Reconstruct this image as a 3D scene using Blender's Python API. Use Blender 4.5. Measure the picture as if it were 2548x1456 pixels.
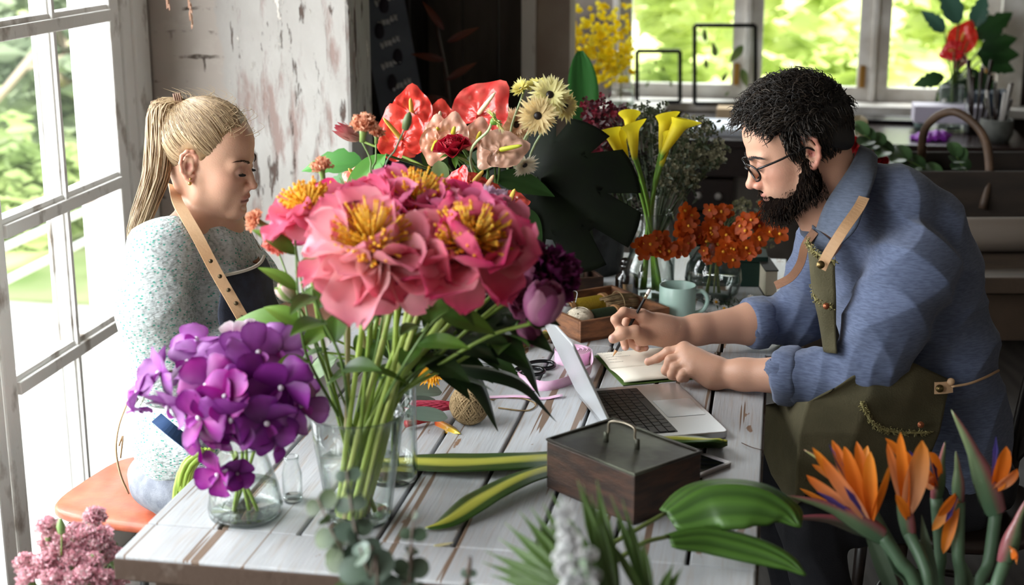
import bpy, bmesh, math, random
import numpy as np
from mathutils import Vector as V, Matrix, Quaternion
random.seed(7); RNG = np.random.default_rng(7)
PI = math.pi
for o in list(bpy.data.objects): bpy.data.objects.remove(o)
S = bpy.context.scene
COL = S.collection
# ---------------------------------------------------------------- camera, exposure, sky, sun, large lights
FPX, TH = 3700.0, math.radians(15.0)
CT, ST = math.cos(TH), math.sin(TH)
cam_d = bpy.data.cameras.new('camera'); cam = bpy.data.objects.new('camera', cam_d); COL.objects.link(cam)
cam.location = (0, 0, 1.75); cam.rotation_euler = (PI/2 - TH, 0, 0)
cam_d.sensor_width = 36; cam_d.lens = FPX/2548*36; cam_d.clip_start = .05; cam_d.clip_end = 200
cam_d.dof.use_dof = True; cam_d.dof.focus_distance = 3.12; cam_d.dof.aperture_fstop = 3.2
S.camera = cam
vs = S.view_settings; vs.view_transform = 'Standard'; vs.look = 'None'; vs.gamma = 1; vs.use_curve_mapping = False; vs.exposure = 0.0
S.cycles.transparent_max_bounces = 32
w = bpy.data.worlds.new('sky'); S.world = w; w.use_nodes = True
nt = w.node_tree; bg = nt.nodes['Background']; bg.inputs[0].default_value = (.93, .96, 1, 1); bg.inputs[1].default_value = 2.9
sd = bpy.data.lights.new('sun', 'SUN'); sd.energy = 15; sd.angle = .03; sd.color = (1, .96, .88)
sun = bpy.data.objects.new('sun', sd); COL.objects.link(sun)
sun.rotation_euler = V((-.55, .62, -1.0)).to_track_quat('-Z', 'Y').to_euler()
ROT = math.atan2(.176, .984); RC, RS = math.cos(ROT), math.sin(ROT)
def R(x, y, z=0): return V((x*RC + y*RS, -x*RS + y*RC, z))      # room axes (y along the table boards) to world
RZ = -ROT
def area(name, loc, target, sx, sy, power, color):
    d = bpy.data.lights.new(name, 'AREA'); d.shape = 'RECTANGLE'; d.size = sx; d.size_y = sy; d.energy = power; d.color = color
    o = bpy.data.objects.new(name, d); COL.objects.link(o); o.location = loc
    o.rotation_euler = (V(target) - V(loc)).to_track_quat('-Z', 'Y').to_euler(); return o
area('left_window_daylight', R(-3.2, 2.2, 2.15), R(-.7, 2.6, .85), 3.2, 2.6, 385, (.95, .975, 1))
area('front_window_daylight', R(-2.9, -.3, 1.9), R(-.2, 1.8, .8), 1.6, 2.0, 150, (.95, .975, 1))
area('back_window_daylight', R(.3, 8.4, 3.3), R(.3, 4.4, .8), 3.0, 2.0, 180, (.98, 1, .97))
area('side_fill_light', R(-1.7, 6.25, 1.7), R(.6, 5.9, 1.0), 1.0, 1.3, 42, (.98, .99, 1))  # fill lamp added indoors behind the pier to brighten the back window frames
# ---------------------------------------------------------------- helpers
def W(px, py, Y):                     # point seen at a photograph position, Y metres in front of the camera
    dx, dy = px-1274, 728-py; h = FPX*CT + dy*ST; u = dy*CT - FPX*ST; t = Y/h
    return V((dx*t, Y, 1.75+u*t))
def Zp(px, py, z=.75):
    dx, dy = px-1274, 728-py; h = FPX*CT + dy*ST; u = dy*CT - FPX*ST; t = (z-1.75)/u
    return V((dx*t, h*t, z))
def lin(c):
    return tuple((x/12.92 if x <= .04045 else ((x+.055)/1.055)**2.4) for x in c)
def hexc(s):
    s = s.lstrip('#'); return lin(tuple(int(s[i:i+2], 16)/255 for i in (0, 2, 4)))
MATS = {}
def mat(name, col, rough=.5, metal=0, spec=.5, col2=None, nscale=20, nstretch=(1, 1, 1), namt=(.35, .65), bump=0, bscale=60, bstretch=None,
        sss=0, sssr=(1, .35, .2), trans=0, sheen=0, coat=0, vcol=None, alpha=1, translucent=0):
    if name in MATS: return MATS[name]
    m = bpy.data.materials.new(name); m.use_nodes = True; MATS[name] = m
    n = m.node_tree; L = n.links; b = n.nodes['Principled BSDF']
    if isinstance(col, str): col = hexc(col)
    if isinstance(col2, str): col2 = hexc(col2)
    b.inputs['Base Color'].default_value = (*col, 1); b.inputs['Roughness'].default_value = rough; b.inputs['Metallic'].default_value = metal
    b.inputs['Specular IOR Level'].default_value = spec
    if sss:
        b.inputs['Subsurface Weight'].default_value = sss; b.inputs['Subsurface Radius'].default_value = sssr; b.inputs['Subsurface Scale'].default_value = .008
    if sheen: b.inputs['Sheen Weight'].default_value = sheen
    if coat: b.inputs['Coat Weight'].default_value = coat
    if trans: b.inputs['Transmission Weight'].default_value = trans
    tc = n.nodes.new('ShaderNodeTexCoord')
    base_out = None
    if vcol:
        a = n.nodes.new('ShaderNodeVertexColor'); a.layer_name = vcol; base_out = a.outputs[0]
    if col2 is not None:
        mp = n.nodes.new('ShaderNodeMapping'); mp.inputs['Scale'].default_value = nstretch
        no = n.nodes.new('ShaderNodeTexNoise'); no.inputs['Scale'].default_value = nscale; no.inputs['Detail'].default_value = 6
        cr = n.nodes.new('ShaderNodeValToRGB'); cr.color_ramp.elements[0].position = namt[0]; cr.color_ramp.elements[1].position = namt[1]
        cr.color_ramp.elements[0].color = (0, 0, 0, 1); cr.color_ramp.elements[1].color = (1, 1, 1, 1)
        mx = n.nodes.new('ShaderNodeMixRGB'); L.new(tc.outputs['Object'], mp.inputs[0]); L.new(mp.outputs[0], no.inputs['Vector']); L.new(no.outputs[0], cr.inputs[0]); L.new(cr.outputs[0], mx.inputs[0])
        if base_out: L.new(base_out, mx.inputs[1])
        else: mx.inputs[1].default_value = (*col, 1)
        mx.inputs[2].default_value = (*col2, 1); base_out = mx.outputs[0]
    if base_out: L.new(base_out, b.inputs['Base Color'])
    if bump:
        mp = n.nodes.new('ShaderNodeMapping'); mp.inputs['Scale'].default_value = bstretch or nstretch
        no = n.nodes.new('ShaderNodeTexNoise'); no.inputs['Scale'].default_value = bscale; no.inputs['Detail'].default_value = 4
        bp = n.nodes.new('ShaderNodeBump'); bp.inputs['Strength'].default_value = bump; bp.inputs['Distance'].default_value = .004
        L.new(tc.outputs['Object'], mp.inputs[0]); L.new(mp.outputs[0], no.inputs['Vector']); L.new(no.outputs[0], bp.inputs['Height']); L.new(bp.outputs[0], b.inputs['Normal'])
    if translucent:
        tr = n.nodes.new('ShaderNodeBsdfTranslucent'); ms = n.nodes.new('ShaderNodeMixShader'); ms.inputs[0].default_value = translucent
        if base_out: L.new(base_out, tr.inputs[0])
        else: tr.inputs[0].default_value = (*col, 1)
        L.new(b.outputs[0], ms.inputs[1]); L.new(tr.outputs[0], ms.inputs[2]); L.new(ms.outputs[0], n.nodes['Material Output'].inputs[0])
    return m
def glass(name, tint=(.96, .98, .97), refl=1.0, haze=0, rough=.02, edge=None):
    if name in MATS: return MATS[name]
    m = bpy.data.materials.new(name); m.use_nodes = True; MATS[name] = m; n = m.node_tree; L = n.links
    n.nodes.remove(n.nodes['Principled BSDF']); out = n.nodes['Material Output']
    t = n.nodes.new('ShaderNodeBsdfTransparent'); t.inputs[0].default_value = (*tint, 1)
    g = n.nodes.new('ShaderNodeBsdfGlossy'); g.inputs['Roughness'].default_value = rough
    fr = n.nodes.new('ShaderNodeLayerWeight'); fr.inputs[0].default_value = .5
    pw = n.nodes.new('ShaderNodeMath'); pw.operation = 'POWER'; pw.inputs[1].default_value = 4; L.new(fr.outputs['Facing'], pw.inputs[0])
    mm = n.nodes.new('ShaderNodeMath'); mm.operation = 'MULTIPLY_ADD'; mm.inputs[1].default_value = .55*refl; mm.inputs[2].default_value = .025*refl; mm.use_clamp = True; L.new(pw.outputs[0], mm.inputs[0])
    if edge:
        p2 = n.nodes.new('ShaderNodeMath'); p2.operation = 'POWER'; p2.inputs[1].default_value = 3; L.new(fr.outputs['Facing'], p2.inputs[0])
        tm = n.nodes.new('ShaderNodeMixRGB'); tm.inputs[1].default_value = (*tint, 1); tm.inputs[2].default_value = (*edge, 1); L.new(p2.outputs[0], tm.inputs[0]); L.new(tm.outputs[0], t.inputs[0])
    mx = n.nodes.new('ShaderNodeMixShader'); L.new(mm.outputs[0], mx.inputs[0]); L.new(t.outputs[0], mx.inputs[1]); L.new(g.outputs[0], mx.inputs[2])
    last = mx
    if haze:
        tc = n.nodes.new('ShaderNodeTexCoord'); no = n.nodes.new('ShaderNodeTexNoise'); no.inputs['Scale'].default_value = 5; no.inputs['Detail'].default_value = 8
        L.new(tc.outputs['Object'], no.inputs['Vector'])
        m2 = n.nodes.new('ShaderNodeMath'); m2.operation = 'MULTIPLY'; m2.inputs[1].default_value = haze*2; L.new(no.outputs[0], m2.inputs[0])
        d = n.nodes.new('ShaderNodeBsdfTranslucent'); d.inputs[0].default_value = (.9, .92, .92, 1)
        m3 = n.nodes.new('ShaderNodeMixShader'); L.new(m2.outputs[0], m3.inputs[0]); L.new(mx.outputs[0], m3.inputs[1]); L.new(d.outputs[0], m3.inputs[2]); last = m3
    L.new(last.outputs[0], out.inputs[0]); return m
class MB:
    """collects shapes into ONE mesh"""
    def __init__(s): s.v = []; s.f = []; s.c = []
    def add(s, vs, fs, col=None):
        o = len(s.v); s.v += [tuple(p) for p in vs]; s.f += [tuple(i+o for i in f) for f in fs]; s.c += [col or (1, 1, 1)]*len(vs); return s
    def addc(s, vs, fs, cols):
        o = len(s.v); s.v += [tuple(p) for p in vs]; s.f += [tuple(i+o for i in f) for f in fs]; s.c += list(cols); return s
    def box(s, c, d, rz=0, M=None, col=None):
        c = V(c); hx, hy, hz = d[0]/2, d[1]/2, d[2]/2
        m = M or Matrix.Rotation(rz, 3, 'Z')
        vs = [c + m @ V((x*hx, y*hy, z*hz)) for x in (-1, 1) for y in (-1, 1) for z in (-1, 1)]
        return s.add(vs, [(0, 1, 3, 2), (4, 6, 7, 5), (0, 4, 5, 1), (2, 3, 7, 6), (0, 2, 6, 4), (1, 5, 7, 3)], col)
    def tube(s, pts, rad, n=8, caps=True, col=None, flat=None):
        pts = [V(p) for p in pts]; k = len(pts)
        if not hasattr(rad, '__len__'): rad = [rad]*k
        t0 = (pts[1]-pts[0]).normalized(); a = t0.orthogonal().normalized() if flat is None else (V(flat[0]) - t0*V(flat[0]).dot(t0)).normalized()
        vs = []
        for i, p in enumerate(pts):
            t = (pts[min(i+1, k-1)] - pts[max(i-1, 0)])
            t = t.normalized() if t.length > 1e-9 else t0
            a = (a - t*a.dot(t)); a = a.normalized() if a.length > 1e-6 else t.orthogonal().normalized(); b = t.cross(a)
            fb = flat[1] if flat else 1
            for j in range(n):
                an = 2*PI*j/n; vs.append(p + a*(math.cos(an)*rad[i]) + b*(math.sin(an)*rad[i]*fb))
        fs = [(i*n+j, i*n+(j+1) % n, (i+1)*n+(j+1) % n, (i+1)*n+j) for i in range(k-1) for j in range(n)]
        if caps: fs += [tuple(range(n-1, -1, -1)), tuple((k-1)*n+j for j in range(n))]
        return s.add(vs, fs, col)
    def lathe(s, prof, c=(0, 0, 0), n=32, M=None, col=None, close=False):
        c = V(c); k = len(prof); vs = []
        for r, z in prof:
            for j in range(n):
                an = 2*PI*j/n; p = V((r*math.cos(an), r*math.sin(an), z)); vs.append(c + (M @ p if M else p))
        fs = [(i*n+j, i*n+(j+1) % n, (i+1)*n+(j+1) % n, (i+1)*n+j) for i in range(k-1) for j in range(n)]
        if close: fs += [((k-1)*n+j, (k-1)*n+(j+1) % n, (j+1) % n, j) for j in range(n)]
        else:
            if prof[0][0] > 1e-5: fs.append(tuple(range(n-1, -1, -1)))
            if prof[-1][0] > 1e-5: fs.append(tuple((k-1)*n+j for j in range(n)))
        return s.add(vs, fs, col)
    def ball(s, c, r, n=12, m=8, M=None, col=None):
        c = V(c); r = r if hasattr(r, '__len__') else (r, r, r)
        vs = []; 
        for i in range(m+1):
            ph = PI*i/m
            for j in range(n):
                an = 2*PI*j/n; p = V((r[0]*math.sin(ph)*math.cos(an), r[1]*math.sin(ph)*math.sin(an), r[2]*math.cos(ph))); vs.append(c + (M @ p if M else p))
        return s.add(vs, [(i*n+j, (i+1)*n+j, (i+1)*n+(j+1) % n, i*n+(j+1) % n) for i in range(m) for j in range(n)], col)
    def grid(s, fn, nu, nv, colfn=None, col=None):
        vs = []; cs = []
        for i in range(nu+1):
            for j in range(nv+1):
                u, v = i/nu, j/nv; vs.append(fn(u, v)); cs.append(colfn(u, v) if colfn else (col or (1, 1, 1)))
        fs = [(i*(nv+1)+j, (i+1)*(nv+1)+j, (i+1)*(nv+1)+j+1, i*(nv+1)+j+1) for i in range(nu) for j in range(nv)]
        return s.addc(vs, fs, cs)
    def poly(s, pts, h, axis=V((0, 0, 1)), col=None):        # extruded outline
        n = len(pts); pts = [V(p) for p in pts]; vs = pts + [p + axis*h for p in pts]
        fs = [tuple(range(n-1, -1, -1)), tuple(range(n, 2*n))] + [(i, (i+1) % n, n+(i+1) % n, n+i) for i in range(n)]
        return s.add(vs, fs, col)
    def build(s, name, material, parent=None, smooth=True, bevel=0, solid=0, sub=0, origin=None, solid_off=0):
        me = bpy.data.meshes.new(name)
        if origin is None: origin = V((0, 0, 0))
        me.from_pydata([tuple(V(p)-origin) for p in s.v], [], s.f); me.update()
        if any(c != (1, 1, 1) for c in s.c):
            ca = me.color_attributes.new('Col', 'FLOAT_COLOR', 'POINT')
            ca.data.foreach_set('color', np.array([(*c, 1) for c in s.c], dtype=np.float32).ravel())
        bm = bmesh.new(); bm.from_mesh(me)
        bmesh.ops.remove_doubles(bm, verts=bm.verts, dist=1e-6)
        bmesh.ops.recalc_face_normals(bm, faces=bm.faces); bm.to_mesh(me); bm.free()
        if smooth:
            me.polygons.foreach_set('use_smooth', [True]*len(me.polygons))
        o = bpy.data.objects.new(name, me); COL.objects.link(o); o.location = origin
        mats = material if isinstance(material, (list, tuple)) else [material]
        for mm in mats: me.materials.append(mm)
        if bevel:
            b = o.modifiers.new('bevel', 'BEVEL'); b.width = bevel; b.segments = 2; b.limit_method = 'ANGLE'; b.angle_limit = .6
            if smooth:
                me.set_sharp_from_angle(angle=.7)
        elif smooth == 'auto': me.set_sharp_from_angle(angle=.7)
        if solid:
            q = o.modifiers.new('solid', 'SOLIDIFY'); q.thickness = solid; q.offset = solid_off
        if sub:
            q = o.modifiers.new('sub', 'SUBSURF'); q.levels = sub; q.render_levels = sub
        if parent: par(o, parent)
        return o
def par(o, p):
    o.parent = p; o.matrix_parent_inverse = Matrix.Identity(4)
    m = Matrix.Identity(4); q = p
    while q is not None:
        m = q_local(q) @ m; q = q.parent
    o.matrix_basis = m.inverted() @ q_local(o)
def q_local(o): return Matrix.LocRotScale(o.location, o.rotation_euler, o.scale)
def thing(name, label, cat, loc=(0, 0, 0), rz=0, group=None):
    o = bpy.data.objects.new(name, None); COL.objects.link(o); o.location = loc; o.rotation_euler = (0, 0, rz); o.empty_display_size = .05
    return tag(o, label, cat, group)
def tag(o, label, cat, group=None, kind=None):
    o['label'] = label; o['category'] = cat
    if group: o['group'] = group
    if kind: o['kind'] = kind
    return o
def struct(o): o['kind'] = 'structure'; return o
def lerp(a, b, t): return a + (b-a)*t
def bez(p, n):                       # smooth curve through points
    p = [V(q) for q in p]; out = []
    P = [p[0]*2-p[1]] + p + [p[-1]*2-p[-2]]
    for i in range(1, len(P)-2):
        for k in range(n):
            t = k/n; a, b, c, d = P[i-1], P[i], P[i+1], P[i+2]
            out.append(.5*((2*b) + (c-a)*t + (2*a-5*b+4*c-d)*t*t + (3*b-a-3*c+d)*t**3))
    out.append(p[-1]); return out
def rnd(a, b): return random.uniform(a, b)
def frame(d, up=V((0, 0, 1))):       # matrix whose Z column is d
    d = V(d).normalized(); x = up.cross(d)
    if x.length < 1e-3: x = V((1, 0, 0)).cross(d)
    x.normalize(); y = d.cross(x); return Matrix((x, y, d)).transposed()
# ================================================================ the room
m_plaster = mat('plaster_peeling', '#b5aaa2', .9, col2='#6a5148', nscale=2.2, nstretch=(4.5, 4.5, 1.0), namt=(.56, .70), bump=.6, bscale=30)
def wall_material():
    m = bpy.data.materials.new('peeling_plaster_on_brick'); m.use_nodes = True; n = m.node_tree; L = n.links; b = n.nodes['Principled BSDF']; b.inputs['Roughness'].default_value = .85
    tc = n.nodes.new('ShaderNodeTexCoord')
    def noise(scale, st, det=8):
        mp = n.nodes.new('ShaderNodeMapping'); mp.inputs['Scale'].default_value = st; no = n.nodes.new('ShaderNodeTexNoise'); no.inputs['Scale'].default_value = scale; no.inputs['Detail'].default_value = det; no.inputs['Roughness'].default_value = .65
        L.new(tc.outputs['Object'], mp.inputs[0]); L.new(mp.outputs[0], no.inputs['Vector']); return no.outputs[0]
    def ramp(x, a, bb, c0=(0, 0, 0), c1=(1, 1, 1)):
        r = n.nodes.new('ShaderNodeValToRGB'); r.color_ramp.elements[0].position = a; r.color_ramp.elements[1].position = bb
        r.color_ramp.elements[0].color = (*c0, 1); r.color_ramp.elements[1].color = (*c1, 1); L.new(x, r.inputs[0]); return r.outputs[0]
    def mix(f, a, c):
        x = n.nodes.new('ShaderNodeMixRGB')
        for i, q in ((0, f), (1, a), (2, c)):
            if isinstance(q, tuple): x.inputs[i].default_value = (*q, 1)
            elif isinstance(q, float): x.inputs[i].default_value = q
            else: L.new(q, x.inputs[i])
        return x.outputs[0]
    c = mix(ramp(noise(3, (1, 1, .5)), .35, .65), hexc('#b8b5b1'), hexc('#a09a95'))
    c = mix(ramp(noise(7, (2.2, 2.2, .45)), .52, .62), c, hexc('#94807a'))
    c = mix(ramp(noise(11, (2.4, 2.4, .5)), .585, .63), c, hexc('#584841'))
    c = mix(ramp(noise(14, (1.5, 1.5, .6)), .60, .64), c, hexc('#d6d0c8'))
    # whitewashed brick courses showing through near the window
    mp = n.nodes.new('ShaderNodeMapping'); mp.inputs['Rotation'].default_value = (PI/2, 0, 0); L.new(tc.outputs['Object'], mp.inputs[0])
    vm = n.nodes.new('ShaderNodeVectorMath'); vm.operation = 'ADD'; ns = n.nodes.new('ShaderNodeTexNoise'); ns.inputs['Scale'].default_value = 14
    L.new(tc.outputs['Object'], ns.inputs['Vector']); sc = n.nodes.new('ShaderNodeVectorMath'); sc.operation = 'SCALE'; sc.inputs[3].default_value = .03
    L.new(ns.outputs[1], sc.inputs[0]); L.new(mp.outputs[0], vm.inputs[0]); L.new(sc.outputs[0], vm.inputs[1])
    br = n.nodes.new('ShaderNodeTexBrick'); br.inputs['Scale'].default_value = 1; br.inputs['Brick Width'].default_value = .19; br.inputs['Row Height'].default_value = .068
    br.inputs['Mortar Size'].default_value = .005; br.inputs['Mortar Smooth'].default_value = .3; L.new(vm.outputs[0], br.inputs['Vector'])
    br.inputs['Color1'].default_value = (*hexc('#b3aaa2'), 1); br.inputs['Color2'].default_value = (*hexc('#a0958c'), 1); br.inputs['Mortar'].default_value = (*hexc('#4d423b'), 1)
    gap = ramp(noise(11, (1, 1, 1)), .50, .62)
    bc = mix(gap, hexc('#aaa098'), br.outputs[0])
    sx = n.nodes.new('ShaderNodeSeparateXYZ'); L.new(tc.outputs['Object'], sx.inputs[0])
    ad = n.nodes.new('ShaderNodeMath'); ad.operation = 'MULTIPLY_ADD'; L.new(noise(4, (1, 1, 1)), ad.inputs[0]); ad.inputs[1].default_value = .16; L.new(sx.outputs[0], ad.inputs[2])
    msk = ramp(ad.outputs[0], .30, .31)       # x measured from the window corner
    c = mix(msk, bc, c)
    L.new(c, b.inputs['Base Color'])
    bp = n.nodes.new('ShaderNodeBump'); bp.inputs['Strength'].default_value = .7; bp.inputs['Distance'].default_value = .012
    L.new(c, bp.inputs['Height']); L.new(bp.outputs[0], b.inputs['Normal']); return m
m_pier = wall_material()
m_wallw = mat('whitewashed_wall', '#8d857c', .9, col2='#5b5048', nscale=3, namt=(.45, .7), bump=.4, bscale=20)
m_dark = mat('dark_recess_boards', '#352e2a', .8, col2='#1d1916', nscale=4, nstretch=(8, 8, .6), bump=.3)  # boards coloured near black across the recess
m_panel = mat('grey_brown_boards', '#5b534b', .85, col2='#3d362f', nscale=3, nstretch=(3, 3, .7), bump=.3, bscale=20)
m_frame = mat('old_white_window_paint', '#f0eeea', .6, col2='#8d7f72', nscale=9, nstretch=(1.4, 1.4, .9), namt=(.55, .70), bump=.35, bscale=50)
m_frame2 = mat('white_window_paint', '#e6e4e0', .5, col2='#b9b2a8', nscale=6)
m_floor = mat('worn_floorboards', '#4a443f', .6, col2='#332e2a', nscale=4, nstretch=(8, .5, 1), bump=.3)
m_ceil = mat('ceiling_paint', '#6d665f', .9)
def rbox(mb, x0, x1, y0, y1, z0, z1, col=None):
    return mb.box(R((x0+x1)/2, (y0+y1)/2, (z0+z1)/2), (x1-x0, y1-y0, z1-z0), RZ, col=col)
def rstruct(name, x0, x1, y0, y1, z0, z1, m, bevel=0):
    return struct(rbox(MB(), x0, x1, y0, y1, z0, z1).build(name, m, smooth=False, bevel=bevel))
WX = -1.75; FY = 6.9; H = 3.0
rstruct('floor', -1.95, 3.6, -1.2, 7.1, -.1, 0, m_floor)
rstruct('ceiling', -2.0, 3.6, -1.2, 7.1, H, H+.1, m_ceil)
# pier beside the window: local frame so its texture runs from the window corner
o = MB().box((.30, .11, H/2), (.60, .22, H)).build('wall_pier', m_pier, smooth=False, bevel=.012)
o.location = R(WX-.02, 4.0, 0); o.rotation_euler.z = RZ; struct(o)
rstruct('wall_left', -1.95, WX, 4.0, 7.1, 0, H, m_plaster)
rstruct('wall_left_front', -1.95, WX, -1.2, -1.0, 0, H, m_plaster)
rstruct('wall_right', 3.5, 3.6, -1.2, 7.1, 0, H, m_wallw)
rstruct('wall_rear', -1.95, 3.6, -1.3, -1.2, 0, H, m_wallw)
rstruct('wall_left_above_window', -1.95, WX, -1.0, 4.0, 2.65, H, m_plaster)
# back wall around the wide window: opening x .42..1.72... z .86..2.5
BX0, BX1 = -.76, 1.04
rstruct('wall_back_left', -1.95, BX0, FY, FY+.25, 0, H, m_wallw)
rstruct('wall_back_right', BX1, 3.6, FY, FY+.25, 0, H, mat('dark_brick', '#3a2d27', .9, col2='#1f1815', nscale=12, bump=.5, bscale=30))
rstruct('wall_back_below', BX0, BX1, FY, FY+.25, 0, .84, m_wallw)
rstruct('wall_back_above', BX0, BX1, FY, FY+.25, 2.4, H, m_wallw)
rstruct('trim_1', BX0-.02, BX1+.05, FY-.14, FY, .80, .84, m_frame2, .004)
# recessed partition of dark boards between pier and posts
def boards(name, x0, x1, y, t, m, n, z1=H):
    mb = MB()
    for i in range(n):
        a = lerp(x0, x1, i/n); b = lerp(x0, x1, (i+1)/n)-.006
        rbox(mb, a, b, y, y+t, 0, z1)
    return struct(mb.build(name, m, smooth=False, bevel=.003))
boards('wall_boards_dark', -1.75, -1.28, 5.45, .04, m_dark, 6)
boards('wall_boards_grey', -1.28, -.88, 5.4, .05, m_panel, 3)
rstruct('wall_post_white', -.905, -.855, 5.25, 5.4, 0, H, mat('flaking_white_paint', '#d9d3cb', .7, col2='#8b6f66', nscale=8, nstretch=(2, 2, .6), namt=(.55, .66), bump=.3))
rstruct('wall_post_plaster', -.855, -.735, 5.27, 5.42, 0, H, mat('beige_plaster', '#a79a8b', .9, col2='#8d7a6c', nscale=3, bump=.3))
# left window: tall many-paned sashes, parallel to the table boards
def window_grid(name, y0, y1, z0, z1, ys, zs, x, t, bw):
    f = MB()
    for zz in (z0, z1): rbox(f, x, x+t, y0, y1, zz-.035, zz+.035)
    for yy in (y0, y1): rbox(f, x-.001, x+t+.001, yy-.03, yy+.03, z0, z1)
    fr = struct(f.build(name, m_frame, smooth=False, bevel=.006))
    for i, yy in enumerate(ys):
        m = MB(); rbox(m, x+.004, x+t-.006, yy-.015, yy+.015, z0+.03, z1-.03); rbox(m, x-.004, x+.006, yy-.022, yy+.022, z0+.03, z1-.03)
        rbox(m, x+t-.008, x+t+.004, yy-.008, yy+.008, z0+.03, z1-.03); m.build('mullion', m_frame, fr, smooth=False, bevel=.003)
    for zz in zs:
        m = MB(); rbox(m, x+.002, x+t-.004, y0+.03, y1-.03, zz-.017, zz+.017); rbox(m, x+t-.006, x+t+.008, y0+.03, y1-.03, zz-.028, zz+.004); m.build('glazing_bar', m_frame, fr, smooth=False, bevel=.003)
    g = MB(); g.grid(lambda u, v: R(x+.02, lerp(y0, y1, u), lerp(z0, z1, v)), 1, 1); g.build('glass_pane', glass('dusty_glass', haze=.006, refl=.22), fr, smooth=False)
    return fr
WZ = [1.13-.50, 1.13, 1.13+.475]
ZL = [.63, 1.01, 1.455, 1.88]
window_grid('window_1', 3.055, 3.745, .06, 2.6, [3.40], ZL[:], WX-.035, .045, .03)
window_grid('window_2', 2.33, 2.985, .06, 2.6, [2.66], ZL[:], WX-.035, .045, .03)
window_grid('window_3', 1.60, 2.26, .06, 2.6, [1.93], ZL[:], WX-.035, .045, .03)
window_grid('window_8', .14, .80, .06, 2.6, [.47], ZL[:], WX-.035, .045, .03)
window_grid('window_4', .87, 1.53, .06, 2.6, [1.2], ZL[:], WX-.035, .045, .03)
# casing of the left window
mb = MB(); rbox(mb, WX-.14, WX-.02, 3.775, 3.84, 0, 2.7); rbox(mb, WX-.05, WX-.012, 3.84, 3.90, 0, 2.7); rbox(mb, WX-.06, WX-.005, 3.90, 4.0, 0, 2.7)
struct(mb.build('trim_2', m_frame, smooth=False, bevel=.008))
rstruct('trim_3', WX-.14, WX+.02, -1.0, 4.0, 0, .085, m_frame, .006)
rstruct('trim_4', WX-.14, WX+.02, -1.0, 4.0, 2.63, 2.72, m_frame, .006)
# back windows: casements with wide stiles
def casement(name, x0, x1, z0=.84, z1=2.4):
    f = MB(); t = .055
    for a, b in ((x0, x0+t), (x1-t, x1)): rbox(f, a, b, FY+.05, FY+.10, z0, z1)
    for a, b in ((z0, z0+.06), (z1-.06, z1)): rbox(f, x0+t, x1-t, FY+.05, FY+.10, a, b)
    fr = struct(f.build(name, m_frame2, smooth=False, bevel=.005))
    g = MB(); g.grid(lambda u, v: R(lerp(x0+.03, x1-.03, u), FY+.074, lerp(z0+.03, z1-.03, v)), 1, 1); g.build('glass_pane', glass('clear_glass'), fr, smooth=False)
    h = MB(); rbox(h, x1-.045, x1-.02, FY+.035, FY+.05, z0+.06, z0+.16); h.build('brass_hinge', mat('brass', '#a5793b', .4, metal=.8), fr, smooth=False, bevel=.003)
    return fr

casement('window_5', -.735, -.16); casement('window_6', -.135, .405); casement('window_7', .43, .95)
struct(rbox(MB(), -.76, -.735, FY-.02, FY+.2, .84, 2.4).build('trim_5', m_frame2, smooth=False, bevel=.004))
m = MB(); rbox(m, -.16, -.135, FY+.02, FY+.16, .84, 2.4); rbox(m, .405, .43, FY+.02, FY+.16, .84, 2.4); rbox(m, .95, 1.06, FY-.02, FY+.16, .84, 2.4)
struct(m.build('trim_6', m_frame2, smooth=False, bevel=.004))
# ================================================================ outside
m_pave = mat('pale_paving', '#d8d8d2', .9, col2='#b9bab2', nscale=2, nstretch=(.3, 6, 1))
rstruct('ground', -40, -1.96, -20, 40, -.35, -.3, m_pave)
rstruct('ground_garden', -1.95, 40, 7.2, 60, -.35, -.3, mat('lawn', '#9fae5a', .9, col2='#c9cf8a', nscale=1))
m_fol = mat('outdoor_leaves', '#a6bb68', .6, col2='#e4ebb0', nscale=1.6, translucent=.45)
m_fol2 = mat('outdoor_leaves_grey_green', '#8fa67a', .6, col2='#c0cda2', nscale=1.6, translucent=.4)
m_bark = mat('grey_bark', '#8d8172', .9, bump=.4)
def tree(name, label, c, r, n, m, size=.16, trunk=True, group=None):
    t = thing(name, label, 'tree', c, 0, group); mb = MB()
    blobs = [(V((RNG.normal(0, .45), RNG.normal(0, .45), RNG.normal(0, .45)))*r[0], rnd(.35, .6)) for _ in range(9)]
    for i in range(n):
        bc, br = random.choice(blobs); d = V(RNG.normal(0, 1, 3)).normalized()*br*r[0]*random.random()**.35
        p = V(c) + V((0, 0, r[1])) + V((bc.x+d.x, bc.y+d.y, (bc.z+d.z)*r[2])); q = frame(RNG.normal(0, 1, 3)); s = size*rnd(.6, 1.4)
        mb.add([p + q @ V(a) for a in ((-s, 0, 0), (0, -s*.45, .1*s), (s, 0, 0), (0, s*.45, .1*s))], [(0, 1, 2, 3)])
    mb.build('foliage', m, t, smooth=False)
    if trunk:
        b = MB(); base = V(c); top = base + V((0, 0, r[1]))
        b.tube(bez([base, lerp(base, top, .5)+V((.08, 0, 0)), top], 4), [.13, .12, .12, .11, .10, .09, .08, .07, .06], 8)
        for k in range(5):
            e = top + V(RNG.normal(0, .5, 3))*r[0]*.8; b.tube([lerp(base, top, rnd(.5, .9)), lerp(top, e, .5)+V((0, 0, .1)), e], [.05, .035, .015], 6)
        b.build('trunk', m_bark, t)
    return t
g = 'trees behind the house'
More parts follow.
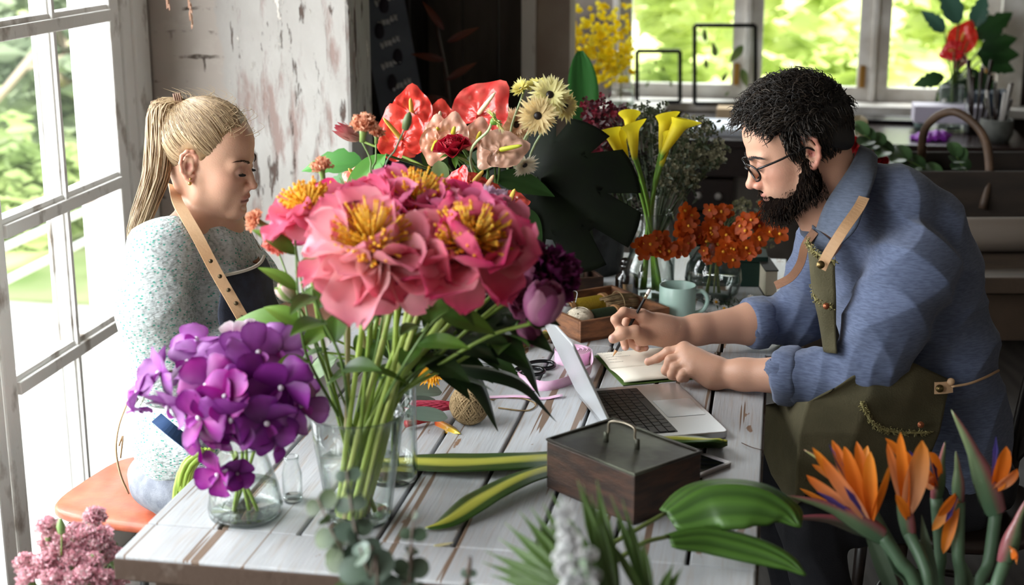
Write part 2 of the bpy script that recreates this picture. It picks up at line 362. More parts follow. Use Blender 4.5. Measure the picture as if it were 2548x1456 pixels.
for i, (x, y, rr, zc, n, sz, mm, lb) in enumerate([
    (-2.6, 18, 1.9, 2.4, 2600, .15, m_fol, 'yellow-green tree outside the back window, behind the small black frame'),
    (2.2, 21, 2.2, 2.8, 2800, .16, m_fol, 'bright green tree outside the back window, above the bearded man'),
    (6.6, 18, 1.9, 2.6, 2600, .15, m_fol, 'sunny green tree outside the back window, behind the red anthurium bunch')]):
    tree('garden_tree', lb, tuple(R(x, y, -.3)), (rr, zc, .9), n, mm, sz)
for x_, lb_ in ((-2.6, 'tall sunlit hedge bush outside, at the left end of the back window'), (-.6, 'tall sunlit hedge bush outside behind the small black frame'), (3.2, 'tall sunlit hedge bush outside behind the far anthuriums')): tree('bush', lb_, tuple(R(x_, 11.2+.3*x_, -.3)), (.82, 1.45, 1.25), 1600, m_fol, .12, trunk=False)['category'] = 'bush'
tree('bush', 'low sunlit hedge bush below the trees outside the back window', tuple(R(1.3, 11.6, -.3)), (.85, 1.4, 1.2), 1700, m_fol, .12, trunk=False)['category'] = 'bush'
m_fol3 = mat('outdoor_leaves_left', '#71884e', .6, col2='#b4c284', nscale=1.6, translucent=.4); m_fol2 = mat('outdoor_leaves_grey', '#6f8069', .6, col2='#a3b095', nscale=1.6, translucent=.35)
struct(rbox(MB(), -30, -2.4, 6.9, 34, -.3, -.285).build('ground_lawn', mat('pale_lawn', '#76904a', .9, col2='#a9b080', nscale=1.2), smooth=False))
for (x, y, rr, zc, n, mm, lb, tr) in [
    (-5.0, 10.2, 1.15, 1.1, 1500, m_fol2, 'grey-green bushy tree outside seen through the upper left panes', True),
    (-9.0, 13.2, 1.5, 1.6, 2000, m_fol3, 'light green tree outside, further away, behind the grey-green one', True),
    (-5.3, 13.8, 1.0, 1.3, 1500, m_fol3, 'light green tree outside beside the casing of the left window', True),
    (-9.8, 17.5, 2.2, 2.2, 2000, m_fol2, 'far grey-green tree at the end of the lawn outside', True)]:
    tree('garden_tree', lb, tuple(R(x, y, -.3)), (rr, zc, .75), n, mm, .12)
tree('bush', 'pale bush outside behind the white rails of the terrace', tuple(R(-4.35, 8.2, -.3)), (.55, .35, .6), 700, m_fol3, .08, trunk=False)['category'] = 'bush'
rail = thing('terrace_railing', 'white horizontal terrace rails outside the left window', 'railing', tuple(R(-3.6, 3, -.3)))
m_wh = mat('white_rail_paint', '#f2f2ee', .5)
for zz in (-.05, .11): rbox(MB(), -3.62, -3.58, 2, 9, zz, zz+.025).build('rail', m_wh, rail, smooth=False)
for yy in (3.0, 5.2, 7.4, 8.9): rbox(MB(), -3.62, -3.58, yy, yy+.05, -.3, .14).build('post', m_wh, rail, smooth=False)
# bicycle leaning on the terrace rails, pale in the light
bk = thing('bicycle', 'faint grey bicycle parked on the terrace beyond the left window', 'bicycle', tuple(R(-3.2, 4.3, -.3)))
m_bk = mat('bicycle_grey_metal', '#8d9092', .4, metal=.3)
def ringpts(c, r, n=28, axis='x'):
    return [R(c[0], c[1]+r*math.cos(2*PI*i/n), c[2]+r*math.sin(2*PI*i/n)) for i in range(n+1)]
for yy in (3.8, 4.85):
    MB().tube(ringpts((-3.2, yy, .03), .32), .018, 6, caps=False).build('wheel', m_bk, bk)
m = MB(); P = [R(-3.2, 3.8, .03), R(-3.2, 4.25, .0), R(-3.2, 4.7, .5), R(-3.2, 4.1, .5), R(-3.2, 4.85, .03), R(-3.2, 4.68, .68), R(-3.2, 4.05, .62)]
for a, b in ((0, 1), (1, 3), (3, 2), (1, 2), (0, 3), (2, 4), (2, 5), (3, 6)): m.tube([P[a], P[b]], .014, 6)
m.build('frame', m_bk, bk)
MB().ball(P[6], (.10, .05, .03)).build('saddle', m_bk, bk)
MB().tube([P[5]+V((-.2, 0, 0)), P[5], P[5]+V((.2, .0, 0))], .012, 6).build('handlebar', m_bk, bk)
# ================================================================ the work table
def table_material():
    m = bpy.data.materials.new('whitewashed_boards'); m.use_nodes = True; n = m.node_tree; L = n.links; b = n.nodes['Principled BSDF']; b.inputs['Roughness'].default_value = .42; b.inputs['Specular IOR Level'].default_value = .45
    tc0 = n.nodes.new('ShaderNodeTexCoord'); pre = n.nodes.new('ShaderNodeMapping'); pre.inputs['Rotation'].default_value = (0, 0, ROT); L.new(tc0.outputs['Object'], pre.inputs[0])
    class tc: outputs = {'Object': pre.outputs[0]}
    def noise(scale, st, det=6):
        mp = n.nodes.new('ShaderNodeMapping'); mp.inputs['Scale'].default_value = st; no = n.nodes.new('ShaderNodeTexNoise'); no.inputs['Scale'].default_value = scale; no.inputs['Detail'].default_value = det
        L.new(tc.outputs['Object'], mp.inputs[0]); L.new(mp.outputs[0], no.inputs['Vector']); return no.outputs[0]
    def ramp(x, a, bb):
        r = n.nodes.new('ShaderNodeValToRGB'); r.color_ramp.elements[0].position = a; r.color_ramp.elements[1].position = bb; L.new(x, r.inputs[0]); return r.outputs[0]
    def mix(f, a, c):
        x = n.nodes.new('ShaderNodeMixRGB'); L.new(f, x.inputs[0])
        for i, q in ((1, a), (2, c)):
            if isinstance(q, tuple): x.inputs[i].default_value = (*q, 1)
            else: L.new(q, x.inputs[i])
        return x.outputs[0]
    c = mix(ramp(noise(5, (6, .5, 1)), .3, .7), hexc('#bec0c3'), hexc('#a9abae'))
    c = mix(ramp(noise(24, (7, .35, 1)), .50, .72), c, hexc('#aca6a2'))
    c = mix(ramp(noise(7, (2.5, .8, 1), 10), .67, .685), c, hexc('#866852'))
    c = mix(ramp(noise(24, (2, 1, 1), 4), .735, .75), c, hexc('#85705f'))
    c = mix(ramp(noise(14, (3.2, .06, 1), 2), .655, .66), c, hexc('#7a6555'))
    L.new(c, b.inputs['Base Color'])
    bp = n.nodes.new('ShaderNodeBump'); bp.inputs['Strength'].default_value = .35; bp.inputs['Distance'].default_value = .002
    L.new(noise(30, (9, .4, 1)), bp.inputs['Height']); L.new(bp.outputs[0], b.inputs['Normal']); return m
m_tab = table_material()
m_edge = mat('worn_brown_edge', '#4a382c', .8, col2='#7d7168', nscale=9, namt=(.5, .62), bump=.4)
def plank_table(name, label, x0, x1, y0, y1, cuts, z, th, breadboard):
    t = thing(name, label, 'table', tuple(R((x0+x1)/2, (y0+y1)/2, 0)), RZ)
    xs = [x0] + cuts + [x1]
    yb = y0 + breadboard
    for i in range(len(xs)-1):
        m = MB(); g = .0035
        rbox(m, xs[i]+(g if i else 0), xs[i+1]-(g if i < len(xs)-2 else 0), yb+.001, y1, z-th, z); o = m.build('board', m_tab, None, smooth=False, bevel=.0025); o.location = (0, 0, 0)
        par(o, t)
    if breadboard:
        m = MB(); rbox(m, x0, x1, y0, yb-.002, z-th, z); par(m.build('end_board', m_tab, smooth=False, bevel=.003), t)
    m = MB(); rbox(m, x0+.012, x1-.012, y0+.012, y1-.004, z-th-.02, z-th+.004); m.build('under_board', mat('dark_gap', '#2e241e', .9), t, smooth=False)
    m = MB()
    e = .004
    rbox(m, x0-.001, x1+.001, y0-e, y0-.0005, z-th-.012, z-.005)
    m.build('front_edge', m_edge, t, smooth=False, bevel=.0015)
    m = MB(); rbox(m, x1+.0005, x1+e, y0, y1, z-th-.012, z-.005); m.build('side_edge', m_edge, t, smooth=False, bevel=.0015)
    for sx in (x0+.07, x1-.07):
        for sy in (y0+.08, y1-.06):
            m = MB(); rbox(m, sx-.03, sx+.03, sy-.03, sy+.03, 0, z-th-.02); m.build('leg', m_edge, t, smooth=False, bevel=.004)
    return t
# board joints measured along the near edge
plank_table('work_table', 'whitewashed plank table with wide gaps, nearer of the two, under the peony vase', -.99, 0, 2.0, 3.245, [-.865, -.73, -.60, -.475, -.345, -.225, -.105], .75, .028, .125)
plank_table('back_work_table', 'whitewashed plank table pushed end on behind the nearer one, under the mug', -1.0, .045, 3.252, 4.18, [-.86, -.74, -.62, -.49, -.35, -.22, -.10], .748, .028, 0)
# ================================================================ implicit-surface modelling for bodies and cloth
def npv(a): return np.array(a, dtype=np.float32)
class SDF:
    def __init__(s): s.ops = []; s.post = None
    def _add(s, fn, cen, rad, k, col, mode): s.ops.append((fn, npv(cen), float(rad), k, col, mode)); return s
    def ell(s, c, r, T=None, k=.015, col=None, mode='u'):
        if not hasattr(r, '__len__'): r = (r, r, r)
        r = npv(r)
        if T is None: T = Matrix.Identity(4)
        c = npv(c); Rm = npv(T.to_3x3()); sc = float(np.cbrt(np.linalg.det(Rm))); Ri = np.linalg.inv(Rm).T.astype(np.float32); t = npv(T.translation)
        def fn(p):
            q = (p-t) @ Ri - c; k0 = np.sqrt(((q/r)**2).sum(1)); k1 = np.sqrt(((q/(r*r))**2).sum(1))+1e-9
            return k0*(k0-1)/k1*sc
        cw = T @ V(c.tolist())
        return s._add(fn, cw, r.max()*sc, k, col, mode)
    def cap(s, a, b, ra, rb=None, T=None, k=.015, col=None, mode='u', flat=None):
        rb = ra if rb is None else rb
        sc = 1.0
        if T is not None: sc = T.to_scale()[0]; a = T @ V(a); b = T @ V(b); ra *= sc; rb *= sc
        a = npv(a); b = npv(b); ab = b-a; L2 = float((ab*ab).sum())+1e-12
        if flat is not None:                       # flat = (axis, factor): squash along an axis
            ax = npv(V(flat[0]).normalized()); fk = 1/flat[1]-1
        def fn(p):
            q = p-a; t = np.clip((q@ab)/L2, 0, 1); d = q - t[:, None]*ab
            if flat is not None: d = d + (d@ax)[:, None]*ax*fk
            l = np.sqrt((d*d).sum(1)); rr = ra + (rb-ra)*t
            return (l-rr)*(flat[1] if flat is not None and flat[1] < 1 else 1)
        return s._add(fn, (a+b)/2, np.sqrt(L2)/2+max(ra, rb)*(max(1, flat[1]) if flat is not None else 1), k, col, mode)
    def chain(s, pts, rads, k=.012, col=None, T=None, mode='u', flat=None):
        for i in range(len(pts)-1): s.cap(pts[i], pts[i+1], rads[i], rads[i+1], T=T, k=k, col=col, mode=mode, flat=flat)
        return s
    def cut(s, point, normal, k=.002):             # remove the half space in front of a plane
        n = npv(V(normal).normalized()); q = npv(point)
        return s._add(lambda p: -((p-q)@n), q, 1e3, k, None, 's')
    def ev(s, p, cen=None, rad=0, colour=False):
        d = np.full(len(p), 1e3, np.float32); C = np.ones((len(p), 3), np.float32) if colour else None
        for fn, c, r, k, col, mode in s.ops:
            if cen is not None and np.linalg.norm(cen-c) - r - rad > k+.05: continue
            e = fn(p).astype(np.float32)
            if mode == 'u':
                h = np.clip(.5+.5*(d-e)/k, 0, 1); d = d + (e-d)*h - k*h*(1-h)
                if colour and col is not None: C = C + (npv(col)-C)*h[:, None]
            elif mode == 's':
                h = np.clip(.5-.5*(d+e)/k, 0, 1); d = d + (-e-d)*h + k*h*(1-h)
                if colour and col is not None:
                    C = C + (npv(col)-C)*np.clip(1-np.abs(e)/.004, 0, 1)[:, None]
            elif mode == 'c' and colour:           # paint: colour only
                h = np.clip(.5-.5*e/k, 0, 1); C = C + (npv(col)-C)*h[:, None]
        if s.post is not None: d = s.post(p, d)
        return (d, C) if colour else d
    def mesh(s, name, h, material, parent=None, colour=False, lo=None, hi=None):
        if lo is None:
            L = np.array([c-r for f, c, r, k, q, m in s.ops if m == 'u']); Hh = np.array([c+r for f, c, r, k, q, m in s.ops if m == 'u'])
            lo = L.min(0)-.02; hi = Hh.max(0)+.02
        lo = npv(lo); hi = npv(hi); B = 8; n = np.ceil((hi-lo)/h/B).astype(int)
        gx, gy, gz = np.meshgrid(*[np.arange(m) for m in n], indexing='ij')
        bc = lo + (np.stack([gx, gy, gz], -1).reshape(-1, 3)+.5)*B*h; bc = bc.astype(np.float32)
        cd = np.concatenate([s.ev(bc[i:i+20000]) for i in range(0, len(bc), 20000)])
        act = np.abs(cd) < B*h*1.25; N = n*B+1
        big = np.where(cd < 0, -1, 1).astype(np.float32).reshape(n)
        G = np.ones(N, np.float32); G[:-1, :-1, :-1] = np.repeat(np.repeat(np.repeat(big, B, 0), B, 1), B, 2)
        idx = np.stack([gx, gy, gz], -1).reshape(-1, 3)[act]
        off = np.stack(np.meshgrid(*[np.arange(B)]*3, indexing='ij'), -1).reshape(-1, 3)
        # group active blocks spatially
        sup = idx//3; key = (sup[:, 0]*1000+sup[:, 1])*1000+sup[:, 2]; order = np.argsort(key); idx = idx[order]; key = key[order]
        bounds = np.flatnonzero(np.diff(key))+1
        for ch in np.split(idx, bounds):
            if len(ch) == 0: continue
            ii = (ch[:, None, :]*B + off[None]).reshape(-1, 3); p = (lo + ii*h).astype(np.float32)
            cen = p.mean(0); rad = np.sqrt(((p-cen)**2).sum(1).max())
            G[ii[:, 0], ii[:, 1], ii[:, 2]] = s.ev(p, cen, rad)
        ins = G < 0; c8 = np.zeros([m-1 for m in N], np.int8)
        for a in (0, 1):
            for b in (0, 1):
                for c in (0, 1): c8 += ins[a:N[0]-1+a, b:N[1]-1+b, c:N[2]-1+c]
        ce = np.argwhere((c8 > 0) & (c8 < 8)); vid = np.full(c8.shape, -1, np.int32); vid[ce[:, 0], ce[:, 1], ce[:, 2]] = np.arange(len(ce))
        acc = np.zeros((len(ce), 3), np.float32); cnt = np.zeros(len(ce), np.float32)
        corner = [(a, b, c) for a in (0, 1) for b in (0, 1) for c in (0, 1)]
        val = {q: G[ce[:, 0]+q[0], ce[:, 1]+q[1], ce[:, 2]+q[2]] for q in corner}
        for q in corner:
            for ax in range(3):
                if q[ax] == 0:
                    r = list(q); r[ax] = 1; r = tuple(r); m = (val[q] < 0) != (val[r] < 0)
                    t = np.where(m, val[q]/(val[q]-val[r]+1e-12), 0)
                    for x in range(3): acc[:, x] += np.where(m, q[x] + (t if x == ax else 0), 0)
                    cnt += m
        vs = lo + (ce + acc/np.maximum(cnt, 1)[:, None])*h
        faces = []
        for ax in range(3):
            u, v = (ax+1) % 3, (ax+2) % 3
            sl0 = [slice(1, -1)]*3; sl0[ax] = slice(0, -1); sl1 = [slice(1, -1)]*3; sl1[ax] = slice(1, None)
            a = ins[tuple(sl0)]; b = ins[tuple(sl1)]; e = np.argwhere(a != b); flip = a[e[:, 0], e[:, 1], e[:, 2]]
            base = e + 1; base[:, ax] -= 1
            def g(du, dv):
                q = base.copy(); q[:, u] -= du; q[:, v] -= dv; return vid[q[:, 0], q[:, 1], q[:, 2]]
            f = np.stack([g(0, 0), g(1, 0), g(1, 1), g(0, 1)], 1); f[~flip] = f[~flip][:, ::-1]; faces.append(f)
        f = np.concatenate(faces); f = f[(f >= 0).all(1)]
        # relax the vertices toward the surface: one Newton step
        if len(vs) < 1200000:
            d0 = s.ev(vs.astype(np.float32)); e = 1e-3; gr = np.stack([s.ev((vs+npv(v)).astype(np.float32))-d0 for v in ((e, 0, 0), (0, e, 0), (0, 0, e))], 1)/e
            vs = vs - np.clip(d0/np.maximum((gr**2).sum(1), .3), -h, h)[:, None]*gr*.8
        me = bpy.data.meshes.new(name); me.vertices.add(len(vs)); me.vertices.foreach_set('co', vs.astype(np.float32).ravel())
        me.loops.add(len(f)*4); me.polygons.add(len(f)); me.loops.foreach_set('vertex_index', f.astype(np.int32).ravel())
        me.polygons.foreach_set('loop_start', np.arange(0, len(f)*4, 4, dtype=np.int32)); me.polygons.foreach_set('use_smooth', np.ones(len(f), bool))
        me.update(calc_edges=True); me.validate()
        if colour:
            _, C = s.ev(vs.astype(np.float32), colour=True); ca = me.color_attributes.new('Col', 'FLOAT_COLOR', 'POINT')
            ca.data.foreach_set('color', np.concatenate([C, np.ones((len(C), 1), np.float32)], 1).astype(np.float32).ravel())
        o = bpy.data.objects.new(name, me); COL.objects.link(o)
        for mm in (material if isinstance(material, (list, tuple)) else [material]): me.materials.append(mm)
        if parent: par(o, parent)
        return o
def folds(amp, dirs):      # creases: list of (direction, frequency, warp)
    D = [(npv(V(d).normalized()), f, npv(V(d).orthogonal().normalized()), wv) for d, f, wv in dirs]
    def fn(p):
        r = np.zeros(len(p), np.float32)
        for d, f, o, wv in D:
            ph = (p@d)*f + wv*np.sin((p@o)*f*.45+1.3) + .7*wv*np.sin(p[:, 2]*f*.33+p[:, 1]*f*.4)
            r += 1-np.abs(np.sin(ph))**.85
        return amp*(.40-r/len(D))
    return fn
def head_frame(c, face_yaw, pitch, roll=0, s=1.0):      # local x = face direction, y = the person's left, z = crown
    m = Matrix.Translation(c) @ Matrix.Rotation(face_yaw, 4, 'Z') @ Matrix.Rotation(pitch, 4, 'Y') @ Matrix.Rotation(roll, 4, 'X') @ Matrix.Scale(s, 4)
    return m
def head_sdf(S, T, skin, male=False, ns=1.0, lip=(.6, .25, .22), red=None, lidcol=None):
    sk = dict(T=T, col=skin); red = red or skin
    S.ell((-.014, 0, .048), (.096, .075, .080), k=.02, **sk)
    S.ell((.034, 0, .048), (.052, .062, .056), k=.03, **sk)
    S.ell((.030, 0, -.015), (.054, .060, .062), k=.03, **sk)
    S.ell((.040, 0, -.060), (.046, .043, .040), k=.03, **sk)
    jw = .056 if male else .050
    for q in (-1, 1):
        S.cap((-.004, q*jw, -.030), (.006, q*jw*.94, -.062), .017, .016, k=.025, **sk)
        S.cap((.006, q*jw*.94, -.060), (.070, q*.014, -.092), .016, .016, k=.022, **sk)
        S.ell((.052, q*.040, -.018), (.026, .020, .020), k=.022, T=T, col=tuple(np.array(skin)*.6+np.array(red)*.4))
        S.ell((.045, q*.036, -.048), (.026, .018, .026), k=.022, T=T, col=skin)
    S.ell((.076, 0, -.090), (.017, .019, .014), k=.02, **sk)
    for q in (-1, 1):
        S.cap((.083, q*.012, .024), (.070, q*.044, .020), .009 if male else .0065, .009, k=.016, **sk)
        S.ell((.094, q*.031, .006), (.016, .016, .012), k=.014, T=T, mode='s')
        S.ell((.0735, q*.031, .004), .0142, k=.004, T=T, col=lidcol or skin)
    # nose
    N = lambda x, y, z: (.084+(x-.084)*ns, y*ns, z)
    S.chain([N(.084, 0, .014), N(.095, 0, -.008), N(.108, 0, -.026)], [.0072*ns, .0076*ns, .0092*ns], k=.010, **sk)
    S.ell(N(.108, 0, -.029), (.0100*ns, .0100*ns, .0085*ns), k=.007, T=T, col=tuple(np.array(skin)*.5+np.array(red)*.5))
    for q in (-1, 1):
        S.ell(N(.096, q*.0115, -.034), (.010*ns, .0075*ns, .0075*ns), k=.006, T=T, col=tuple(np.array(skin)*.6+np.array(red)*.4))
        S.ell(N(.102, q*.006, -.0415), (.005, .0032, .004), k=.003, T=T, mode='s', col=tuple(np.array(skin)*.45))
    # mouth
    S.ell((.076, 0, -.058), (.018, .027, .024), k=.018, **sk)
    S.ell((.0915, 0, -.0555), (.0085, .0195, .0048), k=.005, T=T, col=lip)
    S.ell((.0895, 0, -.0665), (.0085, .0170, .0060), k=.005, T=T, col=lip)
    S.cap((.099, 0, -.0610), (.090, .020, -.0625), .0010, .0010, k=.003, T=T, mode='s', col=tuple(np.array(lip)*.4))
    S.cap((.099, 0, -.0610), (.090, -.020, -.0625), .0010, .0010, k=.003, T=T, mode='s', col=tuple(np.array(lip)*.4))
    S.ell((.094, 0, -.077), (.008, .013, .004), k=.012, T=T, mode='s')
    S.ell((.0985, 0, -.0475), (.004, .0028, .006), k=.006, T=T, mode='s')
    # ears
    for q in (-1, 1):
        def E(u, v, o=0): return (-.014+u*.92, q*(.0735+o-u*.30), .002+v*1.05)
        S.ell(E(-.005, 0, .001), (.015, .005, .024), k=.006, **sk)
        hx = [(.010, .008, -.001), (.012, .022, .003), (.004, .031, .006), (-.008, .030, .008), (-.017, .020, .009), (-.018, .004, .009), (-.013, -.012, .008), (-.004, -.023, .005), (.004, -.028, .002), (.009, -.020, -.001)]
        S.chain([E(*h) for h in hx], [.0036, .0036, .0037, .0037, .0038, .0036, .0036, .0048, .0058, .005], k=.004, T=T, col=tuple(np.array(skin)*.45+np.array(red)*.55))
        S.chain([E(-.007, .018, .005), E(-.011, .004, .006), E(-.006, -.011, .005)], [.003, .0032, .0032], k=.004, **sk)
        S.ell(E(.000, -.001, .008), (.0055, .005, .008), k=.005, T=T, mode='s', col=tuple(np.array(red)*.75))
        S.ell(E(.009, -.004, .003), (.004, .004, .005), k=.003, **sk)
def surf_on_head(T, d, grow=1.0, cen=(-.010, 0, .040), r=(.104, .080, .092)):   # point above the scalp in direction d (local)
    d = V(d).normalized(); t = 1/math.sqrt((d.x/r[0])**2+(d.y/r[1])**2+(d.z/r[2])**2)
    return T @ (V(cen)+d*t*grow)
def strand(mb, pts, r, n=3, col=None):
    k = len(pts); mb.tube(pts, [r*(1-.75*(i/(k-1))**2) for i in range(k)], n, caps=False, col=col)
def eye_parts(T, parent, iris, gaze=(.94, 0, -.34)):
    for q in (-1, 1):
        c = V((.0738, q*.031, .0035)); m = MB(); g = V(gaze).normalized(); f = T.to_3x3() @ frame(g)
        def cf(i):
            return (.02, .02, .02) if i == 0 else iris if i == 1 else (.85, .82, .8)
        vs = []; cs = []; n = 20
        for i in range(17):
            ph = PI*i/16
            for j in range(n):
                a = 2*PI*j/n; vs.append(T @ c + f @ V((.0131*math.sin(ph)*math.cos(a), .0131*math.sin(ph)*math.sin(a), .0131*math.cos(ph)))); cs.append(cf(0 if i < 2 else 1 if i < 4 else 2))
        m.addc(vs, [(i*n+j, (i+1)*n+j, (i+1)*n+(j+1) % n, i*n+(j+1) % n) for i in range(16) for j in range(n)], cs)
        m.build('eye', mat('eye', (.8, .8, .8), .1, vcol='Col'), parent)
def cloth_strap(pts, w, th, normal):            # flat band through points; normal = facing direction of its flat side
    mb = MB(); pts = bez(pts, 6); vs = []; k = len(pts)
    for i, p in enumerate(pts):
        t = (pts[min(i+1, k-1)]-pts[max(0, i-1)]).normalized(); nn = V(normal(i/(k-1)) if callable(normal) else normal); nn = (nn - t*nn.dot(t)).normalized(); s = t.cross(nn)
        for a, b in ((-w/2, -th/2), (w/2, -th/2), (w/2, th/2), (-w/2, th/2)): vs.append(p + s*a + nn*b)
    fs = [(i*4+j, i*4+(j+1) % 4, (i+1)*4+(j+1) % 4, (i+1)*4+j) for i in range(k-1) for j in range(4)] + [(3, 2, 1, 0), tuple((k-1)*4+j for j in range(4))]
    return mb.add(vs, fs)
m_leather = mat('tan_leather', '#d0ab86', .55, col2='#c29870', nscale=8, bump=.15, bscale=200)
m_leatherd = mat('brown_leather', '#8a5a36', .5, col2='#6f4527', nscale=10, bump=.15, bscale=200)
m_brass = mat('aged_brass', '#7d6a45', .35, metal=.9)
def skin_mat(name, col):
    return mat(name, col, .48, vcol='Col', sss=.12, bump=.12, bscale=350, spec=.4)
# ================================================================ the woman on the left
def speckle_mat(name, base, fleck, scale=55, bump=.9):
    m = bpy.data.materials.new(name); m.use_nodes = True; n = m.node_tree; L = n.links; b = n.nodes['Principled BSDF']; b.inputs['Roughness'].default_value = .9
    tc = n.nodes.new('ShaderNodeTexCoord'); mp = n.nodes.new('ShaderNodeMapping'); mp.inputs['Scale'].default_value = (1, 1, 1.6); L.new(tc.outputs['Object'], mp.inputs[0])
    vo = n.nodes.new('ShaderNodeTexVoronoi'); vo.inputs['Scale'].default_value = scale; L.new(mp.outputs[0], vo.inputs['Vector'])
    r = n.nodes.new('ShaderNodeValToRGB'); r.color_ramp.elements[0].position = .20; r.color_ramp.elements[1].position = .30; r.color_ramp.elements[0].color = (1, 1, 1, 1); r.color_ramp.elements[1].color = (0, 0, 0, 1); L.new(vo.outputs['Distance'], r.inputs[0])
    no = n.nodes.new('ShaderNodeTexNoise'); no.inputs['Scale'].default_value = 120; L.new(tc.outputs['Object'], no.inputs['Vector'])
    r2 = n.nodes.new('ShaderNodeValToRGB'); r2.color_ramp.elements[0].color = (*hexc('#9aa3a3'), 1); r2.color_ramp.elements[1].color = (*hexc(base), 1); r2.color_ramp.elements[0].position = .3; r2.color_ramp.elements[1].position = .55; L.new(no.outputs[0], r2.inputs[0])
    mx = n.nodes.new('ShaderNodeMixRGB'); L.new(r.outputs[0], mx.inputs[0]); L.new(r2.outputs[0], mx.inputs[1]); mx.inputs[2].default_value = (*hexc(fleck), 1); L.new(mx.outputs[0], b.inputs['Base Color'])
    wv = n.nodes.new('ShaderNodeTexNoise'); wv.inputs['Scale'].default_value = 190; mp2 = n.nodes.new('ShaderNodeMapping'); mp2.inputs['Scale'].default_value = (.6, .6, 2); L.new(tc.outputs['Object'], mp2.inputs[0]); L.new(mp2.outputs[0], wv.inputs['Vector'])
    bp = n.nodes.new('ShaderNodeBump'); bp.inputs['Strength'].default_value = bump; bp.inputs['Distance'].default_value = .004; L.new(wv.outputs[0], bp.inputs['Height']); L.new(bp.outputs[0], b.inputs['Normal']); return m
wo = thing('person', 'seated woman with a blond ponytail, flecked pale green sweater and navy apron, looking down', 'person', (-.66, 3.0, .47))
SKW, SKR = hexc('#d8a98f'), hexc('#d98f7c')
TW = head_frame(W(520, 404, 2.97), math.radians(-10), math.radians(11), 0, .935)
m_skinw = skin_mat('fair_skin', SKW)
B = SDF(); head_sdf(B, TW, SKW, False, .86, lip=hexc('#b9675f'), red=SKR, lidcol=hexc('#c79a8a'))
nb = V((-.625, 3.01, 1.115)); C0 = V((-.640, 3.0, 1.06)); fd = V((.94, -.34, 0)); rt = V((-.12, -.99, 0))
shn = C0 + rt*.162 + V((-.022, 0, .012)); shf = C0 - rt*.150 + V((-.03, 0, -.01))
B.cap(TW @ V((-.028, 0, -.02)), nb, .053, .053, k=.02, col=SKW); B.cap(TW @ V((.0, 0, -.05)), nb+fd*.01, .038, .045, k=.015, col=SKW)
B.cap(nb, shn, .05, .045, k=.03, col=SKW); B.cap(nb, shf, .05, .045, k=.03, col=SKW); B.ell(C0+V((0, 0, -.10)), (.10, .14, .15), k=.04, col=SKW)
B.cap(nb+V((0, 0, -.02)), C0+fd*.05+V((0, 0, -.04)), .055, .06, k=.03, col=SKW)
eln = V((-.675, 2.79, .835)); wrn = W(742, 775, 2.93)
B.chain([shn, eln], [.044, .040], k=.02, col=SKW); B.cap(eln, lerp(eln, wrn, .4), .041, .040, k=.02, col=SKW); B.cap(lerp(eln, wrn, .4), wrn, .040, .027, k=.02, col=SKW)
elf = V((-.50, 3.15, .84)); wrf = V((-.35, 3.02, .93))
B.chain([shf, elf, wrf], [.044, .038, .026], k=.02, col=SKW)
def hand(S, wrist, dirv, palm_n, side, col, s=1.0, curl=(.5, .8, .6), spread=.12, nail=None, thumb=None):
    """palm plus five separate curled fingers; palm_n points out of the back of the hand, side towards the thumb"""
    d = V(dirv).normalized(); n = V(palm_n); n = (n - d*n.dot(d)).normalized(); t = d.cross(n)
    if t.dot(V(side)) < 0: t = -t
    P = lambda a, b, c: wrist + (d*a + t*b + n*c)*s
    S.chain([P(0, 0, 0), P(.03, 0, .002)], [.026*s, .028*s], k=.015, col=col, flat=(n, .72))
    for b in (.027, .009, -.009, -.026): S.cap(P(.02, b*.5, 0), P(.085, b, .004), .016*s, .0125*s, k=.014, col=col)
    for i, (b, L) in enumerate(((.027, .92), (.009, 1.0), (-.010, .94), (-.027, .76))):
        p = P(.085, b, .004); a = 0; pts = [p]; dd = (d + t*(b*spread*8)).normalized()
        for j, l in enumerate((.042, .026, .021)):
            a += curl[j]*(1+.12*i); q = dd*math.cos(a) - n*math.sin(a); p = p + q*l*L*s; pts.append(p)
        S.chain(pts, [.0098*s, .0088*s, .0082*s, .0070*s], k=.005, col=col)
    if thumb is None: thumb = [P(.025, .026, -.006), P(.055, .045, -.022), P(.078, .042, -.040), P(.098, .032, -.050)]
    S.chain(thumb, [.0150*s, .0125*s, .0105*s, .0088*s], k=.008, col=col)
hand(B, wrn, (.7, .5, -.25), (.2, -.5, .85), (0, 1, 0), SKW, .80)
hand(B, wrf, (.8, -.1, -.3), (.1, .4, .9), (0, -1, 0), SKW, .80)
B.mesh('body', .0028, m_skinw, wo, colour=True)
eye_parts(TW, wo, (.10, .15, .2), (.8, 0, -.6))
m_brow = mat('brown_brow_hair', '#5d4230', .8); m_lash = mat('dark_lashes', '#1c1411', .6)
for q in (-1, 1):
    mb = MB()
    for i in range(46):
        t = i/45; c = V((.0955-.019*t**1.7, q*(.013+.036*t), .022+.010*math.sin(t*2.1)-.004*t)) + V((0, 0, rnd(-.0022, .0022)*(1-t*.6)))
        strand(mb, [TW @ c, TW @ (c+V((-.002*t, q*.006, .002*(1-t)+.0005))), TW @ (c+V((-.006*t, q*.011, .001*(1-t)-.001)))], .0008)
    mb.build('eyebrow', m_brow, wo)
    mb = MB()
    for i in range(26):
        t = i/25-.5; a = t*1.5; c = V((.0735+.0142*math.cos(a)*.94, q*.031+.0142*math.sin(a), -.0015)); d = V((math.cos(a), math.sin(a), -.45)).normalized()
        strand(mb, [TW @ c, TW @ (c+d*.005), TW @ (c+d*.009+V((0, 0, .0015)))], .0007)
    mb.tube([TW @ V((.0735+.0143*math.cos(a)*.94, q*.031+.0143*math.sin(a), -.0012)) for a in [i*.15-.75 for i in range(11)]], .0008, 4)
    mb.build('eyelashes', m_lash, wo)
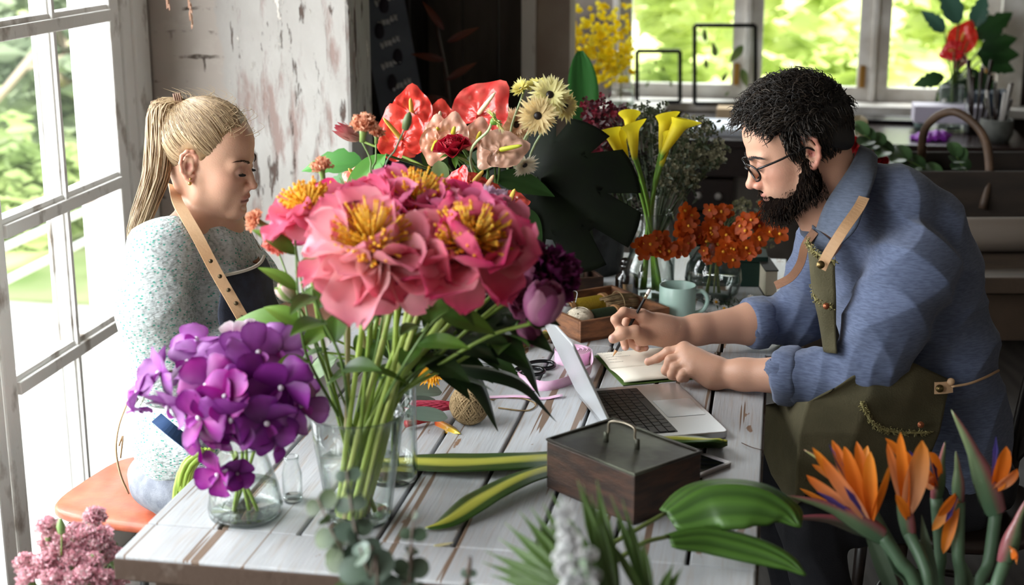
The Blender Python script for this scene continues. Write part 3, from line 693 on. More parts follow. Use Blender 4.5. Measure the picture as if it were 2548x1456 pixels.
# hair: drawn back from the hairline to a tie high at the back
m_hairw = mat('blond_hair', '#b08d62', .42, vcol='Col', spec=.6)
tie = surf_on_head(TW, (-.72, 0, .80), 1.08); HC1, HC2, HC3 = hexc('#a5845c'), hexc('#7a5f42'), hexc('#cbb08a')
hc = SDF(); hc.ell((-.016, 0, .048), (.101, .080, .086), T=TW, k=.01); hc.ell((.030, 0, .062), (.050, .062, .046), T=TW, k=.02)
hc.cut(TW @ V((.050, 0, .072)), TW.to_3x3() @ V((.86, 0, -.50)), k=.012); hc.cut(TW @ V((-.02, 0, -.002)), TW.to_3x3() @ V((.45, 0, -1)), k=.012)
for q in (-1, 1): hc.ell((-.014, q*.080, .002), (.022, .018, .034), T=TW, mode='s', k=.006)
hair = hc.mesh('hair', .003, mat('blond_hair_base', '#9a7a52', .5, col2='#7d6040', nscale=60, bump=.3)); par(hair, wo)
mb = MB(); rr = random.Random(3)
def hairline(t, q):            # t 0 at mid forehead .. 1 nape
    P = [(.078, .0, .098), (.083, .030, .088), (.072, .056, .074), (.058, .067, .060), (.042, .073, .046), (.022, .077, .030), (-.012, .079, .050), (-.035, .080, .030), (-.050, .074, -.010), (-.070, .056, -.030), (-.085, .030, -.034), (-.092, .0, -.036)]
    x = t*(len(P)-1); i = min(int(x), len(P)-2); a = V(P[i]); b = V(P[i+1]); p = lerp(a, b, x-i); return V((p.x, p.y*q, p.z))
for i in range(2600):
    q = rr.choice((-1, -1, -1, 1)); t = rr.random(); root = hairline(t, q) - V((-.010, 0, .04)); root = V((root.x+.0, root.y, root.z)); cen = V((-.010, 0, .040))
    d0 = (hairline(t, q)-cen); tgt = (V((-.72, 0, .80))); L0 = rr.uniform(0, .35); pts = []
    d0 = d0.normalized(); tt = tgt.normalized(); sag = rr.uniform(-.03, .03); lift = 1.0 + rr.uniform(0, .035)
    for k in range(9):
        u = L0 + (1-L0)*k/8; d = (d0*(1-u)+tt*u + V((0, 0, -.10*math.sin(u*PI)*(t > .25))) + V((0, sag, sag))*math.sin(u*PI)).normalized(); g0 = min(1, k/3); pts.append(surf_on_head(TW, d, (.955+(lift-.955)*g0)*(1.0+.05*math.sin(u*PI))+.03*u))
    c = lerp(V(HC2), V(HC3), rr.random()**1.2); strand(mb, pts, rr.uniform(.0009, .0017), 3, tuple(c))
for i in range(150):           # flyaways
    d0 = V((rr.uniform(-.8, .9), rr.uniform(-.8, .4), rr.uniform(.2, 1))).normalized(); p = surf_on_head(TW, d0, 1.03); e = V((rr.uniform(-.03, .03), rr.uniform(-.02, .02), rr.uniform(.004, .030)))
    strand(mb, bez([p, p+e*.6+V((0.01, 0, 0)), p+e+V((-.012, 0, .0))], 3), .00045, 3, HC3)
mb.build('hair_strands', m_hairw, hair)
tail = MB(); path0 = [tie, tie+V((-.035, -.01, -.005)), W(398, 330, 2.95), W(392, 430, 2.93), W(362, 520, 2.90), W(335, 590, 2.88)]
for i in range(900):
    o = V((rr.gauss(0, 1), rr.gauss(0, 1), rr.gauss(0, .6))); o = o.normalized()*rr.random()**.5; end = rr.uniform(.72, 1.05); pts = []
    bp = bez(path0, 4); wv = rr.uniform(0, 6)
    for k in range(11):
        f = min(k/10*end, 1)*(len(bp)-1); j = min(int(f), len(bp)-2); c = lerp(bp[j], bp[j+1], f-j); w_ = [.010, .020, .024, .026, .028, .028, .028, .026, .024, .020, .014][k]
        pts.append(c + V((o.x*w_, o.y*w_*.9, o.z*w_*.4)) + V((math.sin(wv+k*.8)*.003, 0, 0)))
    strand(tail, pts, rr.uniform(.0012, .002), 3, tuple(lerp(V(HC2), V(HC3), rr.random())))
path1 = [W(545, 470, 3.08), W(585, 540, 3.07), W(612, 600, 3.05), W(640, 625, 3.03)]
for i in range(260):
    o = V((rr.gauss(0, 1), rr.gauss(0, 1), rr.gauss(0, .6))).normalized()*rr.random()**.5; end = rr.uniform(.8, 1); bp = bez(path1, 4); pts = []
    for k in range(7):
        f = k/6*end*(len(bp)-1); j = min(int(f), len(bp)-2); pts.append(lerp(bp[j], bp[j+1], f-j) + o*[.008, .016, .02, .02, .02, .018, .012][k])
    strand(tail, pts, .0014, 3, tuple(lerp(V(HC2), V(HC3), rr.random())))
pt = tail.build('ponytail', m_hairw, hair)
mb = MB(); f_ = frame((path0[1]-tie))
for dz in (-.006, -.002, .002, .006): mb.lathe([(.016+.0022*math.cos(a), dz+.0022*math.sin(a)) for a in [i*PI/3 for i in range(6)]], tie+(path0[1]-tie)*.15, 20, f_, close=True)
mb.build('hair_tie', mat('brown_hair_tie', '#7a5843', .6), hair)
mb = MB(); ec = TW @ V((-.008, -.078, -.034)); mb.ball(ec, .0042); mb.ball(ec+V((.002, -.002, .009)), .0025, 8, 6); mb.tube([ec+V((0, 0, .004)), ec+V((0, -.001, .008))], .001, 5)
mb.build('earring', mat('gold', '#d9b36a', .25, metal=.9), wo)
# sweater
sw = SDF(); cl = (1, 1, 1)
sw.ell(C0+V((0, 0, -.10)), (.128, .165, .165), k=.05); sw.ell(C0+V((.0, 0, -.29)), (.128, .158, .17), k=.06); sw.ell(C0+V((-.025, 0, -.42)), (.150, .175, .13), k=.05)
sw.ell(shn+V((.004, .012, -.01)), .066, k=.03); sw.ell(shf, .064, k=.03); sw.cap(nb+V((0, 0, -.05)), shn, .055, .05, k=.03); sw.cap(nb+V((0, 0, -.05)), shf, .055, .05, k=.03)
ub = V((-.022, -.012, 0)); cf = lerp(eln, wrn, .42)
sw.chain([shn+ub*.3, lerp(shn, eln, .5)+ub, eln+ub*.4], [.064, .070, .064], k=.03); sw.chain([eln, cf], [.060, .050], k=.03)
cff = lerp(elf, wrf, .5); sw.chain([shf, elf, cff], [.062, .058, .045], k=.03)
sw.ell(nb+V((.015, -.015, .045)), (.082, .085, .060), k=.012, mode='s')
sw.cut(V((-.68, 2.9, .585)), (.30, -.05, -1), k=.01)
sw.cut(cf, wrn-eln, k=.006) if False else None
fo = folds(.011, [((.3, .2, 1), 46, .9), ((1, .3, .4), 30, .8), ((.2, 1, -.7), 38, 1.0)])
sw.post = lambda p, d: d + fo(p)
m_sweater = speckle_mat('flecked_knit', '#ccd2d2', '#4fa291', 100)
sw.mesh('sweater', .0045, m_sweater, wo)
# jeans
jn = SDF(); hp = V((-.68, 3.0, .545))
jn.ell(hp, (.145, .165, .085), k=.04)
for q, ky, kx in ((-1, 2.90, -.27), (1, 3.10, -.22)):
    h_ = hp + V((.02, q*.085, -.005)); kn = V((kx, ky, .535)); an = V((kx-.03, ky+.0, .10)); jn.chain([h_, kn], [.082, .062], k=.03); jn.chain([kn, an], [.060, .045], k=.02)
jf = folds(.006, [((1, 0, .3), 60, .8), ((.2, 1, .5), 45, .7)]); jn.post = lambda p, d: d + jf(p)
jn.mesh('jeans', .006, mat('grey_denim', '#8b8f99', .85, col2='#747884', nscale=40, bump=.3, bscale=300), wo)
for kx, ky in ((-.30, 2.90), (-.25, 3.10)):
    sh = SDF(); sh.cap((kx-.02, ky, .05), (kx+.13, ky, .035), .045, .034, k=.02, flat=((0, 0, 1), .9)); sh.cut((kx, ky, .004), (0, 0, -1)); sh.mesh('shoe', .005, mat('white_canvas', '#d8d5d0', .8), wo)
# apron
ap = thing  # (kept short) apron pieces are clothing: children of the woman
m_navy = mat('navy_canvas', '#20232f', .8, col2='#2b3040', nscale=50, bump=.3, bscale=300)
def bibf(u, v):
    tl, tr, bl, br = W(540, 692, 2.79), W(658, 640, 2.96), W(556, 880, 2.74), W(712, 820, 2.95)
    p = lerp(lerp(tl, tr, u), lerp(bl, br, u), v); return p + V((.9, -.5, 0))*.028*math.sin(PI*u) + V((.004*math.sin(v*9), 0, 0))
apr = MB().grid(bibf, 14, 18).build('apron', m_navy, wo, solid=.004)
mb = MB(); mb.tube([bibf(u/20, 0)+V((0, -.002, .003)) for u in range(21)], .0035, 6); mb.build('apron_hem', mat('cream_lining', '#cfc6b8', .8), apr)
cloth_strap([W(432, 462, 2.99), W(441, 500, 2.90), W(460, 535, 2.855), W(492, 590, 2.815), W(535, 672, 2.785), W(580, 750, 2.765), W(612, 806, 2.76)], .023, .003, V((.45, -.85, .35))).build('neck_strap', m_leather, apr, smooth=False)
cloth_strap([W(560, 515, 3.09), W(590, 560, 3.06), W(625, 625, 2.99), W(640, 655, 2.955)], .020, .003, V((.6, -.8, .3))).build('neck_strap', m_leatherd, apr, smooth=False)
mb = MB(); rv = [(524, 650), (547, 688), (568, 722), (587, 755), (602, 790)]
for i, (x, y) in enumerate(rv):
    p = W(x, y, 2.775-.004*i); q_ = frame(V((.35, -.9, .3))); MB().lathe([(0, .0055), (.003, .0048), (.0042, .003), (.0042, 0)], p, 10, q_).build('rivet', mat('dark_brass', '#4f4330', .4, metal=.8), apr)
mb = MB(); mb.tube(bez([W(318, 1000, 2.86), W(296, 1060, 2.80), W(289, 1120, 2.78), W(300, 1180, 2.80), W(320, 1228, 2.86)], 5), .0022, 5); mb.tube(bez([W(296, 1110, 2.79), W(306, 1085, 2.79), W(300, 1140, 2.79)], 4), .002, 5)
mb.build('apron_cord', m_leather, apr)
def skirtf(u, v):
    p = lerp(lerp(W(405, 1045, 2.74), W(470, 1120, 2.84), u), lerp(W(410, 1060, 2.78), V((-.40, 2.86, .60)), u), v); return p
cloth_strap([W(390, 1040, 2.79), W(425, 1070, 2.775), W(475, 1110, 2.80), W(500, 1130, 2.84)], .025, .004, V((.4, -.8, .5))).build('apron_side', mat('blue_denim_hem', '#33507e', .8, bump=.3), apr, smooth=False)
# stool
st = thing('stool', 'low stool with an orange leather seat and bent steel legs, under the woman', 'stool', (-.74, 3.02, 0))
mb = MB()
def seat_out(n=40, g=0):
    out = []
    for i in range(n):
        a = 2*PI*i/n; c, s_ = math.cos(a), math.sin(a); e = .45; x = .205*abs(c)**e*(1 if c > 0 else -1); y = .185*abs(s_)**e*(1 if s_ > 0 else -1); out.append((x*(1+g), y*(1+g)))
    return out
so = seat_out(); ctr = V((-.765, 3.06, 0)); zz = [(.0, .455), (.96, .455), (1, .462), (1, .473), (.97, .480), (.5, .474), (0, .470)]
vs = []
for g, z in zz:
    for x, y in so: vs.append(ctr + Matrix.Rotation(RZ-.12, 3, 'Z') @ V((x*max(g, .001), y*max(g, .001), z)))
n_ = len(so); fs = [(i*n_+j, i*n_+(j+1) % n_, (i+1)*n_+(j+1) % n_, (i+1)*n_+j) for i in range(len(zz)-1) for j in range(n_)]
MB().add(vs, fs).build('seat', mat('orange_leather', '#c9694a', .35, col2='#a9533a', nscale=18, bump=.1, bscale=80), st)
for sx in (-1, 1):
    for sy in (-1, 1):
        q = Matrix.Rotation(RZ-.12, 3, 'Z'); MB().tube(bez([ctr+q @ V((sx*.06, sy*.13, .445)), ctr+q @ V((sx*.13, sy*.145, .44)), ctr+q @ V((sx*.16, sy*.155, .38)), ctr+q @ V((sx*.18, sy*.17, .0))], 5), .011, 8).build('leg', mat('steel_tube', '#8e9294', .25, metal=.9), st)
# ================================================================ the man on the right
mn = thing('person', 'seated bearded man in glasses, blue shirt and olive apron, writing with a pencil', 'person', (.97, 3.05, .47))
SKM, SMR = hexc('#cf9f86'), hexc('#c9776a')
TM = head_frame(W(1984, 372, 3.0), math.radians(179), math.radians(24), 0, 1.04)
m_skinm = skin_mat('tanned_skin', SKM)
B = SDF(); head_sdf(B, TM, SKM, True, lip=hexc('#c2766c'), red=SMR, lidcol=hexc('#b98a78'))
BRD = hexc('#4a3a31')
B.ell((.030, 0, -.085), (.072, .075, .034), T=TM, k=.03, col=BRD, mode='c')     # stubble under the beard
nb = V((.705, 3.02, 1.075)); shn = V((.775, 2.86, 1.045)); shf = V((.715, 3.20, 1.06))
B.cap(TM @ V((-.040, 0, -.010)), nb+V((-.01, .01, -.01)), .062, .054, k=.02, col=SKM); B.cap(TM @ V((.015, 0, -.06)), nb+V((-.04, 0, -.01)), .045, .052, k=.03, col=SKM)
B.cap(nb+V((0, .03, -.04)), shn, .04, .04, k=.02, col=SKM); B.cap(nb+V((0, 0, -.04)), shf, .04, .04, k=.02, col=SKM); B.ell((.80, 3.03, .93), (.11, .15, .14), k=.03, col=SKM)
eln, wrn = V((.690, 2.83, .815)), W(1782, 930, 2.955)
elf, wrf = V((.645, 3.27, .812)), W(1672, 828, 3.165)
B.chain([shn, eln], [.048, .044], k=.02, col=SKM); B.chain([eln, lerp(eln, wrn, .35), lerp(eln, wrn, .8), wrn], [.042, .045, .031, .028], k=.02, col=SKM)
B.chain([shf, elf], [.048, .044], k=.02, col=SKM); B.chain([elf, lerp(elf, wrf, .35), lerp(elf, wrf, .8), wrf], [.042, .046, .032, .030], k=.02, col=SKM)
NL = hexc('#dfae9f')
# writing hand (his right): finger joints placed one by one
def fchain(S, pts, r, col, k=.005, nail=None):
    S.chain(pts, r, k=k, col=col)
    tip = pts[-1]; d = (pts[-1]-pts[-2]).normalized()
    if nail: S.ell(tip + d*.001 + V(nail).normalized()*(r[-1]*.62), (r[-1]*.62,)*3, k=.002, col=NL)
wr = wrf
kI, kM, kR, kP = W(1597, 786, 3.135), W(1605, 800, 3.165), W(1612, 822, 3.185), W(1622, 842, 3.195)
pal = W(1640, 815, 3.155)
B.chain([wr, pal], [.031, .031], k=.02, col=SKM)
for kk, r in ((kI, .0165), (kM, .0155), (kR, .0145), (kP, .0135)): B.cap(lerp(wr, pal, .6), kk, .024, r, k=.016, col=SKM)
B.cap(wr, W(1600, 838, 3.125), .026, .019, k=.02, col=SKM)
fchain(B, [kI, W(1552, 776, 3.115), W(1531, 795, 3.10), W(1543, 822, 3.10), W(1545, 830, 3.10)], [.0115, .0102, .0098, .0085, .0078], SKM, nail=(-.6, -.4, .3))
fchain(B, [W(1600, 838, 3.125), W(1580, 826, 3.095), W(1549, 830, 3.085), W(1526, 843, 3.082)], [.0185, .0135, .0125, .0108], SKM, k=.010, nail=(-.3, -.75, .5))
fchain(B, [kM, W(1561, 800, 3.135), W(1548, 832, 3.125), W(1556, 864, 3.12)], [.0115, .0105, .0095, .0082], SKM, nail=(-.3, -.9, .2))
fchain(B, [kR, W(1572, 828, 3.15), W(1566, 852, 3.145), W(1586, 866, 3.13)], [.011, .010, .0092, .0080], SKM, nail=(-.1, -.9, .2))
fchain(B, [kP, W(1590, 850, 3.165), W(1592, 866, 3.155), W(1606, 866, 3.145)], [.010, .009, .0085, .0075], SKM, nail=(.2, -.9, .2))
# resting hand (his left), index finger pointing along the page
wr = wrn
kI, kM, kR, kP = W(1703, 868, 3.005), W(1706, 884, 2.985), W(1712, 904, 2.965), W(1726, 922, 2.95)
for kk, r in ((kI, .0165), (kM, .016), (kR, .015), (kP, .0135)): B.cap(lerp(wr, kk, .12), kk, .024, r, k=.018, col=SKM)
B.cap(wr, W(1735, 905, 2.975), .028, .024, k=.02, col=SKM)
fchain(B, [kI, W(1662, 876, 3.01), W(1636, 892, 3.012), W(1612, 901, 3.015)], [.0125, .0105, .0092, .0078], SKM, nail=(-.2, -.2, 1))
fchain(B, [kM, W(1668, 897, 2.985), W(1657, 922, 2.985), W(1672, 934, 2.985)], [.0125, .0115, .0098, .0085], SKM)
fchain(B, [kR, W(1680, 916, 2.965), W(1672, 934, 2.967), W(1688, 939, 2.970)], [.012, .0108, .0095, .0082], SKM)
fchain(B, [kP, W(1700, 932, 2.95), W(1694, 941, 2.952), W(1706, 943, 2.955)], [.011, .0098, .0085, .0076], SKM)
fchain(B, [W(1745, 890, 3.01), W(1722, 888, 3.03), W(1706, 900, 3.045)], [.017, .0125, .010], SKM, k=.01)
B.mesh('body', .0026, m_skinm, mn, colour=True)
eye_parts(TM, mn, (.12, .07, .04), (.8, 0, -.6))
m_hairm = mat('dark_hair', '#120f0d', .42, vcol='Col', spec=.35); m_hb = mat('dark_hair_base', '#15110f', .6)
for q in (-1, 1):
    mb = MB()
    for i in range(60):
        t = i/59; c = V((.096-.022*t**1.7, q*(.012+.040*t), .024+.006*math.sin(t*2.4)-.004*t)) + V((0, 0, rnd(-.004, .004)*(1-t*.5)))
        strand(mb, [TM @ c, TM @ (c+V((.001-.002*t, q*.006, .003*(1-t)))), TM @ (c+V((-.006*t, q*.012, .001*(1-t)-.002)))], .0008)
    mb.build('eyebrow', m_hb, mn)
    mb = MB(); mb.tube([TM @ V((.0735+.0143*math.cos(a)*.94, q*.031+.0143*math.sin(a), -.0012)) for a in [i*.15-.75 for i in range(11)]], .0009, 4); mb.build('eyelashes', m_lash, mn)
hc = SDF(); hc.ell((-.018, 0, .055), (.108, .086, .090), T=TM, k=.01); hc.ell((.040, 0, .080), (.055, .066, .045), T=TM, k=.02); hc.ell((-.05, 0, -.01), (.060, .070, .055), T=TM, k=.03)
hc.cut(TM @ V((.060, 0, .070)), TM.to_3x3() @ V((.80, 0, -.58)), k=.012); hc.cut(TM @ V((-.020, 0, .012)), TM.to_3x3() @ V((.62, 0, -.78)), k=.03)
for q in (-1, 1): hc.ell((-.010, q*.082, .002), (.024, .020, .036), T=TM, mode='s', k=.008)
hair = hc.mesh('hair', .003, m_hb, mn)
rr = random.Random(5); mb = MB(); cen = V((-.010, 0, .040))
def curl(p, d, L, amp, fr, n=9, ph=0, droop=0):
    d = V(d).normalized(); a = d.orthogonal().normalized(); b = d.cross(a); out = []
    for k in range(n):
        u = k/(n-1); out.append(p + d*L*u + (a*math.cos(ph+u*fr)+b*math.sin(ph+u*fr))*amp*min(1, u*2.5) + V((0, 0, -droop*u*u)))
    return out
M3 = TM.to_3x3()
for i in range(6000):
    th = rr.uniform(-PI, PI); z = rr.uniform(-.75, 1); cr = math.sqrt(1-z*z); d = V((cr*math.cos(th), cr*math.sin(th), z))
    # keep off the face and behind the ear line
    burn = .12 < d.x < .46 and abs(d.y) > .6 and -.42 < d.z < .35
    if not burn and d.x > .0 and d.z < .16+d.x*.52: continue
    if not burn and d.z < .04 and d.x > -.18: continue
    if d.z < -.62: continue
    top = max(0, d.z-.05+max(0, d.x)*.5); p = surf_on_head(TM, d, 1.06+.10*top*rr.random() if not burn else .985)
    flow = V((.55+.25*rr.gauss(0, 1), .25*rr.gauss(0, 1)+.25*math.sin(th*3), -.15)) if d.z > .3 else V((-.35, .1*rr.gauss(0, 1), -.9))
    if d.x > .45 and d.z > .3: flow = V((.2, .5*rr.gauss(0, 1), -.35))
    nrm = d; fl = flow - nrm*flow.dot(nrm)*.95; L = (.030+.016*rr.random()) if top > .2 else .020
    c = lerp(V((.008, .006, .005)), V((.05, .036, .026)), rr.random()**2.5)
    strand(mb, curl(p, M3 @ (fl.normalized()+nrm*(.35 if top > .2 else .15)), L, (.0035+.004*rr.random()) if top > .15 else .0015, rr.uniform(3, 8), 9, rr.uniform(0, 6), .004), rr.uniform(.0010, .0019), 3, tuple(c))
for i in range(420):       # loose curls standing off the crown and the front
    th = rr.gauss(0, 1.0); d = V((rr.uniform(-.5, 1), rr.uniform(-.6, .6), rr.uniform(.45, 1))).normalized()
    if d.z < .25+d.x*.5: continue
    p = surf_on_head(TM, d, 1.13); strand(mb, curl(p, M3 @ (V((.5, rr.gauss(0, .6), .3))), rr.uniform(.015, .030), .006, rr.uniform(4, 8), 10, rr.uniform(0, 6)), .0011, 3, (.02, .015, .012))
mb.build('hair_strands', m_hairm, hair)
bd = SDF(); bd.ell((.052, 0, -.083), (.049, .047, .030), T=TM, k=.02, ); 
for q in (-1, 1):
    bd.cap((-.004, q*.056, -.024), (.010, q*.054, -.062), .0195, .021, T=TM, k=.02); bd.cap((.008, q*.052, -.062), (.070, q*.020, -.092), .022, .026, T=TM, k=.02)
    bd.cap((.094, q*.004, -.0485), (.082, q*.026, -.062), .0065, .006, T=TM, k=.006)
bd.ell((.094, 0, -.061), (.022, .022, .010), T=TM, mode='s', k=.006)
nz = folds(.003, [((1, .3, .2), 260, 1), ((.1, 1, .4), 240, 1), ((.3, .2, 1), 280, 1)]); bd.post = lambda p, d: d + nz(p)
beard = bd.mesh('beard', .0026, mat('beard_base', '#120d0b', 1, spec=0), mn)
mb = MB()
for i in range(8000):
    q = rr.choice((-1, 1, 1, 1)) * -1
    u = rr.random()*1.06
    if u > 1: a = V((.016, q*.072, .034)); b = V((.002, q*.066, -.01)); rad = .011
    elif u < .25: a = V((-.004, q*.062, -.004)); b = V((.012, q*.064, -.070)); rad = .018
    elif u < .86: a = V((.008, q*.056, -.066)); b = V((.086, q*.020, -.098)); rad = .030
    elif u < .93: a = V((.094, q*.002, -.050)); b = V((.078, q*.030, -.070)); rad = .007
    else: a = V((.080, 0, -.082)); b = V((.090, 0, -.105)); rad = .022
    o = V((rr.gauss(0, 1), rr.gauss(0, 1), rr.gauss(0, 1))).normalized(); c0 = lerp(a, b, rr.random()); p = c0 + o*rad*rr.uniform(.75, 1.05)
    if p.y*q < 0 and u < .86: continue
    if p.x > .055 and p.z > -.056 and abs(p.y) < .02 and u < .86: continue
    d = V((.25, q*.25, -.9)) + o*.5; strand(mb, curl(TM @ p, M3 @ d, rr.uniform(.007, .013), .0012, 4, 5, rr.uniform(0, 6)), .00075, 3, tuple(lerp(V((.006, .004, .003)), V((.05, .028, .016)), rr.random()**2)))
for i in range(1500):      # thinner stubble down the neck and cheek
    q = -1 if rr.random() < .0 else rr.choice((1, 1, -1)); p = V((rr.uniform(-.02, .05), q*rr.uniform(.050, .066), rr.uniform(-.10, -.03)));
    p = V((p.x, q*(.060-.25*max(0, p.x-.01)), p.z)); strand(mb, curl(TM @ p, M3 @ V((.2, q*.5, -.8)), .006, .0006, 3, 4), .0005, 3, (.03, .02, .015))
mb.build('beard_strands', mat('beard_hair', '#2a1d16', .8, vcol='Col', spec=.2), beard)
# glasses
gl = MB(); m_black = mat('black_acetate', '#0d0d0f', .25)
gt = lambda x, y, z: TM @ V((x, y, z))
for q in (-1, 1):
    ring = [gt(.101-.012*(abs(math.cos(a)*.023+.030)-.030 > 0)*max(0, math.cos(a)*1.0)-.003*math.sin(a)*-1, q*(.033+.0235*math.cos(a)), .000+.0190*math.sin(a)) for a in [2*PI*i/24 for i in range(25)]]
    gl.tube(ring, .0021, 6, caps=False); gl.tube(bez([gt(.089, q*.057, .008), gt(.080, q*.068, .010), gt(.04, q*.078, .012), gt(-.005, q*.083, .016), gt(-.022, q*.084, .004)], 4), .0023, 6)
gl.tube(bez([gt(.103, -.011, .004), gt(.107, 0, .008), gt(.103, .011, .004)], 4), .002, 6)
g_ = gl.build('glasses_frame', m_black, mn)
for q in (-1, 1):
    mb = MB(); cs = [gt(.100-.010*max(0, math.cos(a)), q*(.033+.0225*math.cos(a)), .018*math.sin(a)) for a in [2*PI*i/20 for i in range(20)]]; mb.add(cs, [tuple(range(20))]); mb.build('lens', glass('lens_glass', refl=.8), g_)
# shirt
def weave_mat(name, c1, c2, sc=420):
    m = mat(name, c1, .85, col2=c2, nscale=60, nstretch=(1, 1, 6), namt=(.35, .65), bump=.35, bscale=sc, sheen=.2); return m
m_shirt = weave_mat('chambray', '#646f8c', '#4d5874')
sw = SDF()
ch = V((.815, 3.03, .93))
sw.ell(ch, (.145, .180, .150), k=.05); sw.ell((.855, 3.03, .98), (.125, .165, .16), k=.05); sw.ell((.790, 3.01, 1.105), (.095, .13, .105), k=.04); sw.cap((.735, 3.01, 1.165), (.84, 3.02, 1.08), .058, .095, k=.03); sw.ell((.905, 3.04, .80), (.130, .175, .16), k=.06); sw.ell((.925, 3.04, .64), (.150, .18, .15), k=.06); sw.ell((.940, 3.04, .55), (.130, .175, .09), k=.05)
sw.cap(nb+V((.01, 0, -.045)), shn+V((.03, .02, -.01)), .060, .066, k=.04); sw.cap(nb+V((.01, 0, -.045)), shf+V((.02, -.02, 0)), .060, .060, k=.04)
sw.ell(shn+V((.015, .0, -.015)), .078, k=.04); sw.ell(shf, .068, k=.03)
cn, cfr = lerp(eln, wrn, .46), lerp(elf, wrf, .30)
sw.chain([shn+V((.02, 0, -.02)), lerp(shn, eln, .5)+V((.01, -.004, -.01)), eln+V((.012, 0, .0))], [.080, .079, .066], k=.03); sw.cap(eln+V((.005, 0, 0)), cn, .068, .054, k=.02)
sw.chain([shf, elf+V((.01, 0, 0))], [.070, .062], k=.03); sw.cap(elf, cfr, .062, .052, k=.02)
for e_, c_ in ((eln, cn), (elf, cfr)):
    dd = (c_-e_).normalized(); sw.cap(c_-dd*.018, c_+dd*.006, .0575 if e_ is eln else .055, .0575 if e_ is eln else .055, k=.004)
dn = (cn-eln).normalized(); sw.cap(cn+dn*.005, cn+dn*.05, .050, .050, k=.003, mode='s'); df = (cfr-elf).normalized(); sw.cap(cfr+df*.005, cfr+df*.05, .048, .048, k=.003, mode='s')
sw.cap(nb+V((-.055, 0, .06)), nb+V((-.075, 0, -.055)), .05, .025, k=.01, mode='s'); sw.cap(nb+V((-.02, 0, .03)), TM @ V((-.03, 0, -.03)), .046, .072, k=.006, mode='s')
sw.cut((.95, 3.0, .520), (-.10, -.1, -1), k=.01)
fa = folds(.014, [((.5, 0, .85), 34, 1.2), ((-.6, .2, .7), 26, 1.1)]); fb = folds(.010, [((1, .1, -.2), 75, .8), ((.8, -.2, .6), 50, 1.2)])
def shirt_post(p, d):
    near = np.clip(1-np.minimum(np.linalg.norm(p-npv(eln), axis=1), np.linalg.norm(p-npv(elf), axis=1))/.17, 0, 1)
    cf_ = np.clip(np.minimum(np.linalg.norm(p-npv(cn), axis=1), np.linalg.norm(p-npv(cfr), axis=1))/.08, .12, 1)
    return d + (fa(p)*(1-near*.6) + fb(p)*near*1.2)*cf_
sw.post = shirt_post
shirt = sw.mesh('shirt', .004, m_shirt, mn)
for c_, d_, r_ in ((cn, dn, .0585), (cfr, df, .0565)):
    M_ = frame(d_); mb = MB(); prof = [(r_-.014, .026), (r_-.005, .029), (r_+.001, .022), (r_+.003, .004), (r_+.002, -.014), (r_-.003, -.022), (r_-.014, -.022)]; n_ = 40
    mb.lathe(prof, c_, n_, M_, close=True); mb.v = [tuple(V(p)+(V(p)-c_).normalized()*.0022*math.sin(i % n_*.95+i//n_*.6)) for i, p in enumerate(mb.v)]; mb.build('rolled_cuff', m_shirt, shirt)
# collar: a standing band folded over, open at the throat
m_collar = weave_mat('chambray_collar', '#4d5669', '#3f4859')
def collar(path_top, path_bot, name='collar'):
    a = bez(path_top, 6); b = bez(path_bot, 6); n = min(len(a), len(b))
    return MB().grid(lambda u, v: lerp(a[min(int(u*(n-1)+.5), n-1)], b[min(int(u*(n-1)+.5), n-1)], v) + V((.2, -.6, .3))*.012*math.sin(v*PI), n-1, 8).build(name, m_collar, shirt, solid=.004)
collar([W(2140, 362, 3.02), W(2115, 415, 2.955), W(2065, 490, 2.925), W(2045, 530, 2.925), W(2032, 570, 2.935)], [W(2182, 392, 3.02), W(2178, 440, 2.93), W(2150, 520, 2.862), W(2128, 572, 2.848), W(2088, 612, 2.855)])
collar([W(2000, 528, 3.06), W(2022, 535, 3.03), W(2044, 560, 3.01)], [W(1990, 560, 3.05), W(1999, 590, 2.985), W(2040, 585, 2.965)])
MB().grid(lambda u, v: lerp(lerp(W(2022, 560, 2.96), W(2070, 600, 2.91), u), lerp(W(2020, 700, 2.93), W(2066, 720, 2.90), u), v), 6, 12).build('button_placket', m_collar, shirt, solid=.004)
# trousers
jn = SDF(); hp = V((.955, 3.04, .52)); jn.ell(hp, (.145, .17, .085), k=.04)
for q, ky, kx in ((-1, 2.86, .62), (1, 3.20, .60)):
    h_ = hp+V((-.02, q*.09, -.005)); kn = V((kx, ky, .50)); an = V((kx+.08, ky, .10)); jn.chain([h_, kn], [.092, .072], k=.03); jn.chain([kn, an], [.068, .05], k=.02)
jf = folds(.006, [((1, 0, .3), 60, .8), ((.2, 1, .5), 45, .7)]); jn.post = lambda p, d: d + jf(p)
jn.mesh('trousers', .006, mat('black_denim', '#14151c', .85, bump=.3, bscale=300), mn)
for ky, kx in ((2.86, .70), (3.20, .68)):
    sh = SDF(); sh.cap((kx+.02, ky, .055), (kx-.15, ky, .040), .048, .036, k=.02, flat=((0, 0, 1), .9)); sh.cut((kx, ky, .004), (0, 0, -1)); sh.mesh('shoe', .005, mat('black_shoe_leather', '#151412', .4), mn)
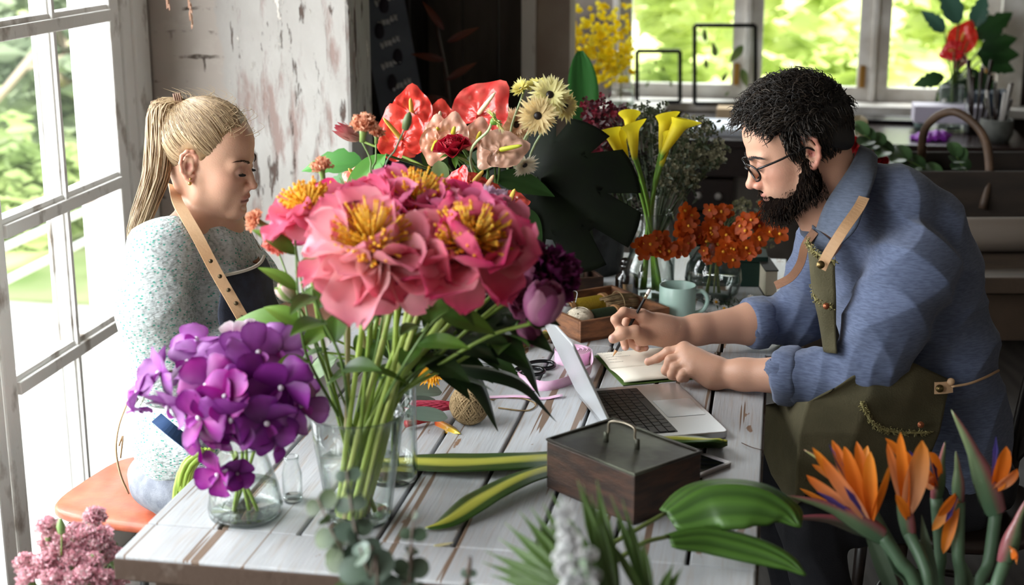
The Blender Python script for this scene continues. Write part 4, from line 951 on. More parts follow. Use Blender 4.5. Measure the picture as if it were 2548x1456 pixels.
# apron: bib, skirt over the thighs, frayed edges, pockets, straps
m_olive = mat('olive_canvas', '#575038', .9, col2='#454029', nscale=10, bump=.35, bscale=260); m_fray = mat('frayed_threads', '#8d8455', .9)
def quad(tl, tr, bl, br, bulge, nu=16, nv=20, rip=.003, fr=9):
    return lambda u, v: lerp(lerp(tl, tr, u), lerp(bl, br, u), v) + V(bulge)*math.sin(PI*u)*(.4+.6*math.sin(PI*min(1, v+.2))) + V((0, -1, .3))*rip*math.sin(fr*v+4*u)
bib = quad(W(2008, 600, 2.94), W(2078, 652, 2.86), W(2050, 870, 2.85), W(2082, 880, 2.80), (-.02, -.012, .0))
apr = MB().grid(bib, 14, 22).build('apron', m_olive, mn, solid=.004)
# skirt of the apron lying over the near thigh and the belly
SK = [[W(2085, 965, 2.76), W(2200, 880, 2.81), W(2280, 905, 2.815), W(2362, 948, 2.845)],
      [W(2010, 1000, 2.74), W(2160, 990, 2.74), W(2260, 1005, 2.765), W(2352, 1010, 2.80)],
      [W(1985, 1080, 2.72), W(2130, 1080, 2.705), W(2240, 1085, 2.73), W(2335, 1075, 2.77)],
      [W(1980, 1160, 2.71), W(2110, 1150, 2.70), W(2220, 1150, 2.72), W(2310, 1135, 2.76)],
      [W(1975, 1235, 2.72), W(2090, 1215, 2.71), W(2200, 1200, 2.73), W(2290, 1180, 2.77)]]
def patch(Gd, rip=.006):
    def fn(u, v):
        a = v*(len(Gd)-1); i = min(int(a), len(Gd)-2); a -= i; b = u*(len(Gd[0])-1); j = min(int(b), len(Gd[0])-2); b -= j
        s = lambda t: t*t*(3-2*t)*.5+t*.5
        p = lerp(lerp(Gd[i][j], Gd[i][j+1], s(b)), lerp(Gd[i+1][j], Gd[i+1][j+1], s(b)), s(a)); return p + V((.1, -.6, .4))*rip*math.sin(7*u+11*v+2*math.sin(5*v))
    return fn
MB().grid(patch(SK), 30, 30).build('apron_skirt', m_olive, apr, solid=.005)
SK2 = [[W(1900, 1010, 3.0), W(1960, 1000, 2.90), W(2020, 1000, 2.76)], [W(1897, 1110, 2.95), W(1950, 1110, 2.85), W(2005, 1090, 2.735)], [W(1920, 1180, 2.90), W(1965, 1190, 2.80), W(1995, 1175, 2.725)], [W(1970, 1262, 2.86), W(1985, 1255, 2.78), W(2000, 1240, 2.73)]]
MB().grid(patch(SK2), 18, 24).build('apron_skirt', m_olive, apr, solid=.005)
def fray(fn, n, r=.004, name='frayed_edge'):
    mb = MB()
    for i in range(n*4):
        p = fn(i/(n*4-1)); mb.tube(curl(p, (rnd(-1, 1), rnd(-1, .2), rnd(-1, 1)), .009, .002, 6, 5, rnd(0, 6)), .0009, 3)
    mb.tube([fn(i/n)+V((0, -.001, 0)) for i in range(n+1)], r*.7, 5); return mb.build(name, m_fray, apr)
fray(lambda t: bib(min(t, 1), 0)+V((0, -.004, .002)), 26)
fray(lambda t: bez([bib(.05, .38), bib(.4, .47), bib(.9, .50)], 12)[min(int(t*24), 24)]+V((0, -.004, 0)), 22)
pk = patch(SK); ptop = bez([pk(.28, .30), pk(.45, .42), pk(.62, .46), pk(.90, .50)], 12); fray(lambda t: ptop[min(int(t*36), 36)]+V((0, -.005, .003)), 36)
def rivet(p, col, par_, r=.0065):
    q_ = frame(V((-.1, -.95, .3))); MB().lathe([(0, .004), (r*.5, .0035), (r*.62, .002), (r*.62, .0015), (r, .002), (r, 0)], p, 14, q_).build('rivet', col, par_)
m_copper = mat('copper_rivet', '#9a5a3a', .4, metal=.6)
rivet(W(2056, 762, 2.805), m_copper, apr); rivet(W(2291, 1057, 2.745), m_copper, apr)
s1 = cloth_strap([W(2150, 492, 2.875), W(2135, 520, 2.838), W(2100, 570, 2.80), W(2062, 630, 2.79), W(2043, 668, 2.80)], .021, .003, V((-.3, -.85, .3))).build('neck_strap', m_leather, apr, smooth=False)
rivet(W(2042, 659, 2.787), m_brass, s1, .008)
cloth_strap([W(2028, 575, 2.945), W(2004, 610, 2.95), W(1992, 655, 2.95), W(1968, 690, 2.955), W(1930, 711, 2.975)], .017, .003, V((-.4, -.85, .25))).build('neck_strap', m_leatherd, apr, smooth=False)
s2 = cloth_strap([W(2325, 966, 2.80), W(2350, 965, 2.80), W(2370, 962, 2.805)], .024, .003, V((-.1, -1, .1))).build('waist_tab', m_leather, apr, smooth=False)
rivet(W(2338, 967, 2.795), m_brass, s2, .008)
MB().tube(bez([W(2368, 962, 2.80), W(2410, 955, 2.815), W(2450, 940, 2.85), W(2485, 922, 2.92)], 5), .0028, 6).build('waist_cord', m_leather, apr)
MB().ball(W(2366, 950, 2.80), (.008, .006, .008)).build('cord_knot', m_leather, apr)
# ================================================================ flowers and leaves
def vm(name, rough=.5, tr=.25, bump=0, **k): return mat(name, (.8, .8, .8), rough, vcol='Col', translucent=tr, bump=bump, **k)
m_petal = vm('petal', .55, .38); m_petalw = vm('waxy_petal', .18, .08, .25, bscale=90, spec=.6); m_leafv = vm('leaf_surface', .45, .12, .15, bscale=40); m_stemv = vm('stem_surface', .45, .1)
def mixc(a, b, t): return tuple(a[i]+(b[i]-a[i])*max(0, min(1, t)) for i in range(3))
def blade(mb, base, d, n, L, Wd, prof=None, cup=0, bend=0, ruf=0, twist=0, fold=0, cols=(None, None), nu=10, nv=6, edge=None, seed=0, side=0, rf=5, vein=0, midc=None):
    """one petal or leaf: grows from base along d, its face towards n"""
    d = V(d).normalized(); n = V(n); n = (n-d*n.dot(d)); n = n.normalized() if n.length > 1e-5 else d.orthogonal().normalized(); s = d.cross(n)
    prof = prof or (lambda u: math.sin(PI*u**.75)**.8); r = random.Random(seed or rnd(0, 1e6)); ph = r.uniform(0, 6)
    pts = []; p = V(base); dd = d.copy(); nn = n.copy(); step = L/nu; cen = [(p.copy(), dd.copy(), nn.copy(), s.copy())]
    for i in range(nu):
        q = Quaternion(s, bend/nu); dd = q @ dd; nn = q @ nn
        if side: q = Quaternion(nn, side/nu); dd = q @ dd; s = q @ s
        if twist: q = Quaternion(dd, twist/nu); nn = q @ nn; s = q @ s
        p = p + dd*step; cen.append((p.copy(), dd.copy(), nn.copy(), s.copy()))
    vs = []; cs = []
    for i in range(nu+1):
        u = i/nu; w_ = Wd*max(.02, prof(min(max(u, .001), .999))); P, D, N_, S_ = cen[i]
        for j in range(nv+1):
            v = 2*j/nv-1; off = cup*w_*v*v + fold*w_*abs(v) + ruf*Wd*math.sin(ph+rf*u*2.2+v*2.5)*abs(v)**1.5*u + (vein*Wd*math.sin(abs(v)*14+u*5) if vein else 0)
            vs.append(P + S_*(w_*v) + N_*off + D*(ruf*.5*Wd*math.sin(ph+7*v)*u if ruf else 0))
            c = mixc(cols[0], cols[1], u)
            if edge: c = mixc(c, edge, abs(v)**4*.8 if u < .93 else .7)
            c = mixc(c, (c[0]*.55, c[1]*.4, c[2]*.5), .20*(.5+.5*math.sin(v*15+ph*3))*u+.06*(.5+.5*math.sin(v*37+ph)))
            if midc: c = mixc(midc, c, abs(v)*2.2)
            cs.append(c)
    m = nv+1; mb.addc(vs, [(i*m+j, (i+1)*m+j, (i+1)*m+j+1, i*m+j+1) for i in range(nu) for j in range(nv)], cs); return cen[-1][0]
ROUND = lambda u: (math.sin(PI*min(u*.62+.06, 1)) if u < .72 else math.sin(PI*(.5064))*math.sqrt(max(0, 1-((u-.72)/.285)**2)))
PET = lambda u: u**.55*math.sqrt(max(0, 1-max(0, (u-.62)/.385)**2))
PEO = lambda u: (.35+.65*min(1, u*1.7)**.7)*math.sqrt(max(0, 1-max(0, (u-.70)/.305)**2))
LANCE = lambda u: math.sin(PI*u**.8)**.9*(1-.25*u)
OVAL = lambda u: math.sqrt(max(0, 1-(2*u-1)**2))
STRIP = lambda u: min(1, u*6)**.6*min(1, (1-u)*1.8)**.8
TIP = lambda u: (u**.6)*(1-u)**.55*1.75
def stem(pts, r0, r1, name, parent, c='#7f9a3e', c2=None, n=7, nodes=0):
    b = bez(pts, 6); k = len(b); mb = MB(); r = [lerp(r0, r1, i/(k-1))*(1.18 if nodes and i % nodes == 0 else 1) for i in range(k)]; c = hexc(c) if isinstance(c, str) else c
    mb.tube(b, r, n, col=c); return mb.build(name, m_stemv, parent)
def leafobj(parent, base, d, n, L, Wd, c1, c2, prof=LANCE, name='leaf', mt=None, **k):
    mb = MB(); kw = dict(fold=.25, bend=-.6, cols=(c1, c2), nu=12, nv=8); kw.update(k); blade(mb, base, d, n, L, Wd, prof, **kw); return mb.build(name, mt or m_leafv, parent)
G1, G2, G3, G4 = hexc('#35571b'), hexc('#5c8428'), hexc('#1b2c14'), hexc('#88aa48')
def axis_frame(a): return frame(a)
def stamens(parent, c, a, n, L, cols, spread=1.0, name='stamens', r=.0008, tipr=.0018):
    M = frame(a); mb = MB()
    for i in range(n):
        th = rnd(0, 2*PI); el = spread*math.sqrt(random.random()); d = M @ V((math.cos(th)*math.sin(el), math.sin(th)*math.sin(el), math.cos(el))); l = L*rnd(.7, 1.1); e = c+d*l+V((rnd(-1, 1), rnd(-1, 1), rnd(-1, 1)))*.003
        mb.tube([c+d*l*.2, e], [r, r], 3, col=cols[0]); q = (e-c).normalized(); mb.tube([e-q*.002, e, e+q*.0035], [r, tipr, .0006], 4, col=mixc(cols[0], cols[1], random.random()))
    return mb.build(name, m_petal, parent)
def peony(label, c, a, r, cols, n=(8, 7, 5), sten=(hexc('#fbd24a'), hexc('#f7ae1c')), sr=.3, stem_pts=None, leaves=(), droop=.5, openness=1.25, loc=None, name='peony', group=None, ns=110, stemr=.0038):
    c = V(c); a = V(a).normalized(); M = frame(a); t = thing(name, label, 'flower', tuple(stem_pts[-1] if stem_pts else c), 0, group)
    for ring, k in enumerate(n):
        for i in range(k):
            th = 2*PI*(i+ring*.37)/k + rnd(-.2, .2); el = openness*(1-ring*.26)*rnd(.85, 1.12); R_ = V((math.cos(th), math.sin(th), 0)); d = M @ (R_*math.sin(el)+V((0, 0, math.cos(el)))); nn = M @ (V((0, 0, 1))*math.sin(el)-R_*math.cos(el))
            L = r*rnd(.72, 1.2)*(1-.14*ring); mb = MB(); cc = mixc(cols[0], cols[1], random.random()); tipc = mixc(cols[2], cols[3], random.random()) if len(cols) > 3 else cols[2]
            blade(mb, c+M @ R_*r*.08-a*r*.12, d, nn, L, r*rnd(.32, .50), PEO, cup=rnd(.2, .8), bend=rnd(-1.3, .4)*droop+(.6 if ring == 2 else 0), ruf=rnd(.10, .32), twist=rnd(-.6, .6), cols=(cc, tipc), nu=10, nv=8, side=rnd(-.3, .3))
            mb.build('petal', m_petal, t)
    if sr: stamens(t, c+a*r*.06, a, ns, r*sr*1.35, sten, 1.25, r=.0016, tipr=.0032)
    if stem_pts:
        sp = [c-a*r*.15]+list(stem_pts); stem(sp[::-1], stemr, stemr*.8, 'stem', t)
    mb = MB()
    for i in range(4):
        th = i*PI/2; R_ = V((math.cos(th), math.sin(th), 0)); blade(mb, c-a*r*.14, M @ (R_*.9+V((0, 0, -.1))), M @ V((0, 0, 1)), r*.4, r*.14, LANCE, bend=.4, cols=(G1, G2))
    mb.build('sepals', m_leafv, t)
    for lf in leaves: leafobj(t, *lf)
    return t
def ruffle_ball(parent, c, a, r, cols, n=70, name='petals', spread=2.1, wid=.30, ruf=.3, mt=None, inner=.45):
    M = frame(a); mb = MB()
    for i in range(n):
        f = (i+.5)/n; el = spread*math.sqrt(f); th = i*2.39996; R_ = V((math.cos(th), math.sin(th), 0)); d = M @ (R_*math.sin(el)+V((0, 0, math.cos(el)))); nn = M @ (V((0, 0, 1))*math.sin(el)-R_*math.cos(el))
        blade(mb, V(c)+d*r*.05, d, nn, r*rnd(.85, 1.05), r*wid*rnd(.8, 1.2), PET, cup=.3, bend=rnd(.2, .9), ruf=ruf, cols=(cols[0], mixc(cols[1], cols[-1], random.random())), nu=7, nv=6, rf=8, edge=cols[2] if len(cols) > 3 else None)
    return mb.build(name, mt or m_petal, parent)
# ---- glassware
m_vase = glass('vase_glass', (.992, .996, .994), 1.4, edge=(.35, .42, .40)); m_rim = glass('vase_glass_rim', (.86, .90, .89), 3.4, edge=(.4, .5, .48)); m_water = glass('water', (.975, .985, .98), 1.2, edge=(.6, .68, .62))
def vase(name, label, base, prof, th=.003, water=None, cat='vase', rim=True):
    t = thing(name, label, cat, tuple(base)); out = [(r, z) for r, z in prof]; inn = [(max(r-th, .001), max(z, .010)) for r, z in prof[::-1]]
    MB().lathe([(0, 0)] + out + inn + [(0, .010)], base, 48).build('glass_body', m_vase, t)
    if rim:
        r, z = prof[-1]; MB().lathe([(r-th/2+th*.75*math.cos(a), z+th*.6*math.sin(a)) for a in [i*PI/4 for i in range(8)]], base, 48, close=True).build('rim', m_rim, t)
        r, z = prof[0]; MB().lathe([(0, .002), (r*.96, .002), (prof[1][0]*.97, .0095), (0, .0095)], base, 48).build('thick_base', m_rim, t)
    if water:
        pr = [(max(r-th-.0006, .001), max(z, .0106)) for r, z in prof if z < water]; 
        for i in range(len(prof)-1):
            if prof[i][1] < water <= prof[i+1][1]:
                f = (water-prof[i][1])/(prof[i+1][1]-prof[i][1]); pr.append((lerp(prof[i][0], prof[i+1][0], f)-th-.0006, water))
        MB().lathe([(0, .0106)]+pr+[(0, water)], base, 48).build('water', m_water, t)
    return t
VP = V((-.2525, 2.285, .75))
vase('glass_vase', 'tall tapered glass vase half full of water holding the pink peonies', VP, [(.050, 0), (.053, .004), (.0545, .02), (.066, .10), (.078, .187)], .0035, .105)
def vpt(base, r, ang, z): return V(base)+V((r*math.cos(ang), r*math.sin(ang), z))
def pstem(c, k, base=VP, rb=.038, rt=.045, zr=.187, lean=None):      # a stem that crosses inside the vase
    dx = V((c[0]-base[0], c[1]-base[1], 0)); dn = dx.normalized() if dx.length > .02 else V((1, 0, 0)); j = V((rnd(-1, 1), rnd(-1, 1), 0))*.012
    return [lerp(V(c), V(base)+dn*rt+j+V((0, 0, zr)), .45)+V((rnd(-.01, .01), rnd(-.01, .01), rnd(.0, .02))), V(base)+dn*rt*.8+j+V((0, 0, zr)), V(base)-dn*rb*rnd(.3, .9)+j+V((0, 0, .016))]
P1, P2, P3, P4, P5 = hexc('#f7d6cc'), hexc('#f19dae'), hexc('#e6527c'), hexc('#d22c6c'), hexc('#ef90ba')
def sleaves(c, sp, n, s=.09, cols=(G1, G2)):
    out = []
    for i in range(n):
        t = rnd(.15, .85); p = lerp(V(c), V(sp[1]), t); an = rnd(0, 2*PI); d = V((math.cos(an), math.sin(an), rnd(-.2, .5))); g = random.random()
        out.append((p, d, V((0, 0, 1))+d*.3, s*rnd(.7, 1.2), s*.22*rnd(.8, 1.2), mixc(G3, cols[0], g), mixc(cols[0], cols[1], g)))
    return out
PE = [
 ('large coral pink peony with yellow centre facing the viewer, left of the two front blooms', (926, 622, 2.16), (.12, -.50, .86), .108, (P1, P1, P3, P2), (13, 11, 5), 1),
 ('large rose pink peony with yellow centre facing the viewer, right of the two front blooms', (1168, 618, 2.18), (.24, -.52, .82), .104, (P1, P2, P3, P4), (13, 10, 5), 1),
 ('pale pink peony with a raised golden centre and drooping petals, nearest to the woman', (768, 528, 2.32), (-.12, -.10, 1), .072, (P5, P2, P2, P3), (10, 8, 0), 1),
 ('pink peony with a broad golden centre at the top of the bouquet', (1035, 520, 2.38), (.05, -.2, 1), .095, (P2, P3, P5, P3), (10, 8, 0), 1),
 ('magenta pink peony half hidden at the left, with a small orange centre', (848, 545, 2.42), (-.1, -.3, 1), .082, (P3, P4, P5, P4), (9, 7, 0), 1),
 ('lilac pink peony with tall pointed petals at the right top of the bouquet', (1135, 560, 2.36), (.12, -.25, 1), .088, (P5, P3, P5, P4), (8, 8, 8), 0),
 ('light pink peony filling the middle of the bouquet between the golden centres', (935, 560, 2.34), (-.05, -.45, .9), .085, (P5, P2, P5, P3), (9, 8, 8), 0),
 ('rose pink cupped peony behind the right front bloom', (1235, 600, 2.40), (.5, -.4, .7), .072, (P2, P3, P2, P4), (8, 7, 6), 0),
 ('small purple pink peony low at the right edge of the bouquet', (1272, 735, 2.28), (.6, -.6, .2), .050, (hexc('#c2719a'), hexc('#a34a78'), hexc('#8e3a70'), hexc('#d28ab0')), (7, 6, 5), 0)]
for i, (lb, q, a, r, cols, n, stm) in enumerate(PE):
    c = W(*q); sp = pstem(c, i); peony(lb, c, a, r, cols, n, sr=.46 if stm else 0, stem_pts=sp, leaves=sleaves(c, sp, 2, .075), openness=(1.5 if i < 3 else 1.3) if stm else .85, droop=.95 if i < 3 else .45, group='peonies in the tapered vase', ns=150)
def ball_flower(label, q, a, r, cols, n, name='peony', spread=2.1, cat='flower', stems=None, leaves=2, **k):
    c = W(*q); t = thing(name, label, cat, tuple(c)); ruffle_ball(t, c, V(a), r, cols, n, spread=spread, **k); sp = stems or pstem(c, 0); stem(([c]+sp)[::-1], .0036, .003, 'stem', t)
    for lf in sleaves(c, sp, leaves): leafobj(t, *lf)
    return t
ball_flower('pale lilac ruffled peony just left of the empty glass edge, behind the bouquet', (1212, 535, 2.46), (.3, -.5, .8), .050, (hexc('#caa3bd'), hexc('#e6cbdc'), hexc('#d9b4cd')), 90, ruf=.4)
ball_flower('deep purple ruffled peony at the far right of the bouquet', (1368, 690, 2.34), (.6, -.4, .6), .052, (hexc('#4a0f3c'), hexc('#8a2a70'), hexc('#6b1a55')), 90, ruf=.45)
ball_flower('dark wine purple peony between the rose pink bloom and the deep purple one', (1295, 660, 2.36), (.2, -.6, .7), .052, (hexc('#3d0c2c'), hexc('#71214f'), hexc('#8b3a66')), 80, ruf=.4)
def bud(label, q, a, r, cols, st=None, name='peony_bud', leaves=2):
    c = W(*q); a = V(a).normalized(); t = thing(name, label, 'flower', tuple(c)); M = frame(a); mb = MB()
    mb.ball(c, (r*.72, r*.72, r*.95), 16, 12, M, col=cols[0])
    for i in range(11):
        th = i*2.4; R_ = V((math.cos(th), math.sin(th), 0)); blade(mb, c-a*r*.95+M @ R_*r*.12, M @ (R_*.95+V((0, 0, .35))), M @ (V((0, 0, 1))-R_*.3), r*2.3, r*.62, PET, cup=.45, bend=1.75, ruf=.10, cols=(cols[0], cols[1+i % 2]), nu=12, nv=8)
    mb.build('petals', m_petal, t); sp = st or pstem(c, 0); stem(([c-a*r*.8]+sp)[::-1], .0034, .003, 'stem', t)
    mb = MB()
    for i in range(4): R_ = V((math.cos(i*1.57), math.sin(i*1.57), 0)); blade(mb, c-a*r*1.05, M @ (R_*.9+V((0, 0, .1))), M @ V((0, 0, 1)), r*.8, r*.3, LANCE, bend=.9, cols=(G1, G2))
    mb.build('sepals', m_leafv, t)
    for lf in sleaves(c, sp, leaves): leafobj(t, *lf)
    return t
bud('closed pink and mauve peony bud hanging over the open laptop', (1350, 762, 2.22), (.25, -.25, .9), .036, (hexc('#b0608f'), hexc('#e0a3c2'), hexc('#b8659a')))
bud('small wine coloured peony bud under the big mauve bud', (1312, 825, 2.30), (.5, -.3, -.4), .022, (hexc('#8b3a66'), hexc('#c2719a'), hexc('#71214f')))
bud('small green and white peony bud on the left side of the bouquet', (716, 728, 2.36), (-.6, -.2, .8), .019, (hexc('#8fa860'), hexc('#efd0cc'), hexc('#9cb46c')))
# carnations of the peony vase and loose foliage round the neck of the vase
def carnation(label, q, a, r, cols, st, name='carnation', group=None, n=46, calyx='#7f9a50', sr=.0016):
    c = W(*q) if not isinstance(q, V) else q; a = V(a).normalized(); t = thing(name, label, 'flower', tuple(c), 0, group); ruffle_ball(t, c, a, r, cols, n, spread=1.7, wid=.38, ruf=.55)
    M = frame(a); MB().lathe([(.0, -r*1.15), (r*.20, -r*1.05), (r*.24, -r*.5), (r*.34, -r*.02), (0, .0)], c, 10, M, col=hexc(calyx)).build('calyx', m_stemv, t); stem([c-a*r*1.1]+st, sr, sr*1.2, 'stem', t, c='#6f8a4c'); return t
PC = (hexc('#e9936a'), hexc('#f3b08a'), hexc('#f7c3a2'))
carnation('small peach carnation in front of the wall, above the left peony', (640, 552, 2.40), (-.7, -.3, .4), .020, PC, [W(690, 620, 2.4), W(760, 800, 2.35), VP+V((-.02, .02, .19)), VP+V((.02, .01, .02))])
carnation('coral carnation peeping out under the drooping left peony', (700, 590, 2.36), (-.3, -.4, -.3), .030, (hexc('#d9453f'), hexc('#ea6a5a'), hexc('#f08a7a')), [W(740, 640, 2.36), W(775, 830, 2.32), VP+V((-.03, .0, .19)), VP+V((.01, -.02, .02))])
def leaf_sprig(label, pts, n, L, Wd, cols, name='leaf_branch', cat='leaf', r=.003, group=None, prof=LANCE, bend=-.6, alt=True, gloss=None, upn=V((0, -.5, .9))):
    t = thing(name, label, cat, tuple(pts[0]), 0, group); stem(pts, r, r*.5, 'stem', t, c='#5d7a3a'); b = bez(pts, 8); m = len(b)
    for i in range(n):
        f = .25+.75*(i+.5)/n; j = min(int(f*(m-1)), m-2); p = b[j]; d = (b[j+1]-b[j]).normalized(); s = d.cross(V((0, -.3, 1))).normalized()*(1 if i % 2 else -1)
        g = random.random(); leafobj(t, p, d*.6+s*.9+V((rnd(-.2, .2), rnd(-.3, .2), rnd(-.1, .3))), upn, L*rnd(.8, 1.15), Wd*rnd(.8, 1.15), mixc(cols[0], cols[1], g), mixc(cols[1], cols[2], g), prof, bend=bend, mt=gloss)
    return t
LS = [((720, 760, 2.28), [W(740, 800, 2.28), W(705, 700, 2.27), W(672, 655, 2.26)], 4, .075), ]
leaf_sprig('bright green peony leaves on the left stem under the drooping bloom', [VP+V((-.03, 0, .18)), W(762, 880, 2.26), W(742, 740, 2.27), W(735, 600, 2.29)], 7, .075, .018, (G1, G2, G4))
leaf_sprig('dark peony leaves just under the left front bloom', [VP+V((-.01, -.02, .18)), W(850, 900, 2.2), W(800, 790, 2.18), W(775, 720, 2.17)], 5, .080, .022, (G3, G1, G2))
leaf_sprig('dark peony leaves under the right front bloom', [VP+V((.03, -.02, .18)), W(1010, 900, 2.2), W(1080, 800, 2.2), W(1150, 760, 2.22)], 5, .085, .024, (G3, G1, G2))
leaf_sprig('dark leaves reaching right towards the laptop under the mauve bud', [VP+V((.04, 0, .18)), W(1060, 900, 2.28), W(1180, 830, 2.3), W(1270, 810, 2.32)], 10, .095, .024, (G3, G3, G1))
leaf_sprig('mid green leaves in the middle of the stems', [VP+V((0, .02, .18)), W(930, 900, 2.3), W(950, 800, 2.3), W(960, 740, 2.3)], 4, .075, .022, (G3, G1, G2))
for i in range(20):            # bare stems filling the vase
    an = 2*PI*i/20; top = W(rnd(850, 1150), rnd(730, 780), rnd(2.2, 2.36)); t = thing('cut_stem', 'bare green stem standing among the peony stems in the tapered vase', 'stem', tuple(top), 0, 'bare stems in the peony vase'); dn = V((top.x-VP.x, top.y-VP.y, 0)).normalized()
    stem([VP+V((.024*math.cos(an)-.012, .036*math.sin(an), .014)), VP+dn*.04+V((.02*math.cos(an), .02*math.sin(an), .187)), top], .0048, .0038, 'stalk', t, c=['#a9c05a', '#93ad4c', '#bcca70', '#9db654', '#b3a878'][i % 5], nodes=5)
# long dark strap leaves arching to the right over the twine ball
AP = V((-.212, 2.46, .75))
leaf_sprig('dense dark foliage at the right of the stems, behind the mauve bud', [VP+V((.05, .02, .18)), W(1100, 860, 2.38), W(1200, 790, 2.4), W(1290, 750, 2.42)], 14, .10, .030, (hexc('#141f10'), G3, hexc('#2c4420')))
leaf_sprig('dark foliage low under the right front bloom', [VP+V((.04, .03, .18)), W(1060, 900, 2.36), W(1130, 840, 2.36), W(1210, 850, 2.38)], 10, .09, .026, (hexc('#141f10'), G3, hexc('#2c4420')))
vase('glass_cylinder_vase', 'straight glass cylinder vase with dark stems, half hidden behind the tapered vase', AP, [(.043, 0), (.045, .004), (.045, .06), (.045, .235)], .003, .11)
DA = [('dark glossy leaf arching right and down to a pointed tip, outermost of the three', [(0, 0), (1120, 910, 2.42), (1290, 945, 2.40), (1385, 1050, 2.42)], .022), ('dark glossy leaf drooping beside the twine ball', [(0, 0), (1100, 900, 2.44), (1190, 950, 2.42), (1240, 1075, 2.42)], .026), ('broad dark leaf arching over the scissors', [(0, 0), (1130, 860, 2.5), (1290, 880, 2.5), (1345, 990, 2.5)], .027)]
for lb, pts, wd in DA:
    P = [AP+V((0, 0, .02)), AP+V((.03, 0, .2))] + [W(*p) for p in pts[1:]]; b = bez(P, 8); t = thing('strap_leaf', lb, 'leaf', tuple(P[0])); stem(b[:17:4], .0035, .003, 'stalk', t, c='#2b4020')
    mb = MB(); b2 = b[14:]; k = len(b2); vs = []; cs = []
    for i, p in enumerate(b2):
        u = i/(k-1); d = (b2[min(i+1, k-1)]-b2[max(0, i-1)]).normalized(); s = d.cross(V((.2, -.3, 1))).normalized(); w_ = wd*max(.02, math.sin(PI*min(1, u*.93+.07)**.85)); up = s.cross(d)
        for j in range(7): v = j/3-1; vs.append(p+s*w_*v+up*(-abs(v)*w_*.35)); cs.append(mixc(hexc('#1c2b17'), hexc('#2f4a22'), abs(math.sin(v*9))*.6))
    mb.addc(vs, [(i*7+j, (i+1)*7+j, (i+1)*7+j+1, i*7+j+1) for i in range(k-1) for j in range(6)], cs); mb.build('blade', m_leafv, t)
leaf_sprig('bundle of dark pointed leaves behind the peony stems', [AP+V((0, 0, .02)), AP+V((.02, 0, .23)), W(1090, 880, 2.5), W(1220, 850, 2.52)], 9, .11, .022, (G3, G3, G1))
for k_, (x, y, yy, L, d) in enumerate([(690, 800, 2.42, .13, (-.8, 0, .25)), (705, 860, 2.44, .12, (-.9, 0, -.1)), (770, 880, 2.46, .10, (-.7, .1, -.35))]):
    b0 = AP+V((-.02, 0, .2)); t = thing('broad_leaf', ['broad ribbed green leaf lying towards the woman\'s hand, upper of the pair', 'broad ribbed green leaf below, lower of the pair by the woman\'s hand', 'small glossy leaf above the purple orchids, by the vase'][k_], 'leaf', tuple(b0)); p0 = W(x+70, y+10, yy)
    stem([b0-V((0, 0, .18)), b0, p0], .003, .002, 'stalk', t); leafobj(t, p0, d, (0, -.6, .8), L, L*.24, mixc(G1, G2, .5), G2, bend=-.7, vein=.02, fold=.1)
# ---- vanda orchids in the squat flask
FP = V((-.4427, 2.294, .75))
vase('glass_flask', 'squat clear glass flask vase holding the purple orchids, on the near left of the table', FP, [(.052, 0), (.060, .006), (.062, .02), (.056, .055), (.040, .105), (.037, .118), (.041, .128)], .0025, .055)
m_orch = vm('orchid_petal', .5, .22, .15, bscale=60)
def vanda(parent, c, a, r, c1, c2, c3):
    a = (V(a).normalized()+V((rnd(-.55, .55), rnd(-.2, .4), rnd(-.55, .55)))).normalized(); M = frame(a) @ Matrix.Rotation(rnd(-.9, .9), 3, 'Z'); o = None; c1 = mixc(c1, (0, 0, 0), rnd(0, .25)); c2 = mixc(c2, c1, rnd(0, .7))
    mb = MB()
    for i, th in enumerate((PI/2, PI/2+1.2, PI/2-1.2, -PI/2+.62, -PI/2-.62)):
        R_ = V((math.cos(th), math.sin(th), 0)); blade(mb, c, M @ (R_+V((0, 0, .18))), M @ (V((0, 0, 1))-R_*.15), r*rnd(.95, 1.08), r*(.50 if i < 3 else .46), ROUND, cup=rnd(-.5, .4), bend=rnd(-1.1, .9), twist=rnd(-.6, .6), ruf=.10, cols=(c1, c2), edge=c3, nu=9, nv=8)
    o = mb.build('blossom', m_orch, parent); mb = MB(); blade(mb, c+M @ V((0, 0, .002)), M @ V((0, -.55, .8)), M @ V((0, .8, .55)), r*.48, r*.15, ROUND, cup=.8, bend=-1.0, cols=(hexc('#8a1f8a'), hexc('#b03ab0')), nu=6, nv=5); mb.ball(c+M @ V((0, 0, r*.10)), r*.09, 8, 6, col=hexc('#efe6f0')); mb.build('lip', m_orch, o)
OD, OM, OL, OX = hexc('#6c1474'), hexc('#92309a'), hexc('#b880c2'), hexc('#ac1090')
def spray(label, path, blossoms, name='orchid_stem', group=None, rst=.0032, fn=vanda, cc='#7f9a3e', ped='#b9c489'):
    t = thing(name, label, 'flower', tuple(path[0]), 0, group); b = bez(path, 8); stem(path, rst, rst*.7, 'stem', t, c=cc)
    for q, a, r, c1, c2, c3 in blossoms:
        c = W(*q) if not isinstance(q, V) else q; fn(t, c, a, r, c1, c2, c3); near = min(b[len(b)//3:], key=lambda p: (p-c).length); e = c-V(a).normalized()*r*.1
        mb = MB(); mb.tube(bez([near, lerp(near, e, .5)+V((0, 0, -.004)), e], 4), .0015, 5, col=hexc(ped)); mb.build('pedicel', m_stemv, t)
    return t
